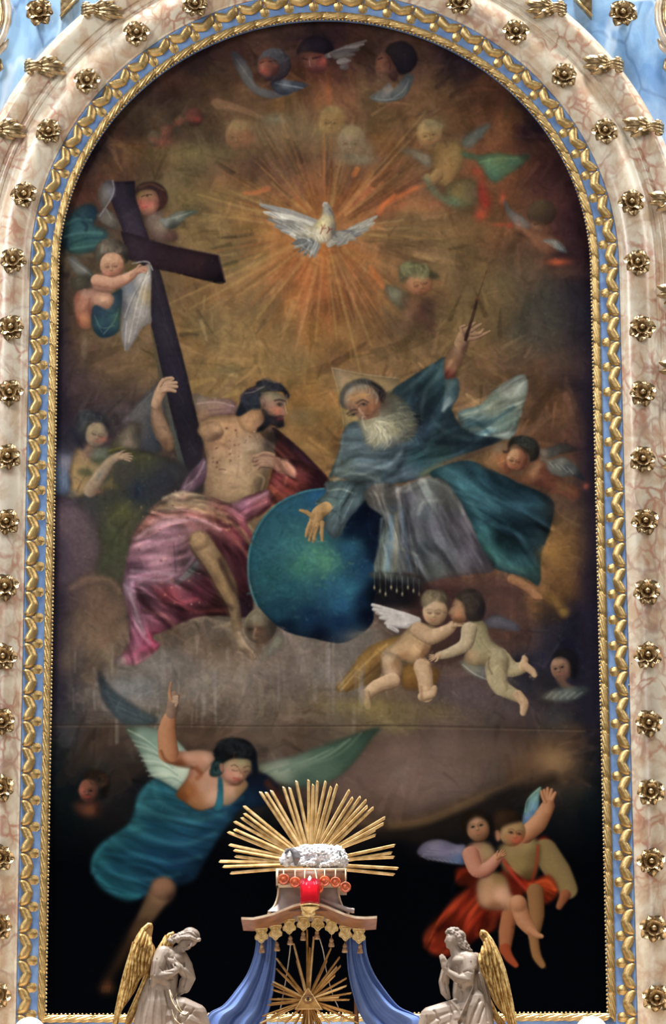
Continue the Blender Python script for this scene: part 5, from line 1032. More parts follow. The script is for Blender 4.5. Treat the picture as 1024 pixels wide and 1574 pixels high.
area([(610,690),(620,620),(640,580),(630,540),(680,470),(760,445),(850,460),(905,520),(920,600),(925,680),(890,690),(880,600),(840,580),(780,575),(730,590),(690,620),(690,670),(660,700)], [(640,640,'0e1a1c'),(680,520,'0e1014'),(780,470,'0c0e12'),(880,520,'0a0c10'),(910,640,'0c1620'),(650,680,'1c3030'),(760,560,'120f10')], 1, 2.5)
curls(650, 650, 36, 44, '22383a', 26, 12, .7, 71); curls(770, 510, 110, 40, '1a1e22', 30, 22, .5, 72)
stroke([(770,540),(765,580)], 3, '5c4438', .6, 1.5); area([(672,620),(690,615),(695,660),(680,665)], '8a5a48', .9, 1.5)

# ---------------------------------------------------------------- two putti in red, lower right
view(640, 1200, 4.096)
RD = ('3a0c06','8a2812','b0401c')
area([(5,450),(50,390),(150,370),(250,400),(310,410),(320,520),(240,525),(180,515),(100,500),(40,480)], [(40,450,'5c5870'),(120,390,'6a6478'),(200,440,'5a5670'),(280,430,'6c6880'),(270,510,'4a6088'),(80,490,'4e4c60'),(300,500,'3a4a6c')], 1, 2)
for k in range(9): stroke([(300-12*k,430+4*k),(200-14*k,440+4*k),(90-8*k,430+6*k)], 4, ['8a8498','3c3a50','726e86'][k%3], .4, 2)
for k in range(7): stroke([(40+34*k,480+5*k),(80+30*k,500+3*k)], 3, '9490a4', .5, 1.5)
area([(660,270),(690,160),(720,90),(785,40),(775,100),(770,170),(740,240),(690,275)], [(690,180,'52807c'),(740,90,'689488'),(775,60,'7ca094'),(750,170,'5c88a0'),(700,230,'5a78a8'),(730,200,'4a6c90')], 1, 1.8)
for k in range(6): stroke([(680+8*k,240-10*k),(710+8*k,150-8*k),(760,80+8*k)], 3, '8cb4ac' if k%2 else '34586c', .5, 1.8)
stroke([(684,200),(700,120),(780,42)], 3, '9cc4a4', .7, 1.5)
# drapery
view(480, 1090, 2.276)
area([(505,560),(560,555),(600,580),(640,590),(700,520),(720,560),(740,620),(720,700),(660,730),(640,770),(580,800),(540,830),(500,860),(440,865),(400,840),(390,790),(430,740),(500,660),(545,620),(510,615)], [(540,580,'6a1c0a'),(520,640,'7c220e'),(460,730,'7e240e'),(410,790,'8a2c14'),(440,845,'6c1c0c'),(560,700,'8c2a12'),(600,740,'5a1408'),(520,790,'581408'),(640,740,'7a220f'),(620,620,'4c1008')], 1, 2)
for a, c, w in (([(580,600),(520,700),(430,790)],'4c0e06',9),([(600,610),(560,720),(500,830)],'a4381a',7),([(540,640),(450,740),(400,810)],'a83c1c',7),([(610,680),(590,760),(540,820)],'3c0a04',9),([(400,830),(450,850),(520,840)],'9c3418',7),([(640,720),(620,770),(580,790)],'a03818',6),([(440,770),(480,760),(500,780)],'2c0804',8)): stroke(a, w, c, .5, 4)
area([(780,470),(810,445),(840,470),(860,520),(850,560),(820,540),(800,510)], [(810,460,'8a2012'),(840,520,'5c120c')], .95, 2.5)
PF = ('4c2c18','8a5c3c','b48662'); PO = ('2e2610','645434','86703e')
shade([(505,560),(640,590),(720,560),(720,700),(640,770),(440,870),(390,800),(500,660)], .78)
# second (right) putto
limb([(815,500),(860,570),(895,630)], [46,46,34], PO, soft=2); limb([(885,650),(865,690)], [20,12], ('3c1c10','6a3c24','84502f'), soft=1.6)
area([(650,490),(700,455),(760,440),(800,480),(790,560),(770,600),(720,595),(670,560)], [(690,490,'7a6640'),(740,470,'7c6a42'),(780,520,'5c4c2a'),(720,540,'746038'),(760,590,'4a3a1e')], 1, 2)
limb([(745,440),(790,400),(825,340)], [30,32,24], PF); limb([(825,345),(828,310)], [19,20], PF)
for k, (ex, ey) in enumerate(((812,285),(824,278),(838,283),(850,294))): limb([(816+8*k,315),(ex,ey)], [7.5,6], PF, soft=.8)
limb([(815,325),(806,305),(802,288)], [7,6,5], PF, soft=.8)
face(700, 430, 46, ('4a3018','7c6440','9c7a50'), 10, .5, .15, '1a120c', 'a02c1c', 'b0402a', 1.08, soft=1.6)
blob(715,455,24,20,'b04430',.5)
area([(630,400),(640,360),(680,345),(720,360),(735,390),(700,400),(665,415),(655,440),(645,440)], [(650,370,'2e2014'),(700,360,'261a10'),(720,390,'1c140e')], 1, 2); area([(636,430),(652,425),(660,450),(648,462)], '96664a', .95, 1.5)
area([(660,510),(700,560),(760,600),(830,580),(862,640),(820,680),(780,670),(740,640),(700,590)], [(680,530,'6c160c'),(760,610,'82240e'),(820,600,'8e3012'),(850,640,'7c260c'),(800,660,'6a1c0a'),(720,590,'4c0e08')], 1, 2)
for a, c in (([(660,515),(710,590),(760,640)],'a83420'),([(760,615),(820,600),(850,630)],'b4481c'),([(740,610),(780,640),(820,665)],'480c06'),([(790,480),(785,540),(770,600)],'8a200f')): stroke(a, 5, c, .6, 2.5)
folds_in([(505,560),(640,590),(640,770),(440,865),(390,800)], 122, 9, .45, 331)
folds_in([(660,510),(760,600),(862,640),(780,670)], 40, 7, .4, 332)
limb([(780,640),(785,720),(775,790)], [30,28,20], ('3a2412','6a4828','84603a'), soft=1.6); limb([(775,800),(785,860),(805,895)], [18,17,12], ('3a2412','6c4a28','8a643c'), soft=1.6)
# first (left) putto
limb([(690,720),(680,780),(675,840)], [28,28,20], ('3a1c0e','7c4a2c','94603c'), soft=1.6); limb([(675,840),(690,870),(712,895)], [20,16,10], ('3c140a','7a3418','904628'), soft=1.6)
area([(580,600),(620,570),(670,580),(690,620),(700,650),(740,670),(750,690),(690,700),(640,705),(590,690),(575,650)], [(610,600,'94704e'),(650,590,'7a6038'),(600,660,'a47a58'),(660,650,'b4886a'),(720,680,'a47a5a'),(640,695,'7a5236')], 1, 1.6)
limb([(720,680),(740,740),(770,780)], [30,28,18], PF); limb([(765,775),(785,790),(802,795)], [15,12,8], PF); ball(722,680,30,28,PF,a=.6,soft=3)
area([(535,490),(570,465),(620,470),(650,520),(640,560),(600,590),(560,560),(540,530)], [(560,490,'9c6c56'),(610,490,'86704a'),(570,540,'9a624e'),(620,550,'6a5030')], 1, 1.8)
limb([(555,510),(575,560),(610,560),(650,520)], [30,28,24,18], ('502a20','94604a','b0806a')); hand(648, 520, -40, 34, PF, 10)
face(580, 415, 42, ('402818','7e5c40','9c765a'), -12, -.1, -.45, '14100c', '8a3428', 'a8563e', 1.2, soft=1.6)
area([(530,440),(520,390),(545,360),(590,355),(625,380),(640,430),(632,450),(615,400),(580,378),(550,395),(540,430)], [(530,390,'1c140e'),(580,360,'1e160f'),(630,410,'14100c')], 1, 2.5)
view(0, 0, 1)
painterly(5200, 401, (85, 560, 915, 1112), 2.5, 8, .9, 2.4, .34, .12)
painterly(3800, 403, (95, 40, 910, 560), 2.5, 9, .9, 2.6, .32, .12)
painterly(1500, 405, (70, 1112, 925, 1500), 2.5, 8, .9, 2.4, .25, .07)
# varnish: brushed streaks and grain over everything
def varnish():
    yy, xx = np.mgrid[0:PH, 0:PW]
    g = fbm(PH, PW, 240, 2, 91); v = fbm(PH, PW, 160, 2, 92, .12); h_ = fbm(PH, PW, 60, 3, 93)
    f = 1 + .07 * g + .035 * v + .08 * h_
    up = np.clip((1130 - yy) / 40., .25, 1)
    CV[:] *= (1 + (f - 1) * up)[..., None]
    sp = np.random.RandomState(94).rand(PH, PW); sp = (sp > .9993) & (yy < 1120)
    CV[:] += blur(sp.astype(np.float32), .7)[..., None] * np.array([.55, .5, .42]) * .35
    g = CV.mean(2, keepdims=True); cool = np.clip((CV[..., 2:] - CV[..., :1]) * 5, 0, 1); CV[:] = g + (CV - g) * (np.array([.92, .92, .86]) - .10 * cool)
    np.clip(CV, 0, 1, out=CV)
varnish()
# ---------------------------------------------------------------- the setting: wall, marble surround
HW, ZS, ZB = 1.6, 8.747, 4.275            # half width of the picture, springing of the arch, foot of the canvas
ZLEDGE = 3.93
def ring(r, s_list):
    """points of the arched outline at distance r outside the picture; s in 0..3 runs up the right side, over the arch, down the left"""
    out = []
    for s in s_list:
        if s <= 1: out.append((HW + r, ZLEDGE + (ZS - ZLEDGE) * s))
        elif s <= 2:
            a = math.pi * (s - 1); out.append(((HW + r) * math.cos(a), ZS + (HW + r) * math.sin(a)))
        else: out.append((-HW - r, ZS - (ZS - ZLEDGE) * (s - 2)))
    return out
SL = [i / 24 for i in range(24)] + [1 + i / 72 for i in range(72)] + [2 + i / 24 for i in range(25)]
def sweep(profile):
    rows = []
    for r, y in profile:
        rows.append([(x, y, z) for x, z in ring(r, SL)])
    return MB().grid(rows)
floor = tag(MB().box((-9, -26, -.1), (9, .3, 0)).build('floor', mottled('floor_stone', (.20, .17, .14), (.30, .26, .22), 3, .4)), kind='structure')
wall = tag(MB().box((-9, .05, 0), (9, .3, 17)).build('wall_back', M_BLUEMARBLE), kind='structure')
rows = [(.162, .05), (.162, -.040), (.166, -.046), (.178, -.047), (.19, -.058), (.215, -.074), (.245, -.084), (.28, -.088), (.315, -.084), (.345, -.074), (.372, -.058), (.385, -.047),
        (.400, -.046), (.404, -.052), (.418, -.056), (.432, -.052), (.437, -.046), (.447, -.046), (.452, -.058), (.47, -.066), (.51, -.078), (.54, -.082), (.552, -.080), (.59, -.048), (.602, -.03), (.602, .05)]
surround = tag(sweep(rows).build('trim_1', M_MARBLE, sharp=35), 'cream and pink veined marble surround arching round the picture', kind='structure')
ledge = MB().box((-3.2, -1.75, 3.72), (3.2, .05, ZLEDGE)); ledge.box((-3.0, -1.6, 0), (3.0, .05, 3.74))
tag(ledge.build('trim_2', M_MARBLE), kind='structure')
M_HOLE = mottled('screw_hole', (.012, .010, .009), (.03, .025, .02), 50, .6)
for px, py in ((24, 957), (25, 1027), (972, 957), (973, 1020)):
    p = at(px, py, -.049); MB().ball((p.x, -.047, p.z), (.0085, .004, .0085), 10, 6).build('screw_hole', M_HOLE, surround)
p = at(967, 1053, -.049); MB().ball((p.x, -.046, p.z), (.006, .003, .006), 10, 6).build('screw_hole', mottled('grey_plug', (.2, .19, .15), (.3, .28, .22), 50), surround)

# ---------------------------------------------------------------- the picture on its arched canvas
TW, TH = 1180, 2236
CANY = .031
X0, X1, Z0, Z1 = -1.63, 1.63, 4.22, 10.40
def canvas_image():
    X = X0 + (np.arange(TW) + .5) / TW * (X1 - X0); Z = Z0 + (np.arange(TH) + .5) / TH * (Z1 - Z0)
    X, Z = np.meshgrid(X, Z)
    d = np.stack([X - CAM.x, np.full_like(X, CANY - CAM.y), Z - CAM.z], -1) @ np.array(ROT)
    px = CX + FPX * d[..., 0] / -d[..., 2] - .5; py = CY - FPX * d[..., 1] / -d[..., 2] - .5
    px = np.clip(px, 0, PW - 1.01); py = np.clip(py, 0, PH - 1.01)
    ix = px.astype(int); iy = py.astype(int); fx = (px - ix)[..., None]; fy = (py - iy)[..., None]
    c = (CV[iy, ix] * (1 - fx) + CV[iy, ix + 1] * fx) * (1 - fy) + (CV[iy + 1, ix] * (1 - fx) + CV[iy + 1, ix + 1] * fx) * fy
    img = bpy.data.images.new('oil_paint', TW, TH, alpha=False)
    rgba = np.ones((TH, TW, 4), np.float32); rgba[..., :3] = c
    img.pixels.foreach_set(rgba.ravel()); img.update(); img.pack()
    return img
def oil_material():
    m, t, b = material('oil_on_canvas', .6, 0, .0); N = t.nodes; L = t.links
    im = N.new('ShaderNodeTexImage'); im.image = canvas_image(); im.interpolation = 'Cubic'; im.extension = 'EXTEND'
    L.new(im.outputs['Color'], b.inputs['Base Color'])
    tc = N.new('ShaderNodeTexCoord'); nz = N.new('ShaderNodeTexNoise'); nz.inputs['Scale'].default_value = 38; nz.inputs['Detail'].default_value = 6
    L.new(tc.outputs['Object'], nz.inputs['Vector'])
    bp = N.new('ShaderNodeBump'); bp.inputs['Strength'].default_value = .25; bp.inputs['Distance'].default_value = .003
    L.new(nz.outputs['Fac'], bp.inputs['Height']); L.new(bp.outputs['Normal'], b.inputs['Normal'])
    return m
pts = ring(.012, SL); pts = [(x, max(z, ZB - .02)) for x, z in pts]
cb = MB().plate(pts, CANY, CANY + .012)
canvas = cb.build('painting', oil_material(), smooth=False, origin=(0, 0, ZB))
uv = canvas.data.uv_layers.new(name='plane')
for l in canvas.data.loops:
    v = canvas.data.vertices[l.vertex_index].co
    uv.data[l.index].uv = ((v.x - X0) / (X1 - X0), (v.z + ZB - Z0) / (Z1 - Z0))
tag(canvas, 'tall arched baroque oil painting of two robed bearded men, dove, cross and blue globe', 'painting')

# ---------------------------------------------------------------- gilded frame: rope, blue hollow, ribbon leaves and darts
frame = thing('picture_frame', (0, 0, ZB), 'carved gilt and blue frame running round the arched painting', 'frame')
sweep([(.0, .028), (.004, -.004), (.045, -.010), (.05, -.012), (.07, -.014), (.10, -.020), (.13, -.030), (.15, -.040), (.160, -.047), (.160, .028)]).build('blue_hollow', M_BLUE, frame)
MB().box((-HW - .05, -.012, ZLEDGE), (HW + .05, .028, ZB - .002)).build('lower_rail', M_BLUE, frame)
TOT = [ZS - ZLEDGE]
def along(s, r):
    """position and tangent angle at running length s (metres at distance r) from the foot of the right side"""
    a = ZS - ZLEDGE; b = math.pi * (HW + r)
    if s < a: return (HW + r, ZLEDGE + s), math.pi / 2
    if s < a + b:
        t = (s - a) / (HW + r); return ((HW + r) * math.cos(t), ZS + (HW + r) * math.sin(t)), math.pi / 2 + t
    return (-HW - r, ZS - (s - a - b)), -math.pi / 2
def place(o, s, r, y):
    """local x runs along the frame, local z points to the picture, local -y to the nave"""
    (x, z), a = along(s, r)
    ex = Vector((math.cos(a), 0, math.sin(a))); ez = Vector((-math.sin(a), 0, math.cos(a)))   # ez points inward
    m = Matrix((ex, Vector((0, 1, 0)), ez)).transposed()
    o.matrix_local = Matrix.Translation(Vector((x, y, z)) - WORG[frame.name]) @ m.to_4x4()
# rope of slanting strands
def rope_mesh():
    n, k = 24, 36; LEN = .137; rows = []
    for i in range(n + 1):
        u = i / n; row = []
        for j in range(k):
            th = 2 * math.pi * j / k
            front = -math.sin(th)                               # 1 towards the nave
            x = (u - .5) * LEN * 1.06 + .016 * math.cos(th)     # the joint between two pieces slants
            w = 3 * th - 8.2 * u
            rr = .0215 * (.74 + .36 * abs(math.cos(w)) ** .8) * (1 - .30 * (1 - min(1, min(u, 1 - u) / .12)) ** 2)
            row.append((x, rr * math.sin(th) * .9, rr * math.cos(th)))
        rows.append(row)
    b = MB().grid(rows, True); m = len(b.v) - k
    b.f.append(tuple(range(k))); b.f.append(tuple(range(m + k - 1, m - 1, -1)))
    return b.mesh('rope_piece')
RM = rope_mesh(); RM.materials.append(M_GOLD)
tot = 2 * (ZS - ZLEDGE) + math.pi * (HW + .022); n = int(round((tot - 2 * (ZB - ZLEDGE)) / .137)); s0 = ZB - ZLEDGE - .03
for i in range(n):
    o = link('rope_piece', RM, M_GOLD, frame); place(o, s0 + (i + .5) * (tot - 2 * s0) / n, .022, -.012)
for i in range(24):
    o = link('rope_piece', RM, M_GOLD, frame); o.matrix_local = Matrix.Translation(Vector((-HW + .06 + i * (2 * HW - .12) / 23, -.012, ZB - .022)) - WORG[frame.name])
# row of little teeth on the sight edge
tb = MB(); s = s0 + .02
while s < tot - s0 - .02:
    (x, z), a = along(s * (2 * (ZS - ZLEDGE) + math.pi * HW) / tot, -.004); tb.ball((x, -.012, z), (.0075, .0075, .0075), 6, 4); s += .0235
for i in range(132): tb.ball((-HW + .02 + i * .0239, -.012, ZB + .003), (.0075, .0075, .0075), 6, 4)
tag(tb.build('bead_row', M_GOLD, frame), kind='stuff')
def ribbon_mesh():
    """one chevron of the wavy ribbon: two swelling lobes that meet in an inward point"""
    U = .1545; rows = []
    for i in range(15):
        u = i / 14 * 2 - 1; au = abs(u)
        c = .1425 - .036 * (1 - au) ** .9                         # centre line: outward at the darts, inward between
        hw = .0205 + .0160 * math.sin(min(1, (1 - au) * 1.5 + .12) * math.pi / 2) * (.35 + .65 * au ** .8) - (.012 if au > .97 else 0)
        row = []
        for j in range(7):
            v = j / 6 * 2 - 1; h = .020 * math.sqrt(max(0, 1 - v * v)) * (1 if au < .97 else .4) + .004 * (1 - au)
            row.append((u * U * .495, .006 - h - .22 * (c + hw * v - .12), -(c + hw * v - .12)))
        rows.append(row)
    b = MB().grid(rows)
    b.grid([[(x, .012, z) for x, y, z in (r[0], r[6])] for r in rows]); return b.mesh('ribbon_leaf')
def dart_mesh():
    rows = []
    for i in range(9):
        u = i / 8; w = .034 * math.sin(math.pi * min(1, .08 + u * .86)) ** .6; row = []
        for j in range(7):
            v = j / 6 * 2 - 1
            h = .014 * (1 - v * v) ** .5 * math.sin(math.pi * (.08 + .86 * u)) + (.006 if j == 3 else 0) - (.005 if j in (2, 4) else 0)
            row.append((v * w, .006 - h - .22 * (.050 + .074 * u - .12), -(.050 + .074 * u - .12)))
        rows.append(row)
    b = MB().grid(rows); b.grid([[(x, .012, z) for x, y, z in (r[0], r[6])] for r in rows]); return b.mesh('dart')
RB, DM = ribbon_mesh(), dart_mesh(); RB.materials.append(M_GOLD); DM.materials.append(M_GOLD)
rr = .12; side = ZS - ZLEDGE; arc = math.pi * (HW + rr); U = .1545
zr = at(0, 566.4, -.03).z; sr = zr - ZLEDGE; sr -= U * int(sr / U)
n_all = int((2 * side + arc - sr) / U)
for i in range(n_all):
    o = link('dart', DM, M_GOLD, frame); place(o, sr + i * U, rr, -.026)
    o = link('ribbon_leaf', RB, M_GOLD, frame); place(o, sr + (i + .5) * U, rr, -.034)
# ---------------------------------------------------------------- rosettes and acanthus clips on the marble
def petal_mesh(L=.066, W=.034, lift=.024, name='petal'):
    rows = []
    for i in range(8):
        u = i / 7; w = W * (math.sin(math.pi * min(1, .12 + .80 * u)) ** .8) * (1 if u < .98 else .4); row = []
        for j in range(7):
            v = j / 6 * 2 - 1
            y = -(.010 + lift * math.sin(u * math.pi * .72) - .020 * max(0, u - .7) * 2.2) - .011 * v * v * (1 - .3 * u) + .004 * (1 - abs(v)) * (1 if 0 < u < 1 else 0)
            row.append((v * w, y, .012 + L * u))
        rows.append(row)
    b = MB().grid(rows); b.grid([[(x, y + .006, z) for x, y, z in r] for r in rows[::-1]])
    n = 7
    return b.mesh(name)
PM = petal_mesh(); PM.materials.append(M_ROSE)
def bloom_mesh():
    b = MB()
    for k in range(5):
        a = 2 * math.pi * k / 5 + .3; rot = Matrix.Rotation(a, 3, 'Y')
        rows = []
        for i in range(7):
            u = i / 6; row = []
            for j in range(6):
                v = j / 5 * 2 - 1; w = .024 * math.sin(math.pi * (.15 + .7 * u)) ** .7
                p = Vector((v * w, -.030 - .026 * math.sin(u * math.pi * .6) - .010 * v * v, .008 + .032 * math.sin(u * math.pi * .55)))
                row.append(tuple(rot @ p))
            rows.append(row)
        b.grid(rows); b.grid([[(x * .96, y + .005, z * .96) for x, y, z in r] for r in rows[::-1]])
    b.ball((0, -.046, 0), (.0165, .020, .0165), 12, 8); b.lathe((0, 0, 0), [(.02, .012), (.026, -.012), (.018, -.034)], 12, 'Y')
    return b.mesh('bloom')
BMH = bloom_mesh(); BMH.materials.append(M_ROSE)
def make_rosette():
    r = thing('rosette', (0, 0, 0), '', 'rosette'); WORG[r.name] = Vector((0, 0, 0))
    for k in range(7):
        o = link('petal', PM, M_ROSE, r); o.rotation_euler = (0, 2 * math.pi * k / 7, 0); o.scale = ((1, 1, 1), (.85, 1.1, .92))[k % 2]
    link('bloom', BMH, M_ROSE, r)
    return r
ROSE0 = make_rosette(); used = []
ORD = ['lowest', 'second', 'third', 'fourth', 'fifth', 'sixth', 'seventh', 'eighth', 'ninth', 'tenth', 'eleventh', 'twelfth', 'thirteenth', 'fourteenth', 'fifteenth', 'sixteenth', 'seventeenth', 'eighteenth']
random.seed(4)
def put_rosette(p, label, group, scale=1.0, tilt=0.0):
    r = ROSE0 if not used else copy_tree(ROSE0); used.append(r)
    r.location = p; r.rotation_euler = (0, random.uniform(0, 6.28), tilt); r.scale = (scale,) * 3
    tag(r, label, 'rosette', group); return r
LEFT = [(-5,1532),(-2,1425),(0,1319),(1,1212),(3,1110),(5,1010),(8,903),(10,803),(12,703),(15,604),(17,504),(20,401),(37,300),(75,203),(134,125),(210,52),(300,8)]
RIGHT = [(1009,1535),(1005,1428),(1001,1325),(1000,1218),(997,1112),(996,1008),(995,910),(992,802),(988,707),(988,605),(987,505),(980,404),(971,312),(930,202),(867,117),(793,50),(706,5)]
for side_, lst in (('left', LEFT), ('right', RIGHT)):
    for i, (px, py) in enumerate(lst):
        p = at(px, py, -.10); p.y = -.084
        w = ORD[i] + (' gilded rosette' if i == 0 else ' gilded rosette up from the bottom')
        if py > 390: lab = '%s on the %s upright of the marble surround' % (w, side_)
        else: lab = 'gilded rosette on the %s half of the marble arch, %s from its crown' % (side_, ['first', 'second', 'third', 'fourth', 'fifth'][16 - i])
        put_rosette(p, lab, 'gilded rosettes on the marble surround', 1.08)
p = at(60, 16, -.02); p.y = .03; put_rosette(p, 'large gilded rosette on the blue marble in the top left corner', 'rosettes on the blue wall', 1.18)
p = at(958, 18, -.02); p.y = .03; put_rosette(p, 'large gilded rosette on the blue marble in the top right corner', 'rosettes on the blue wall', 1.18)

def leaf_mesh(name, L, W, curl, ridge):
    rows = []
    for i in range(9):
        u = i / 8; w = W * math.sin(math.pi * (.18 + .8 * u)) ** .7 * (1 if i < 8 else .2); row = []
        for j in range(5):
            v = j / 4 * 2 - 1
            row.append((v * w, -.006 - curl * math.sin(math.pi * u) - (ridge if j == 2 else 0) + .006 * abs(v), L * u))
        rows.append(row)
    b = MB().grid(rows); b.grid([[(x, y + .008, z) for x, y, z in r] for r in rows[::-1]]); return b.mesh(name)
LM = leaf_mesh('leaf', .115, .020, .016, .006); LS = leaf_mesh('leaf', .080, .016, .022, .005)
for m_ in (LM, LS): m_.materials.append(M_ROSE)
def make_clip():
    c = thing('acanthus_clip', (0, 0, 0), '', 'ornament'); WORG[c.name] = Vector((0, 0, 0))
    for a, me, sc in ((-.06, LM, 1.0), (.20, LM, 1.05), (-.34, LS, 1.1), (.42, LS, .9)):
        o = link('leaf', me, M_ROSE, c); o.rotation_euler = (0, a, 0); o.scale = (sc,) * 3; o.location = (a * .03, 0, .0)
    b = MB()
    for k in (-1, 0, 1): b.tube([(k * .014, -.004, -.052), (k * .015, -.022, -.030), (k * .012, -.022, 0), (k * .010, -.014, .020)], [.008, .010, .010, .006], 8)
    b.ball((-.026, -.012, -.035), (.012, .010, .018), 8, 6); b.ball((.026, -.012, -.030), (.012, .010, .016), 8, 6)
    b.build('clasp', M_ROSE, c); return c
CL0 = make_clip(); nclip = 0
def put_clip(deg=None, z=None, sgn=1, label='', out=.548):
    global nclip
    c = CL0 if nclip == 0 else copy_tree(CL0); nclip += 1
    if deg is not None:
        a = math.radians(deg); u = Vector((math.sin(a) * sgn, 0, math.cos(a))); p = Vector((0, -.078, ZS)) + u * (HW + out)
    else:
        u = Vector((sgn, 0, 0)); p = Vector((sgn * (HW + out), -.078, z))
    inward = -u
    # local z points inward across the moulding, tipped a little to the horizontal as in the photograph
    h = Vector((-sgn, 0, 0)); inward = (inward * .12 + h * .8 + Vector((0, 0, .10))).normalized()
    side = Vector((0, 1, 0)).cross(inward)
    m = Matrix((side, Vector((0, 1, 0)), inward)).transposed()
    c.matrix_world = Matrix.Translation(p) @ m.to_4x4() @ Matrix.Scale(1.45, 4); tag(c, label, 'ornament', 'acanthus clips on the outer moulding')
NTH = ['topmost', 'second', 'third', 'fourth', 'fifth', 'sixth', 'seventh', 'eighth', 'ninth']
for sgn, w in ((-1, 'left'), (1, 'right')):
    for i, d in enumerate((40.6, 54, 66.5, 79.8)):
        if sgn < 0 and i == 3: continue
        put_clip(d, None, sgn, '%s gilt acanthus clip down the %s outer edge of the marble arch' % (NTH[i], w))
for i, py in enumerate((455, 572, 718)):
    p = at(1024, py, -.08); put_clip(None, p.z, 1, '%s gilt acanthus clip down the right edge of the photo, below the arch' % NTH[i] if i else 'gilt acanthus clip at the right edge of the photo just below the arch')

# scrolled frames at the top corners of the wall, and the tips of two pendants
M_SCROLL = mottled('pale_gilding', (.50, .36, .20), (.86, .80, .72), 12, .35, .35, .2, 60)
def scroll(sgn, label):
    t = thing('oval_frame', (sgn * 2.32, .04, 10.1), label, 'frame')
    def P(px, py, y=-.03): return at(px if sgn < 0 else 1024 - px, py, y)
    MB().tube([P(x, y) for x, y in ((-6,-30),(8,-6),(12,14),(11,34),(5,54),(-6,72),(-24,84))], [.020, .024, .026, .026, .024, .020, .016], 10).build('outer_rim', M_SCROLL, t)
    MB().tube([P(x, y, -.05) for x, y in ((-12,-26),(0,-4),(3,14),(2,32),(-4,50),(-14,62))], [.010, .012, .013, .013, .012, .010], 8).build('inner_rim', M_ROSE, t)
    MB().tube([P(x, y, .0) for x, y in ((12,60),(6,72),(-2,78),(-10,90))], [.010, .022, .026, .016], 8).build('curl', M_SCROLL, t)
    MB().tube([P(x, y, .0) for x, y in ((-8,84),(-1,94),(1,104),(-8,116))], [.012, .018, .018, .010], 8).build('drop', M_ROSE, t)
scroll(-1, 'pale gilt scrolled oval frame cut off at the top left edge')
scroll(1, 'pale gilt scrolled oval frame cut off at the top right edge')
for sgn, w in ((-1, 'left'), (1, 'right')):
    def P(px, py): 
        q = at(px if sgn < 0 else 1003 - px, py, .0); return (q.x, q.z)
    t = thing('pendant_tip', (P(100, 0)[0], .03, P(100, 0)[1]), 'dark gilt pointed pendant tip on the blue marble at the top %s' % w, 'ornament')
    MB().plate([P(93, 27), P(121, -4), P(121, -60), P(93, -60)], -.02, .05, .006).build('body', M_ROSE, t, sharp=30)
    MB().tube([(P(93, 27)[0], -.022, P(93, 27)[1]), (P(121, -4)[0], -.024, P(121, -4)[1])], .007, 8).build('edge_moulding', M_GOLD, t)
# ---------------------------------------------------------------- the canopy of exposition in front of the picture
YC = -1.15                                   # plane of the canopy's valance
def V5(x, y, Y): return at(330 + x / 3.4133, 1190 + y / 3.4133, Y)      # measured on two enlarged views of the photograph
def V6(x, y, Y): return at(330 + x / 3.4133, 1380 + y / 3.4133, Y)
M_WOODL = mottled('pale_wood', (.50, .36, .24), (.72, .58, .43), 18, .45, 0, .1, 60)
M_WOODD = mottled('red_brown_wood', (.17, .065, .03), (.28, .115, .055), 16, .45, 0, .1, 60)
M_GREYW = mottled('grey_painted_wood', (.24, .19, .18), (.40, .34, .32), 9, .5, 0, .15, 50)
M_TAG = mottled('valance_gilding', (.62, .42, .13), (.90, .74, .40), 60, .36, .15, .3, 120)
M_TASSEL = mottled('tassel_gilding', (.26, .15, .08), (.52, .34, .20), 50, .5, .3)
zb = ZLEDGE
canopy = thing('canopy', (V6(496, 100, YC).x, YC, zb), 'pagoda-shaped wooden throne canopy with curved eaves and gold lappets', 'canopy')
ROOF = [(140,108),(200,110),(250,100),(310,84),(360,64),(410,44),(450,33),(496,28),(545,33),(585,46),(640,70),(690,90),(740,103),(790,106),(852,102)]
YF, YB = YC - .19, YC + .25
def roof_strip(y0, y1, d0, d1, mat, name):
    rows = []
    for Y in (y0, y1):
        rows.append([V6(x, y + d0, YF) + Vector((0, Y - YF, 0)) for x, y in ROOF]); rows.append([V6(x, y + d1, YF) + Vector((0, Y - YF, 0)) for x, y in ROOF])
    n = len(ROOF); b = MB(); b.grid([rows[0], rows[1], rows[3], rows[2], rows[0]]); v = len(b.v)
    for e in (0, n - 1): b.f.append((e, n + e, 2 * n + e, 3 * n + e) if e else (3 * n, 2 * n, n, 0))
    return b.build(name, mat, canopy, sharp=40)
def roof_shell():
    top = [V6(x, y, YF) for x, y in ROOF]; lip = [V6(x, y + 8, YF) for x, y in ROOF]
    sof = [V6(496 + (x - 496) * .87, y + 50 + 4 * math.cos((x - 496) / 356 * 1.5), YC - .03) for x, y in ROOF]
    bak = [V6(496 + (x - 496) * .87, y + 46, YB - .05) for x, y in ROOF]; ridge = [V6(x, y, YF) + Vector((0, YB - YF, 0)) for x, y in ROOF]
    n = len(ROOF); b = MB().grid([top, lip, sof, bak, ridge, top])
    for e in (0, n - 1): b.f.append(tuple(r * n + e for r in range(5)))
    return b.build('roof', M_WOODD, canopy, sharp=30)
roof_shell(); roof_strip(YF - .012, YF + .02, -5, 7, M_WOODL, 'eaves_board')
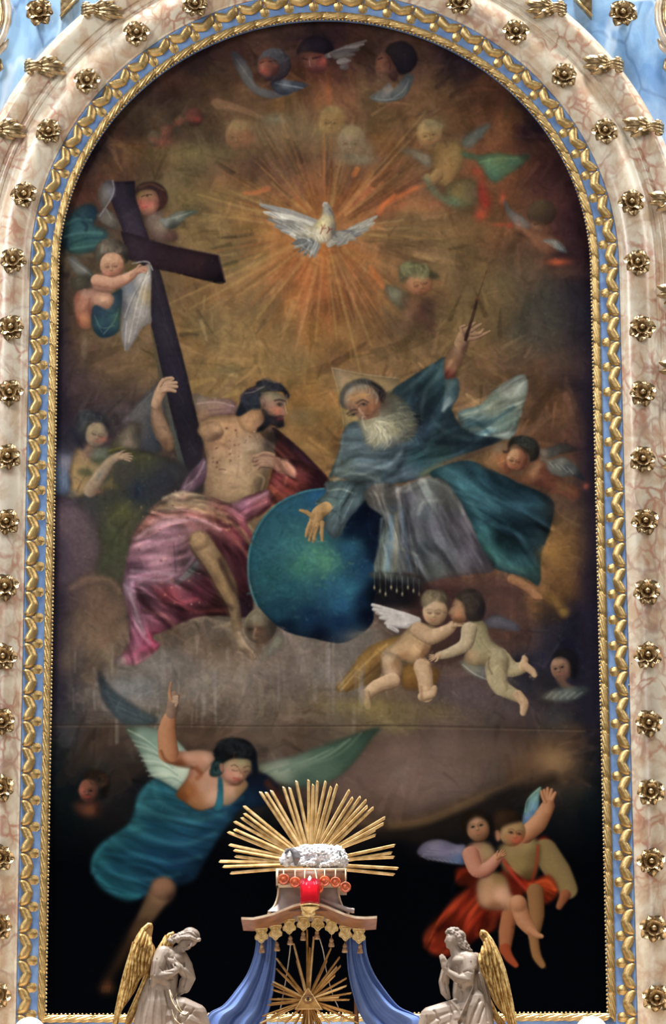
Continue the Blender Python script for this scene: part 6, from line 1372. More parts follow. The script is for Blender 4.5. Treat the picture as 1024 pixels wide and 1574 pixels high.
# waisted upper roof, square in plan, and the book rest
prof = [(582,156),(610,157),(640,160),(665,166),(690,176),(712,190),(735,212)]; bk0, bk1 = V5(322, 495, YC - .2), V5(694, 583, YC - .2); rows = []
for y, w in prof:
    a = V5(492 - w, y, YC - .06); b_ = V5(492 + w, y, YC - .06); h = (b_.x - a.x) * .42; yc = YC + .02
    if y == 582: a.z = b_.z = bk1.z - .002
    rows.append([(a.x, yc - h, a.z), (b_.x, yc - h, a.z), (b_.x, yc + h, a.z), (a.x, yc + h, a.z)])
mb = MB().grid(rows, True); mb.f.append((3, 2, 1, 0)); mb.build('upper_roof', M_GREYW, canopy, sharp=30)
mb = MB()
for sgn in (-1, 1):
    mb.tube([V5(492 + sgn * w * 1.0, y - 2, YC - .06 - .42 * (V5(492 + w, y, YC).x - V5(492, y, YC).x)) for y, w in prof], .006, 8)
mb.build('hip_moulding', M_WOODL, canopy)
mb = MB(); mb.tube([V5(560, 656, YC - .15), V5(640, 690, YC - .16), V5(700, 712, YC - .17), V5(724, 716, YC - .17)], [.010, .012, .013, .013], 10); mb.tube([V5(724, 704, YC - .17), V5(722, 728, YC - .17)], .011, 10)
mb.build('roof_roll', M_GREYW, canopy)
# gold bracket at the crown of the eaves
mb = MB()
c = V6(492, 68, YF - .03)
mb.plate([(V6(x, y, YF - .03).x, V6(x, y, YF - .03).z) for x, y in ((455,44),(530,44),(532,60),(524,72),(530,84),(512,96),(492,100),(472,96),(456,84),(462,72),(453,60))], YF - .05, YF - .012, .008)
mb.lathe(V6(500, 53, YF - .085), [(8*.00107, -26*.00107), (22*.00107, -14*.00107), (44*.00107, -3*.00107), (46*.00107, 0), (10*.00107, .0005)], 24)
for x in (470, 492, 514): mb.tube([V6(x, 50, YF - .052), V6(x + (492 - x) * .2, 92, YF - .056)], [.005, .008], 8)
mb.tube([V6(452, 46, YF - .052), V6(532, 46, YF - .052)], .006, 8); mb.tube([V6(458, 76, YF - .054), V6(526, 76, YF - .054)], .005, 8)
mb.build('crown_bracket', M_TAG, canopy)
# lappets with tassels
LAP = [(246,160),(320,144),(392,113),(467,95),(541,96),(614,114),(686,148),(757,162)]; TAS = [(248,248),(327,238),(397,205),(465,182),(537,176),(613,216),(683,246),(763,250)]
for (lx, ly), (tx, ty) in zip(LAP, TAS):
    sk = (LAP.index((lx, ly)) - 3.5) * 1.1
    out = [(-31,0),(31,0),(31,9),(24,20),(24,29),(34,42),(32,55),(17,61),(9,72),(0,78),(-9,72),(-17,61),(-32,55),(-34,42),(-24,29),(-24,20),(-31,9)]
    P = [V6(lx + x, ly + y + x * .06 * (-1 if sk < 0 else 1), YC) for x, y in out]
    mb = MB().plate([(p.x, p.z) for p in P], YC - .012, YC + .006, .003)
    P2 = [V6(lx + x * .98, ly + y * .98 + 1 + x * .06 * (-1 if sk < 0 else 1), YC - .012) for x, y in out]
    mb.tube([p + Vector((0, -.001, 0)) for p in P2 + P2[:1]], .0034, 6)
    q = [(-16,14),(0,10),(16,14),(18,30),(8,40),(16,50),(0,60),(-16,50),(-8,40),(-18,30),(-16,14)]
    mb.tube([V6(lx + x, ly + y, YC - .013) for x, y in q], .003, 6); mb.tube([V6(lx, ly + 14, YC - .013), V6(lx, ly + 54, YC - .013)], .0035, 6)
    lp = mb.build('lappet', M_TAG, canopy, sharp=35)
    t0 = V6(lx, ly + 74, YC); t1 = V6(tx, ty, YC); s = 1 / (3.4133 * 275)
    mb = MB().tube([t0, t1], .0022, 6)
    mb.lathe(t1, [(.003, .006), (6 * s, .003), (11 * s, -6 * s), (11 * s, -12 * s), (8 * s, -14 * s), (13 * s, -22 * s), (16 * s, -38 * s), (13 * s, -40 * s)], 12)
    mb.build('tassel', M_TASSEL, lp)
# posts behind the curtains, cross bars, floor of the throne
for x in (262, 742):
    a = V6(x, 150, YC + .1); MB().box((a.x - .012, YC + .09, zb), (a.x + .012, YC + .115, a.z)).build('post', M_WOODD, canopy)
a, b_ = V6(230, 160, YC + .1), V6(770, 160, YC + .1)

# the book with seven seals on top
book = thing('sealed_book', ((bk0.x + bk1.x) / 2, YC, bk1.z), 'red-brown book with seven hanging wax seals, lying under the lamb', 'book')
BD = .33; y0 = YC - .20
mb = MB().box((bk0.x, y0, bk0.z - .014), (bk1.x, y0 + BD, bk0.z)); mb.box((bk0.x, y0, bk1.z), (bk1.x, y0 + BD, bk1.z + .010)); mb.box((bk0.x, y0 - .001, bk1.z), (bk0.x + .012, y0 + BD, bk0.z))
mb.build('cover', M_WOODL, book)
MB().box((bk0.x + .010, y0 + .006, bk1.z + .009), (bk1.x - .006, y0 + BD - .006, bk0.z - .013)).build('page_block', M_WOODD, book)
M_SEAL = mottled('red_wax', (.38, .06, .02), (.58, .14, .055), 40, .35, 0, .3, 160)
SEALS = [(362,551,1.25),(422,567,1.25),(470,595,1.1),(545,600,1.1),(577,561,1.2),(634,567,1.2),(687,592,1.2)]
for i, (sx, sy, k) in enumerate(SEALS):
    ys = y0 - .012; c = V5(sx, sy, ys); r = .0245 * k; tp = V5(sx if i < 2 or i > 3 else (474, 527)[i - 2], 497, ys)
    mb = MB().lathe(c, [(r * .96, .008), (r, 0), (r * .92, -.008), (r * .78, -.009), (r * .72, -.004), (.001, -.005)], 24, 'Y')
    mb.ball((c.x - r * .08, ys - .003, c.z + r * .06), (r * .40, .006, r * .46), 12, 8); mb.ball((c.x + r * .2, ys - .003, c.z - r * .22), (r * .3, .004, r * .2), 10, 6)
    sl = mb.build('seal', M_SEAL, book)
    MB().tube([tp + Vector((0, .004, 0)), (tp + c) / 2, c + Vector((0, -.002, r * .8))], .0034, 6).build('ribbon', M_WOODL, sl)

# the lamb
lamb = thing('lamb', (V5(545, 490, YC - .1).x, YC - .08, bk0.z), 'white woolly lamb figure lying with dark ears on the sealed book', 'lamb')
s5 = 1 / (3.4133 * 275.0)
def L5(x, y, d=0): return V5(x, y, YC - .08) + Vector((0, d * s5, 0))
def E(mb, x, y, d, rx, ry, rd, rot=0, f=L5, s=s5):
    mb.ball(f(x, y, d), (rx * s, rd * s, ry * s), 16, 10, Matrix.Rotation(math.radians(rot), 3, 'Y'))
def C(mb, pts, rad, f=L5, s=s5, n=10):
    P = [f(*p) for p in pts]; R = [r * s for r in rad]
    mb.tube(P, R, n)
    for p, r in ((P[0], R[0]), (P[-1], R[-1])): mb.ball(p, (r, r, r), n, 6)
mb = MB()
E(mb, 560, 432, 0, 128, 60, 70); E(mb, 635, 436, 0, 58, 58, 66); E(mb, 480, 428, -5, 62, 56, 62); E(mb, 660, 460, -30, 36, 34, 36)
E(mb, 398, 440, -30, 44, 38, 34, 25); E(mb, 370, 466, -36, 34, 24, 24, 40); C(mb, [(430, 430, -20), (390, 445, -30)], [44, 36])
C(mb, [(470, 455, -50), (440, 482, -62), (412, 486, -62)], [22, 13, 11]); C(mb, [(520, 470, -60), (470, 486, -70)], [18, 11]); C(mb, [(640, 462, -60), (590, 484, -70), (560, 487, -68)], [26, 13, 11]); C(mb, [(676, 440, -20), (690, 470, -24), (680, 488, -30)], [16, 15, 12])
def wool(p):
    q = p * 62; d = noise.cell_vector(q)[0]
    x = p.x - lamb.location.x
    k = 1.0 if x > -.115 else .25
    v = noise.voronoi(q, distance_metric='DISTANCE', exponent=2.5)[0][0]
    return k * (.019 * (.5 - v) + .004 * noise.noise(p * 150))
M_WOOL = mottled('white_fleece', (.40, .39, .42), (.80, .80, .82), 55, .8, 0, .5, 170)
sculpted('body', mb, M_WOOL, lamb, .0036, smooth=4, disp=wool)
M_EAR = mottled('dark_fleece', (.05, .045, .05), (.13, .12, .13), 40, .7)
for pts, r in (([(408,410,-74),(425,430,-88),(432,458,-92),(426,484,-84)], [14,20,20,10]), ([(392,404,-44),(378,410,-58),(372,424,-66)], [9,11,6])):
    mb = MB(); C(mb, pts, r); sculpted('ear', mb, M_EAR, lamb, .004)
mb = MB(); C(mb, [(655, 415, -62), (662, 438, -66), (646, 462, -68)], [5, 7, 5]); sculpted('tail', mb, M_EAR, lamb, .003)
mb = MB(); E(mb, 384, 450, -62, 6, 4, 4); E(mb, 352, 480, -52, 8, 5, 6); mb.build('eye', M_EAR, lamb)
# glory of rays behind the lamb
glory = thing('ray_glory', (V5(505, 470, YC + .12).x, YC + .12, bk0.z), 'fan of gilded wooden rays spreading behind the lamb', 'sunburst')
TIPS = [(30,457),(50,485),(88,517),(82,370),(107,400),(113,430),(75,305),(108,292),(108,250),(158,170),(160,210),(145,230),(243,97),(272,100),(300,90),(363,72),(395,77),(430,40),(493,35),(517,60),(540,40),(582,42),(610,72),(642,58),(705,88),(722,128),(762,122),(793,140),(798,172),(830,178),(890,230),(882,262),(840,292),(840,320),(940,375),(925,412),(937,435),(957,495),(938,525)]
def ray(c, tip, w0, w1, y, mat, parent, t0=.12):
    d = tip - c; L = d.length; u = d.normalized(); n = Vector((-u.z, 0, u.x)); rows = []
    for t, w in ((t0, w0), (.5, (w0 + w1) / 2), (1, w1)):
        p = c + u * L * t; rows.append([p + n * w + Vector((0, y + .004, 0)), p + n * w * .35 + Vector((0, y - w * .9, 0)), p - n * w * .55 + Vector((0, y - w * .6, 0)), p - n * w + Vector((0, y + .004, 0)), p + Vector((0, y + .009, 0))])
    p = c + u * (L + w1 * 1.2) + n * w1 * .6; b = MB().grid(rows, True); b.v.append(tuple(p + Vector((0, y, 0)))); k = len(b.v) - 1
    for i in range(5): b.f.append((10 + i, 10 + (i + 1) % 5, k))
    b.f.append((4, 3, 2, 1, 0)); return b.build('ray', mat, parent, smooth=False)
Yg = YC + .12
for i, (tx, ty) in enumerate(TIPS):
    cen = V5(505, 470, Yg); b3 = i // 3 * 3; mid = TIPS[min(b3 + 1, len(TIPS) - 1)]
    off = (TIPS[i][0] - mid[0]) * .30, (TIPS[i][1] - mid[1]) * .30
    c2 = V5(505 + off[0], 470 + off[1], Yg)
    ray(c2, V5(tx, ty, Yg), .0118, .0085, (.0, -.006, .004)[i % 3], M_RAY, glory)
mb = MB().lathe(V5(505, 470, Yg + .03), [(.10, -.012), (.10, .012)], 24, 'Y'); mb.build('back_disc', M_RAY, glory)

# red glass votive lamp on the bracket
lc = V5(500, 688, YF - .085); votive = thing('votive_lamp', lc, 'red glass votive lamp with a lit white candle below the lamb', 'lamp')
mt, t_, b_ = material('red_glass', .12, 0, .5); b_.inputs['Base Color'].default_value = (.85, .03, .07, 1); b_.inputs['Transmission Weight'].default_value = .8; b_.inputs['Emission Color'].default_value = (.9, .03, .08, 1); b_.inputs['Emission Strength'].default_value = .0
z1 = V5(500, 568, YF).z - lc.z; k = s5
MB().lathe(lc, [(40*k, 0), (47*k, 6*k), (49*k, 20*k), (51*k, z1*.6), (54*k, z1), (51*k, z1), (48*k, z1*.6), (44*k, 12*k), (2*k, 10*k)], 28).build('glass', mt, votive)
mw, t_, b_ = material('candle_wax', .5); b_.inputs['Base Color'].default_value = (.9, .5, .45, 1)
MB().lathe(lc, [(36*k, 11*k), (38*k, 16*k), (38*k, z1*.72), (34*k, z1*.76), (3*k, z1*.74)], 20).build('candle', mw, votive)
mf, t_, b_ = material('flame', .5); b_.inputs['Base Color'].default_value = (1, .85, .6, 1); b_.inputs['Emission Color'].default_value = (1, .85, .62, 1); b_.inputs['Emission Strength'].default_value = 6
MB().lathe(lc, [(2*k, z1*.78), (9*k, z1*.88), (10*k, z1*.98), (5*k, z1*1.1), (1*k, z1*1.16)], 12).build('flame', mf, votive)
pl = bpy.data.lights.new('flame_light', 'POINT'); pl.energy = 1.4; pl.color = (1, .72, .45); pl.shadow_soft_size = .01
po = bpy.data.objects.new('flame_light', pl); COL.objects.link(po); po.location = lc + Vector((0, -.012, z1 * .9))
MB().lathe(lc, [(40*k, -3*k), (50*k, -2*k), (50*k, 1*k), (40*k, 1.5*k)], 20).build('holder', M_TAG, votive)

# curtains
M_CURT = mottled('blue_velvet', (.085, .15, .38), (.13, .215, .50), 5, .6, 0, .15, 90)
def curtain(left, right, label, seed, ph):
    def S(c, t):
        P = spline(c, False, 10); f = t * (len(P) - 1); i = min(int(f), len(P) - 2); return P[i] + (P[i + 1] - P[i]) * (f - i)
    nt, nu = 46, 48; rows = []
    top = V6(left[0][0], left[0][1], YC); o = thing('curtain', (V6((left[0][0] + right[0][0]) / 2, 225, YC).x, YC, zb), label, 'curtain')
    for i in range(nt + 1):
        t = i / nt; a, b = S(left, t), S(right, t); row = []
        for j in range(nu + 1):
            u = j / nu; p = a + (b - a) * u
            w = u * 4.0 + ph + .9 * math.sin(t * 2.2 + seed) * u + .5 * t
            dd = .030 * (.55 + .9 * t) * (math.sin(2 * math.pi * w * .5) * .7 + .5 * math.sin(2 * math.pi * w * .93 + seed) * (1 - .4 * t)) 
            q = V6(p[0], p[1], YC + .04); row.append(q + Vector((0, dd, 0)))
        rows.append(row)
    b = MB().grid(rows); b.grid([[p + Vector((0, .008, 0)) for p in r][::-1] for r in rows])
    b.build('cloth', M_CURT, o)
    mb = MB().tube([r[0] for r in rows], .0045, 6); mb.tube([r[-1] for r in rows], .0045, 6); mb.build('hem', M_CURT, o)
    tp = rows[0]; MB().tube([p + Vector((0, .0, .004)) for p in tp], .007, 6).build('heading', M_CURT, o)
curtain([(222,200),(212,290),(172,400),(110,490),(45,565),(-30,610),(-62,700),(-66,775)], [(318,196),(320,300),(314,400),(303,500),(280,600),(235,670),(200,730),(190,775)], 'blue curtain sweeping out to the left from the canopy', 1.0, .1)
curtain([(692,196),(697,300),(706,400),(728,500),(762,600),(805,670),(850,730),(860,775)], [(786,200),(797,300),(835,400),(895,490),(965,570),(1040,606),(1082,640),(1090,775)], 'blue curtain sweeping out to the right from the canopy', 2.3, .55)
# thin pale cords
M_CORD = mottled('pale_cord', (.55, .50, .45), (.75, .70, .66), 60, .6)
def cord(pts, label):
    P = [V6(x, y, YC + .03) for x, y in spline(pts, False, 6)]; o = MB().tube(P, .0032, 6).build('cord', M_CORD, None, origin=(P[-1].x, P[-1].y, P[-1].z)); tag(o, label, 'cord', 'cords of the canopy')
cord([(400,205),(394,290),(372,440),(350,560),(330,660),(318,775)], 'straight pale cord hanging left of the lower sunburst')
cord([(538,180),(556,230),(572,290),(588,390),(620,510),(652,585),(676,700),(684,775)], 'bowed pale cord hanging right of the lower sunburst')

# sunburst with the eye of Providence
eyeb = thing('eye_sunburst', (V6(490, 535, YC - .02).x, YC - .02, zb), 'triangle with the eye of Providence on a burst of dull gold rays', 'sunburst')
YE = YC - .02; cen = V6(490, 535, YE)
T2 = [(415,240),(432,330),(485,165),(500,262),(520,205),(610,262),(588,330),(655,310),(640,360),(660,356),(630,405),(690,420),(690,460),(670,470),(715,497),(705,533),(650,520),(740,615),(750,655),(720,600),(325,316),(345,345),(325,370),(360,400),(310,440),(300,452),(305,480),(290,530),(330,528),(280,560),(300,552),(252,618),(240,655),(300,620),(370,655),(400,700),(600,655),(580,700),(445,715),(470,730),(500,735),(530,725),(550,705),(560,690)]
for i, (tx, ty) in enumerate(T2):
    ray(cen, V6(tx, ty, YE), .0088, .0052, .012 + .004 * (i % 3), M_DRAY if i % 4 else M_RAY, eyeb, .16)
tri = [(490,468),(567,586),(421,586)]
P = [V6(x, y, YE) for x, y in tri]; MB().plate([(p.x, p.z) for p in P][::-1], YE - .022, YE + .02, .004).build('triangle', M_DRAY, eyeb, sharp=30)
mb = MB(); P = [V6(490 + (x - 490) * .93, 548 + (y - 548) * .93, YE - .023) for x, y in tri]; mb.tube(P + P[:1], .004, 6); mb.build('triangle_rim', M_RAY, eyeb)
M_EYE = mottled('eye_paint', (.20, .09, .04), (.32, .16, .07), 30, .4); M_IRIS = mottled('eye_dark', (.03, .02, .015), (.07, .05, .04), 30, .3)
mb = MB(); c = V6(490, 534, YE - .022)
mb.ball(c, (.0235, .008, .0125), 16, 10); eb = mb.build('eye', M_TAG, eyeb)
mb = MB(); mb.ball(c + Vector((0, -.006, .001)), (.0095, .005, .0105), 12, 8); mb.build('iris', M_IRIS, eb)
mb = MB(); mb.tube([V6(x, y, YE - .027) for x, y in ((463,536),(474,522),(490,517),(506,522),(518,536))], .0042, 6); mb.tube([V6(x, y, YE - .027) for x, y in ((463,538),(476,548),(490,551),(505,548),(518,537))], .0036, 6); mb.tube([V6(x, y, YE - .024) for x, y in ((466,516),(490,506),(514,516))], .0036, 6)
mb.build('eyelid', M_EYE, eb)
a = V6(490, 560, YE); MB().box((a.x - .03, YE + .022, zb), (a.x + .03, YE + .06, a.z)).build('stand', M_WOODD, eyeb)

# white globes at the two lower corners
M_WHITE = mottled('white_glaze', (.86, .86, .86), (.92, .92, .92), 4, .25)
for px, py, w in ((45.5, 1589, 'left'), (909.5, 1587.5, 'right')):
    c = at(px, py, -1.5); r = .0875
    g = thing('globe', (c.x, c.y, zb), 'round white globe rising into view at the bottom %s corner' % w, 'globe', 'white globes')
    MB().ball(c, r, 32, 20).build('ball', M_WHITE, g)
    MB().lathe((c.x, c.y, zb), [(.05, 0), (.05, .012), (.02, .03), (.018, c.z - zb - r * .96), (.03, c.z - zb - r * .93)], 20).build('stem', M_TAG, g)
# ---------------------------------------------------------------- carved kneeling angels
YA = -1.25; S7 = 5.12; su = 1 / (S7 * 276.0)
M_STATUE = mottled('cream_painted_wood', (.20, .15, .115), (.32, .26, .215), 7, .55, 0, .15, 40)
M_SKIN = mottled('painted_flesh', (.62, .50, .42), (.70, .60, .52), 10, .42)
M_HAIRS = mottled('cream_hair', (.19, .145, .115), (.31, .245, .205), 18, .5, 0, .2, 60)
M_HEM = mottled('hem_gilding', (.70, .58, .36), (.88, .80, .64), 40, .35, .4)
def frame7(x0, y0):
    def f(x, y, d=0): return at(x0 + x / S7, y0 + y / S7, YA) + Vector((0, d * su, 0))
    return f
def folds(f, lines, org):
    """soft grooves running along drapery lines, cut into the robe"""
    L = [([f(x, y, 0) for x, y in pts], w * su, dpt * su) for pts, w, dpt in lines]
    def disp(p):
        r = 0
        for P, w, dpt in L:
            for a, b in zip(P, P[1:]):
                ex, ez = b.x - a.x, b.z - a.z; t = max(0, min(1, ((p.x - a.x) * ex + (p.z - a.z) * ez) / (ex * ex + ez * ez)))
                d = math.hypot(p.x - a.x - t * ex, p.z - a.z - t * ez)
                if d < 2.5 * w: r = min(r, -dpt * math.exp(-(d / w) ** 2)) if dpt > 0 else max(r, -dpt * math.exp(-(d / w) ** 2))
        return r
    return disp
def feather(f, root, tip, w, d, name, parent, mat):
    a, b = Vector(root), Vector(tip); ax = b - a; L = ax.length; n = Vector((-ax.y, ax.x)) / L; rows = []
    for i in range(8):
        t = i / 7; hw = (w - 4) * (.75 + .25 * math.sin(math.pi * t)) * (1 if t < .7 else math.sqrt(max(.02, 1 - ((t - .7) / .3) ** 2)))
        c = a + ax * t; row = []
        for j in range(5):
            v = j / 4 * 2 - 1; q = c + n * hw * v
            row.append(f(q.x, q.y, d - 8 * (1 - v * v) * (.5 + .5 * t) - (8 if j == 2 else 0) - 24 * t))
        rows.append(row)
    m = MB().grid(rows); m.grid([[p + Vector((0, 8 * su, 0)) for p in r][::-1] for r in rows]); return m.build(name, mat, parent)
def make_wing(f, root, outline, lead, rows_, d0, name='wing', bulge=16):
    P = [f(x, y, d0) for x, y in spline(outline, True, 3)]
    w = MB().plate([(p.x, p.z) for p in P], P[0].y, P[0].y + 22 * su, .006).build(name, M_DRAY, root, sharp=50)  # darker plate colour paints in the shade between the feathers
    m = MB(); m.tube([f(x, y, d0 - 10) for x, y, r in lead], [r * su for x, y, r in lead], 10); m.build('leading_edge', M_WING, w)
    for k, (rts, tps, wd) in enumerate(rows_):
        for i, (r, t) in enumerate(zip(rts, tps)):
            feather(f, r, t, wd, d0 - 4 - 19 * k - 8 * (i % 2), 'feather', w, M_WING)
    return w
from mathutils.bvhtree import BVHTree
def lay(fig, f, pts, r):
    me = fig.data; W = WORG[fig.name]
    T = BVHTree.FromPolygons([v.co + W for v in me.vertices], [p.vertices[:] for p in me.polygons]); out = []
    for x, y in spline(pts, False, 6):
        p = f(x, y, -400); h = T.ray_cast(p, Vector((0, 1, 0)))[0]
        if h is not None: out.append(h + Vector((0, -r * .3, 0)))
    return MB().tube(out, r, 6)
def curve_pts(c, n):
    P = spline(c, False, 10); return [tuple(P[int(round(i * (len(P) - 1) / (n - 1)))]) for i in range(n)]
def fingers(mb, f, base, tips, r):
    for b, t in zip(base, tips):
        m = tuple((b[i] + t[i]) / 2 + (0, 0, -6)[i] for i in range(3)); C(mb, [b, m, t], [r * 1.05, r, r * .8], f, su, 8)

# left angel: bowed head, hands crossed on the breast
f = frame7(150, 1400)
b0 = f(520, 1090, 0)
la = thing('angel_statue', (b0.x, YA, ZLEDGE), 'cream kneeling angel statue with bowed head and crossed hands, left of the canopy', 'statue')
zbase = (at(0, 1400 + 891 / S7, YA).z - ZLEDGE) / su + 891          # crop height of the ledge
mb = MB()
C(mb, [(560,370,0),(530,480,10),(510,620,10),(500,760,10)], [88,104,112,130], f, su, 16)
E(mb, 545, 350, 0, 84, 62, 90, 0, f, su); E(mb, 620, 380, 5, 74, 60, 80, 0, f, su)
C(mb, [(640,312,-8),(600,352,0)], [40,50], f, su, 12)
# head
E(mb, 722, 222, -14, 66, 64, 66, 0, f, su); E(mb, 690, 262, -34, 56, 54, 46, 35, f, su); E(mb, 652, 300, -26, 36, 30, 36, 0, f, su)
C(mb, [(748,262,-72),(738,288,-78),(722,306,-74)], [8,9,10], f, su, 8); E(mb, 700, 306, -66, 16, 9, 10, 35, f, su); E(mb, 676, 322, -54, 18, 15, 16, 0, f, su); E(mb, 692, 274, -70, 18, 14, 12, 30, f, su)
C(mb, [(712,252,-72),(735,250,-72)], [8,7], f, su, 8); E(mb, 722, 268, -72, 11, 7, 7, 30, f, su)
# far sleeve and forearm
C(mb, [(650,360,20),(695,430,20),(722,530,10),(690,610,-10)], [58,52,50,40], f, su, 14); C(mb, [(720,520,0),(660,470,-60),(612,420,-92)], [44,34,22], f, su, 12); C(mb, [(690,560,-10),(655,640,-10),(640,662,-10)], [46,28,14], f, su, 12)
# near sleeve and forearm
C(mb, [(520,345,-50),(485,430,-72),(470,520,-84)], [62,62,54], f, su, 14); C(mb, [(480,530,-90),(560,520,-104),(622,486,-108)], [46,36,24], f, su, 12); C(mb, [(470,520,-84),(440,590,-66),(424,606,-60)], [50,26,14], f, su, 12); C(mb, [(520,550,-94),(560,590,-86)], [40,26], f, su, 12)
# hands
E(mb, 628, 478, -112, 26, 22, 16, -30, f, su); fingers(mb, f, [(640,466,-118),(646,476,-118),(648,488,-116),(642,498,-112)], [(618,428,-112),(634,430,-112),(648,438,-110),(656,452,-106)], 8)
C(mb, [(618,470,-118),(602,452,-116),(596,436,-112)], [9,8,6], f, su, 8)
E(mb, 612, 416, -98, 26, 20, 14, 20, f, su); fingers(mb, f, [(600,404,-106),(598,414,-108),(600,424,-108),(606,434,-106)], [(566,392,-98),(562,406,-100),(566,420,-100),(576,432,-98)], 8)
C(mb, [(618,406,-106),(612,390,-104),(604,378,-100)], [9,8,6], f, su, 8)
# robe
C(mb, [(500,720,10),(480,850,15),(470,980,20),(465,zbase-14,20)], [128,140,150,160], f, su, 16); C(mb, [(560,760,-10),(680,770,-26),(790,806,-30)], [96,82,66], f, su, 14)
C(mb, [(796,812,-30),(826,900,-26),(838,zbase-14,-22)], [64,58,64], f, su, 14); C(mb, [(420,600,20),(380,720,25),(345,880,25),(330,zbase-12,25)], [52,58,62,70], f, su, 14)
C(mb, [(600,840,-40),(700,860,-40),(800,900,-30)], [90,80,60], f, su, 14); C(mb, [(620,930,-30),(720,zbase-30,-20)], [110,110], f, su, 14)
C(mb, [(405,560,-30),(400,700,-20),(410,900,-10),(420,zbase-10,-10)], [22,24,26,30], f, su, 10); C(mb, [(560,620,-96),(600,730,-120),(640,830,-130),(620,900,-130)], [16,18,16,14], f, su, 10)
fl = folds(f, [([(415,620),(400,760),(380,900)],9,14),([(470,640),(455,780),(440,1000)],10,12),([(540,640),(570,780),(600,920)],10,14),([(500,650),(520,800),(520,1000)],9,9),([(690,760),(640,850),(660,900)],9,12),([(760,790),(700,870)],8,9),([(430,420),(425,520),(418,600)],7,8),([(470,400),(455,520)],7,7),([(540,380),(570,470)],7,9),([(500,470),(540,500),(600,500)],6,7),([(680,420),(700,520),(680,600)],7,8),([(560,560),(600,545)],5,6),([(640,660),(600,700),(620,760)],8,10),([(360,720),(340,900)],8,8)], None)
fig = sculpted('figure', mb, M_STATUE, la, .0030, smooth=9, disp=fl)
# hair
mb = MB(); E(mb, 735, 196, -8, 72, 62, 70, 20, f, su); E(mb, 690, 208, -4, 62, 52, 66, 0, f, su)
for x, y, d, r in ((800,232,-40,17),(786,240,-58,15),(766,232,-66,16),(748,226,-72,16),(728,220,-74,17),(706,222,-76,17),(686,220,-76,18),(664,222,-74,18),(646,230,-70,19),(634,248,-66,17),(614,238,-62,20),(598,252,-56,19),(578,246,-50,20),(564,236,-40,16),(620,214,-50,26),(600,222,-46,24),(652,200,-50,26),(584,228,-36,20)): E(mb, x, y, d, r, r, r, 0, f, su)
hl = folds(f, [([(800,215),(740,160),(680,170),(600,220)],6,7),([(790,225),(720,185),(640,205)],5,6),([(770,150),(700,150),(630,195)],6,6),([(740,200),(690,196)],4,5)], None)
sculpted('hair', mb, M_HAIRS, la, .0032, smooth=3, disp=hl)
for pts in ([(572,640),(600,700),(625,650)], [(572,640),(590,720),(640,800),(690,830),(716,812)], [(622,660),(640,760),(690,830)], [(590,790),(610,860),(640,895),(690,930)]):
    lay(fig, f, pts, 4 * su).build('hem', M_HEM, la)
out = [(425,97),(385,110),(330,170),(290,240),(262,310),(238,400),(212,460),(190,550),(165,650),(140,780),(118,900),(112,960),(150,940),(185,800),(250,700),(300,620),(335,540),(390,490),(435,390),(455,300),(425,230),(438,140)]
rw = [(curve_pts([(270,330),(300,400),(360,450)], 8), [(122,965),(140,930),(165,870),(190,800),(216,750),(246,705),(285,630),(318,570)], 17),
      (curve_pts([(285,250),(320,330),(400,400)], 8), [(215,560),(232,600),(252,640),(280,610),(300,560),(322,525),(350,515),(385,500)], 17),
      (curve_pts([(318,220),(350,280),(420,330)], 6), [(275,480),(300,500),(325,510),(352,505),(378,495),(408,440)], 19),
      (curve_pts([(345,190),(375,240),(428,280)], 6), [(280,350),(300,400),(325,425),(355,430),(385,420),(425,380)], 19),
      (curve_pts([(370,160),(395,190),(420,220)], 4), [(320,270),(345,300),(375,315),(415,310)], 18)]
make_wing(f, la, out, [(428,118,13),(405,112,16),(360,150,16),(318,212,15),(282,288,14),(250,380,13),(224,460,11),(196,560,10),(168,680,9),(138,820,7),(116,940,5)], rw, -18)
out2 = [(600,155),(565,165),(520,220),(470,285),(440,400),(380,500),(330,600),(280,720),(215,860),(190,960),(235,930),(290,820),(340,700),(390,600),(470,500),(560,330),(600,240)]
rw2 = [(curve_pts([(400,480),(440,500)], 5), [(205,940),(230,900),(258,850),(290,790),(330,700)], 17), (curve_pts([(480,290),(540,250)], 4), [(420,440),(450,440),(490,400),(530,350)], 18), (curve_pts([(540,190),(575,190)], 3), [(490,300),(520,290),(560,270)], 18)]
make_wing(f, la, out2, [(596,168,11),(560,178,13),(515,232,13),(470,300,12),(430,400,10),(370,510,9),(300,670,8),(236,810,7),(198,930,5)], rw2, 62)

# right angel: looking up, palms together
f = frame7(620, 1400)
b0 = f(440, 1090, 0)
ra = thing('angel_statue', (b0.x, YA, ZLEDGE), 'cream kneeling angel statue looking up with praying hands, right of the canopy', 'statue')
mb = MB()
C(mb, [(480,390,0),(490,500,10),(490,640,10),(530,760,10)], [84,92,100,128], f, su, 16); E(mb, 460, 400, 0, 84, 60, 86, 0, f, su); E(mb, 520, 380, 5, 78, 56, 84, 0, f, su)
C(mb, [(404,286,-4),(430,350,0)], [44,54], f, su, 12)
E(mb, 412, 222, -4, 66, 62, 62, 0, f, su); E(mb, 378, 236, -14, 46, 56, 48, -8, f, su); E(mb, 362, 276, -14, 26, 24, 30, 0, f, su)
C(mb, [(346,212,-16),(332,236,-20),(330,246,-20)], [7,8,9], f, su, 8); E(mb, 342, 262, -18, 9, 8, 14, 0, f, su); E(mb, 350, 284, -16, 14, 13, 16, 0, f, su); C(mb, [(344,200,-20),(352,192,-40)], [8,7], f, su, 8); E(mb, 356, 216, -46, 8, 6, 8, 0, f, su); E(mb, 372, 250, -50, 20, 16, 12, 0, f, su)
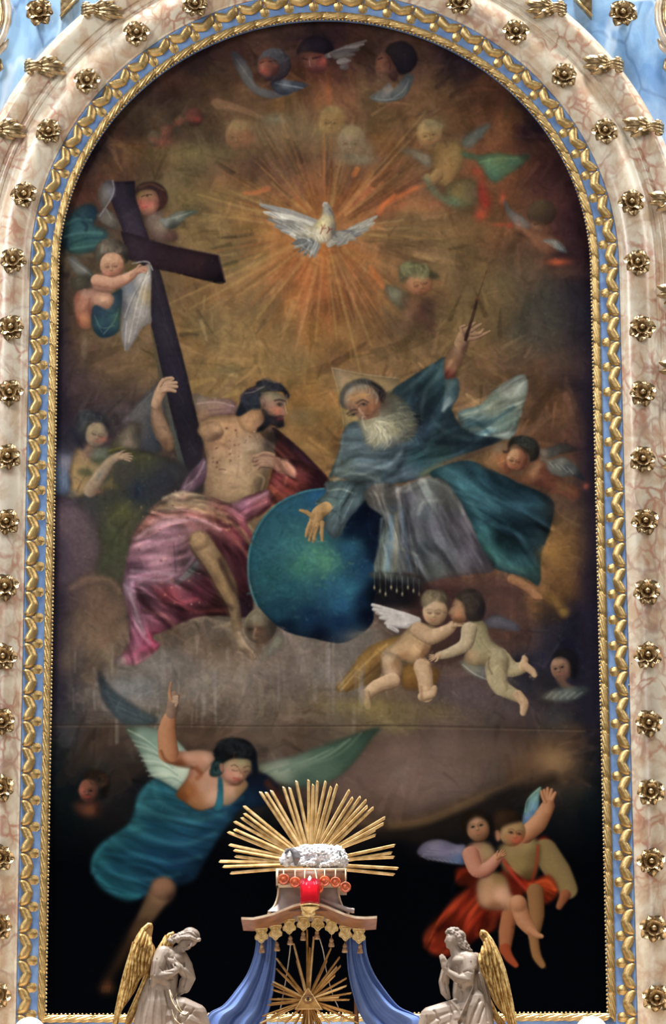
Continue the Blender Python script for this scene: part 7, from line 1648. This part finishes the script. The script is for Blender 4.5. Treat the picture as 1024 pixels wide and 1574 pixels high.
# near arm
C(mb, [(520,400,-48),(520,480,-74),(500,560,-88)], [64,58,50], f, su, 14); C(mb, [(500,560,-92),(420,545,-104),(356,500,-104)], [48,38,24], f, su, 12); C(mb, [(500,560,-90),(470,620,-74)], [46,26], f, su, 12)
# far arm with hanging sleeve
C(mb, [(400,400,40),(340,480,30),(316,560,10),(330,640,0),(352,682,0)], [52,44,38,36,22], f, su, 14); C(mb, [(330,560,0),(330,500,-60)], [34,22], f, su, 12)
# praying hands
for dd in (-86, -112):
    E(mb, 322, 450, dd, 26, 44, 12, -14, f, su)
    fingers(mb, f, [(300,430,dd),(310,424,dd),(322,420,dd),(334,424,dd)], [(284,372,dd),(297,360,dd),(310,364,dd),(324,378,dd)], 8)
    C(mb, [(338,450,dd - 6),(340,424,dd - 8),(336,402,dd - 8)], [9,8,6], f, su, 8)
C(mb, [(352,500,-100),(330,470,-100)], [24,26], f, su, 12)
# robe
C(mb, [(540,740,10),(560,860,15),(570,980,15),(575,zbase-14,15)], [126,140,148,156], f, su, 16); C(mb, [(500,780,-10),(370,800,-24),(210,830,-30)], [104,88,70], f, su, 14); C(mb, [(200,836,-30),(176,920,-26),(170,zbase-14,-22)], [68,62,66], f, su, 14)
C(mb, [(420,860,-40),(300,900,-36),(220,940,-30)], [96,84,70], f, su, 14); C(mb, [(400,940,-30),(290,zbase-30,-20)], [120,110], f, su, 14)
C(mb, [(570,370,24),(610,520,30),(645,680,30),(668,850,26),(680,zbase-12,26)], [46,44,44,44,50], f, su, 12)
C(mb, [(596,500,-30),(640,620,-20),(672,760,-10),(686,900,-6),(690,zbase-12,-6)], [14,15,15,16,18], f, su, 10); C(mb, [(560,400,-56),(566,500,-60),(548,620,-96),(500,740,-116),(450,860,-124)], [12,13,14,14,14], f, su, 10)
C(mb, [(380,730,-90),(430,790,-110),(450,850,-120)], [12,14,12], f, su, 10)
fl = folds(f, [([(575,470),(560,600),(520,720),(470,830),(440,900)],10,22),([(620,560),(650,700),(665,880)],8,12),([(350,740),(380,830),(370,930)],9,12),([(240,800),(280,880),(270,960)],9,11),([(600,720),(540,850),(500,990)],11,13),([(640,760),(590,900)],9,10),([(440,600),(470,660),(460,720)],8,10),([(420,440),(440,520)],6,7),([(470,500),(500,490),(540,500)],6,8),([(400,560),(450,590),(480,580)],5,7),([(330,570),(345,650)],6,8),([(180,840),(200,960)],8,8),([(430,650),(420,740)],7,9),([(530,420),(550,480)],6,6)], None)
fig = sculpted('figure', mb, M_STATUE, ra, .0030, smooth=9, disp=fl)
mb = MB(); E(mb, 428, 205, 0, 66, 56, 66, 0, f, su); E(mb, 446, 240, 0, 50, 56, 58, 0, f, su)
for x, y, d, r in ((346,172,-14,18),(358,158,-20,18),(378,150,-24,19),(400,150,-26,20),(424,154,-26,20),(398,176,-50,18),(416,196,-56,19),(432,216,-56,20),(440,240,-54,20),(446,264,-50,22),(462,284,-46,22),(480,292,-40,22),(500,302,-34,20),(520,312,-28,17),(534,318,-22,13),(484,262,-30,24),(506,284,-22,20),(470,230,-20,26),(372,168,-44,16),(456,190,-30,24)): E(mb, x, y, d, r, r, r, 0, f, su)
hl = folds(f, [([(350,170),(420,160),(470,210),(480,280),(530,310)],5,7),([(380,170),(430,200),(450,260),(500,300)],5,7),([(400,190),(430,240),(460,290)],4,6)], None)
sculpted('hair', mb, M_HAIRS, ra, .0032, smooth=3, disp=hl)
out = [(625,148),(600,170),(602,205),(632,260),(610,320),(568,365),(578,420),(600,470),(640,540),(672,620),(700,690),(740,760),(790,820),(826,900),(850,960),(905,950),(890,860),(868,740),(835,580),(805,470),(775,380),(735,290),(700,225),(660,165)]
rw = [(curve_pts([(770,420),(720,470),(640,500)], 8), [(896,955),(874,935),(850,915),(824,870),(795,820),(755,765),(715,700),(690,640)], 17),
      (curve_pts([(745,340),(690,400),(610,430)], 8), [(840,690),(815,710),(788,720),(760,700),(730,660),(700,600),(670,560),(640,520)], 18),
      (curve_pts([(715,290),(670,340),(600,390)], 6), [(785,520),(755,560),(725,565),(695,545),(660,510),(620,470)], 19),
      (curve_pts([(690,250),(660,290),(600,350)], 6), [(755,430),(725,460),(695,470),(665,455),(635,440),(605,430)], 19),
      (curve_pts([(660,215),(640,240),(625,290)], 4), [(705,330),(680,350),(655,360),(615,370)], 18)]
make_wing(f, ra, out, [(616,196,13),(616,166,16),(650,180,16),(690,232,15),(728,300,14),(765,385,13),(796,470,12),(826,580,10),(856,720,9),(880,850,7),(898,950,5)], rw, -14)
out2 = [(600,500),(640,560),(690,700),(740,790),(800,860),(830,960),(795,960),(740,880),(680,780),(630,660),(590,560)]
make_wing(f, ra, out2, [(610,520,9),(650,600,9),(700,740,8),(760,850,7),(806,950,5)], [(curve_pts([(610,540),(640,620)], 3), [(810,950),(790,940),(760,900)], 14)], 60)
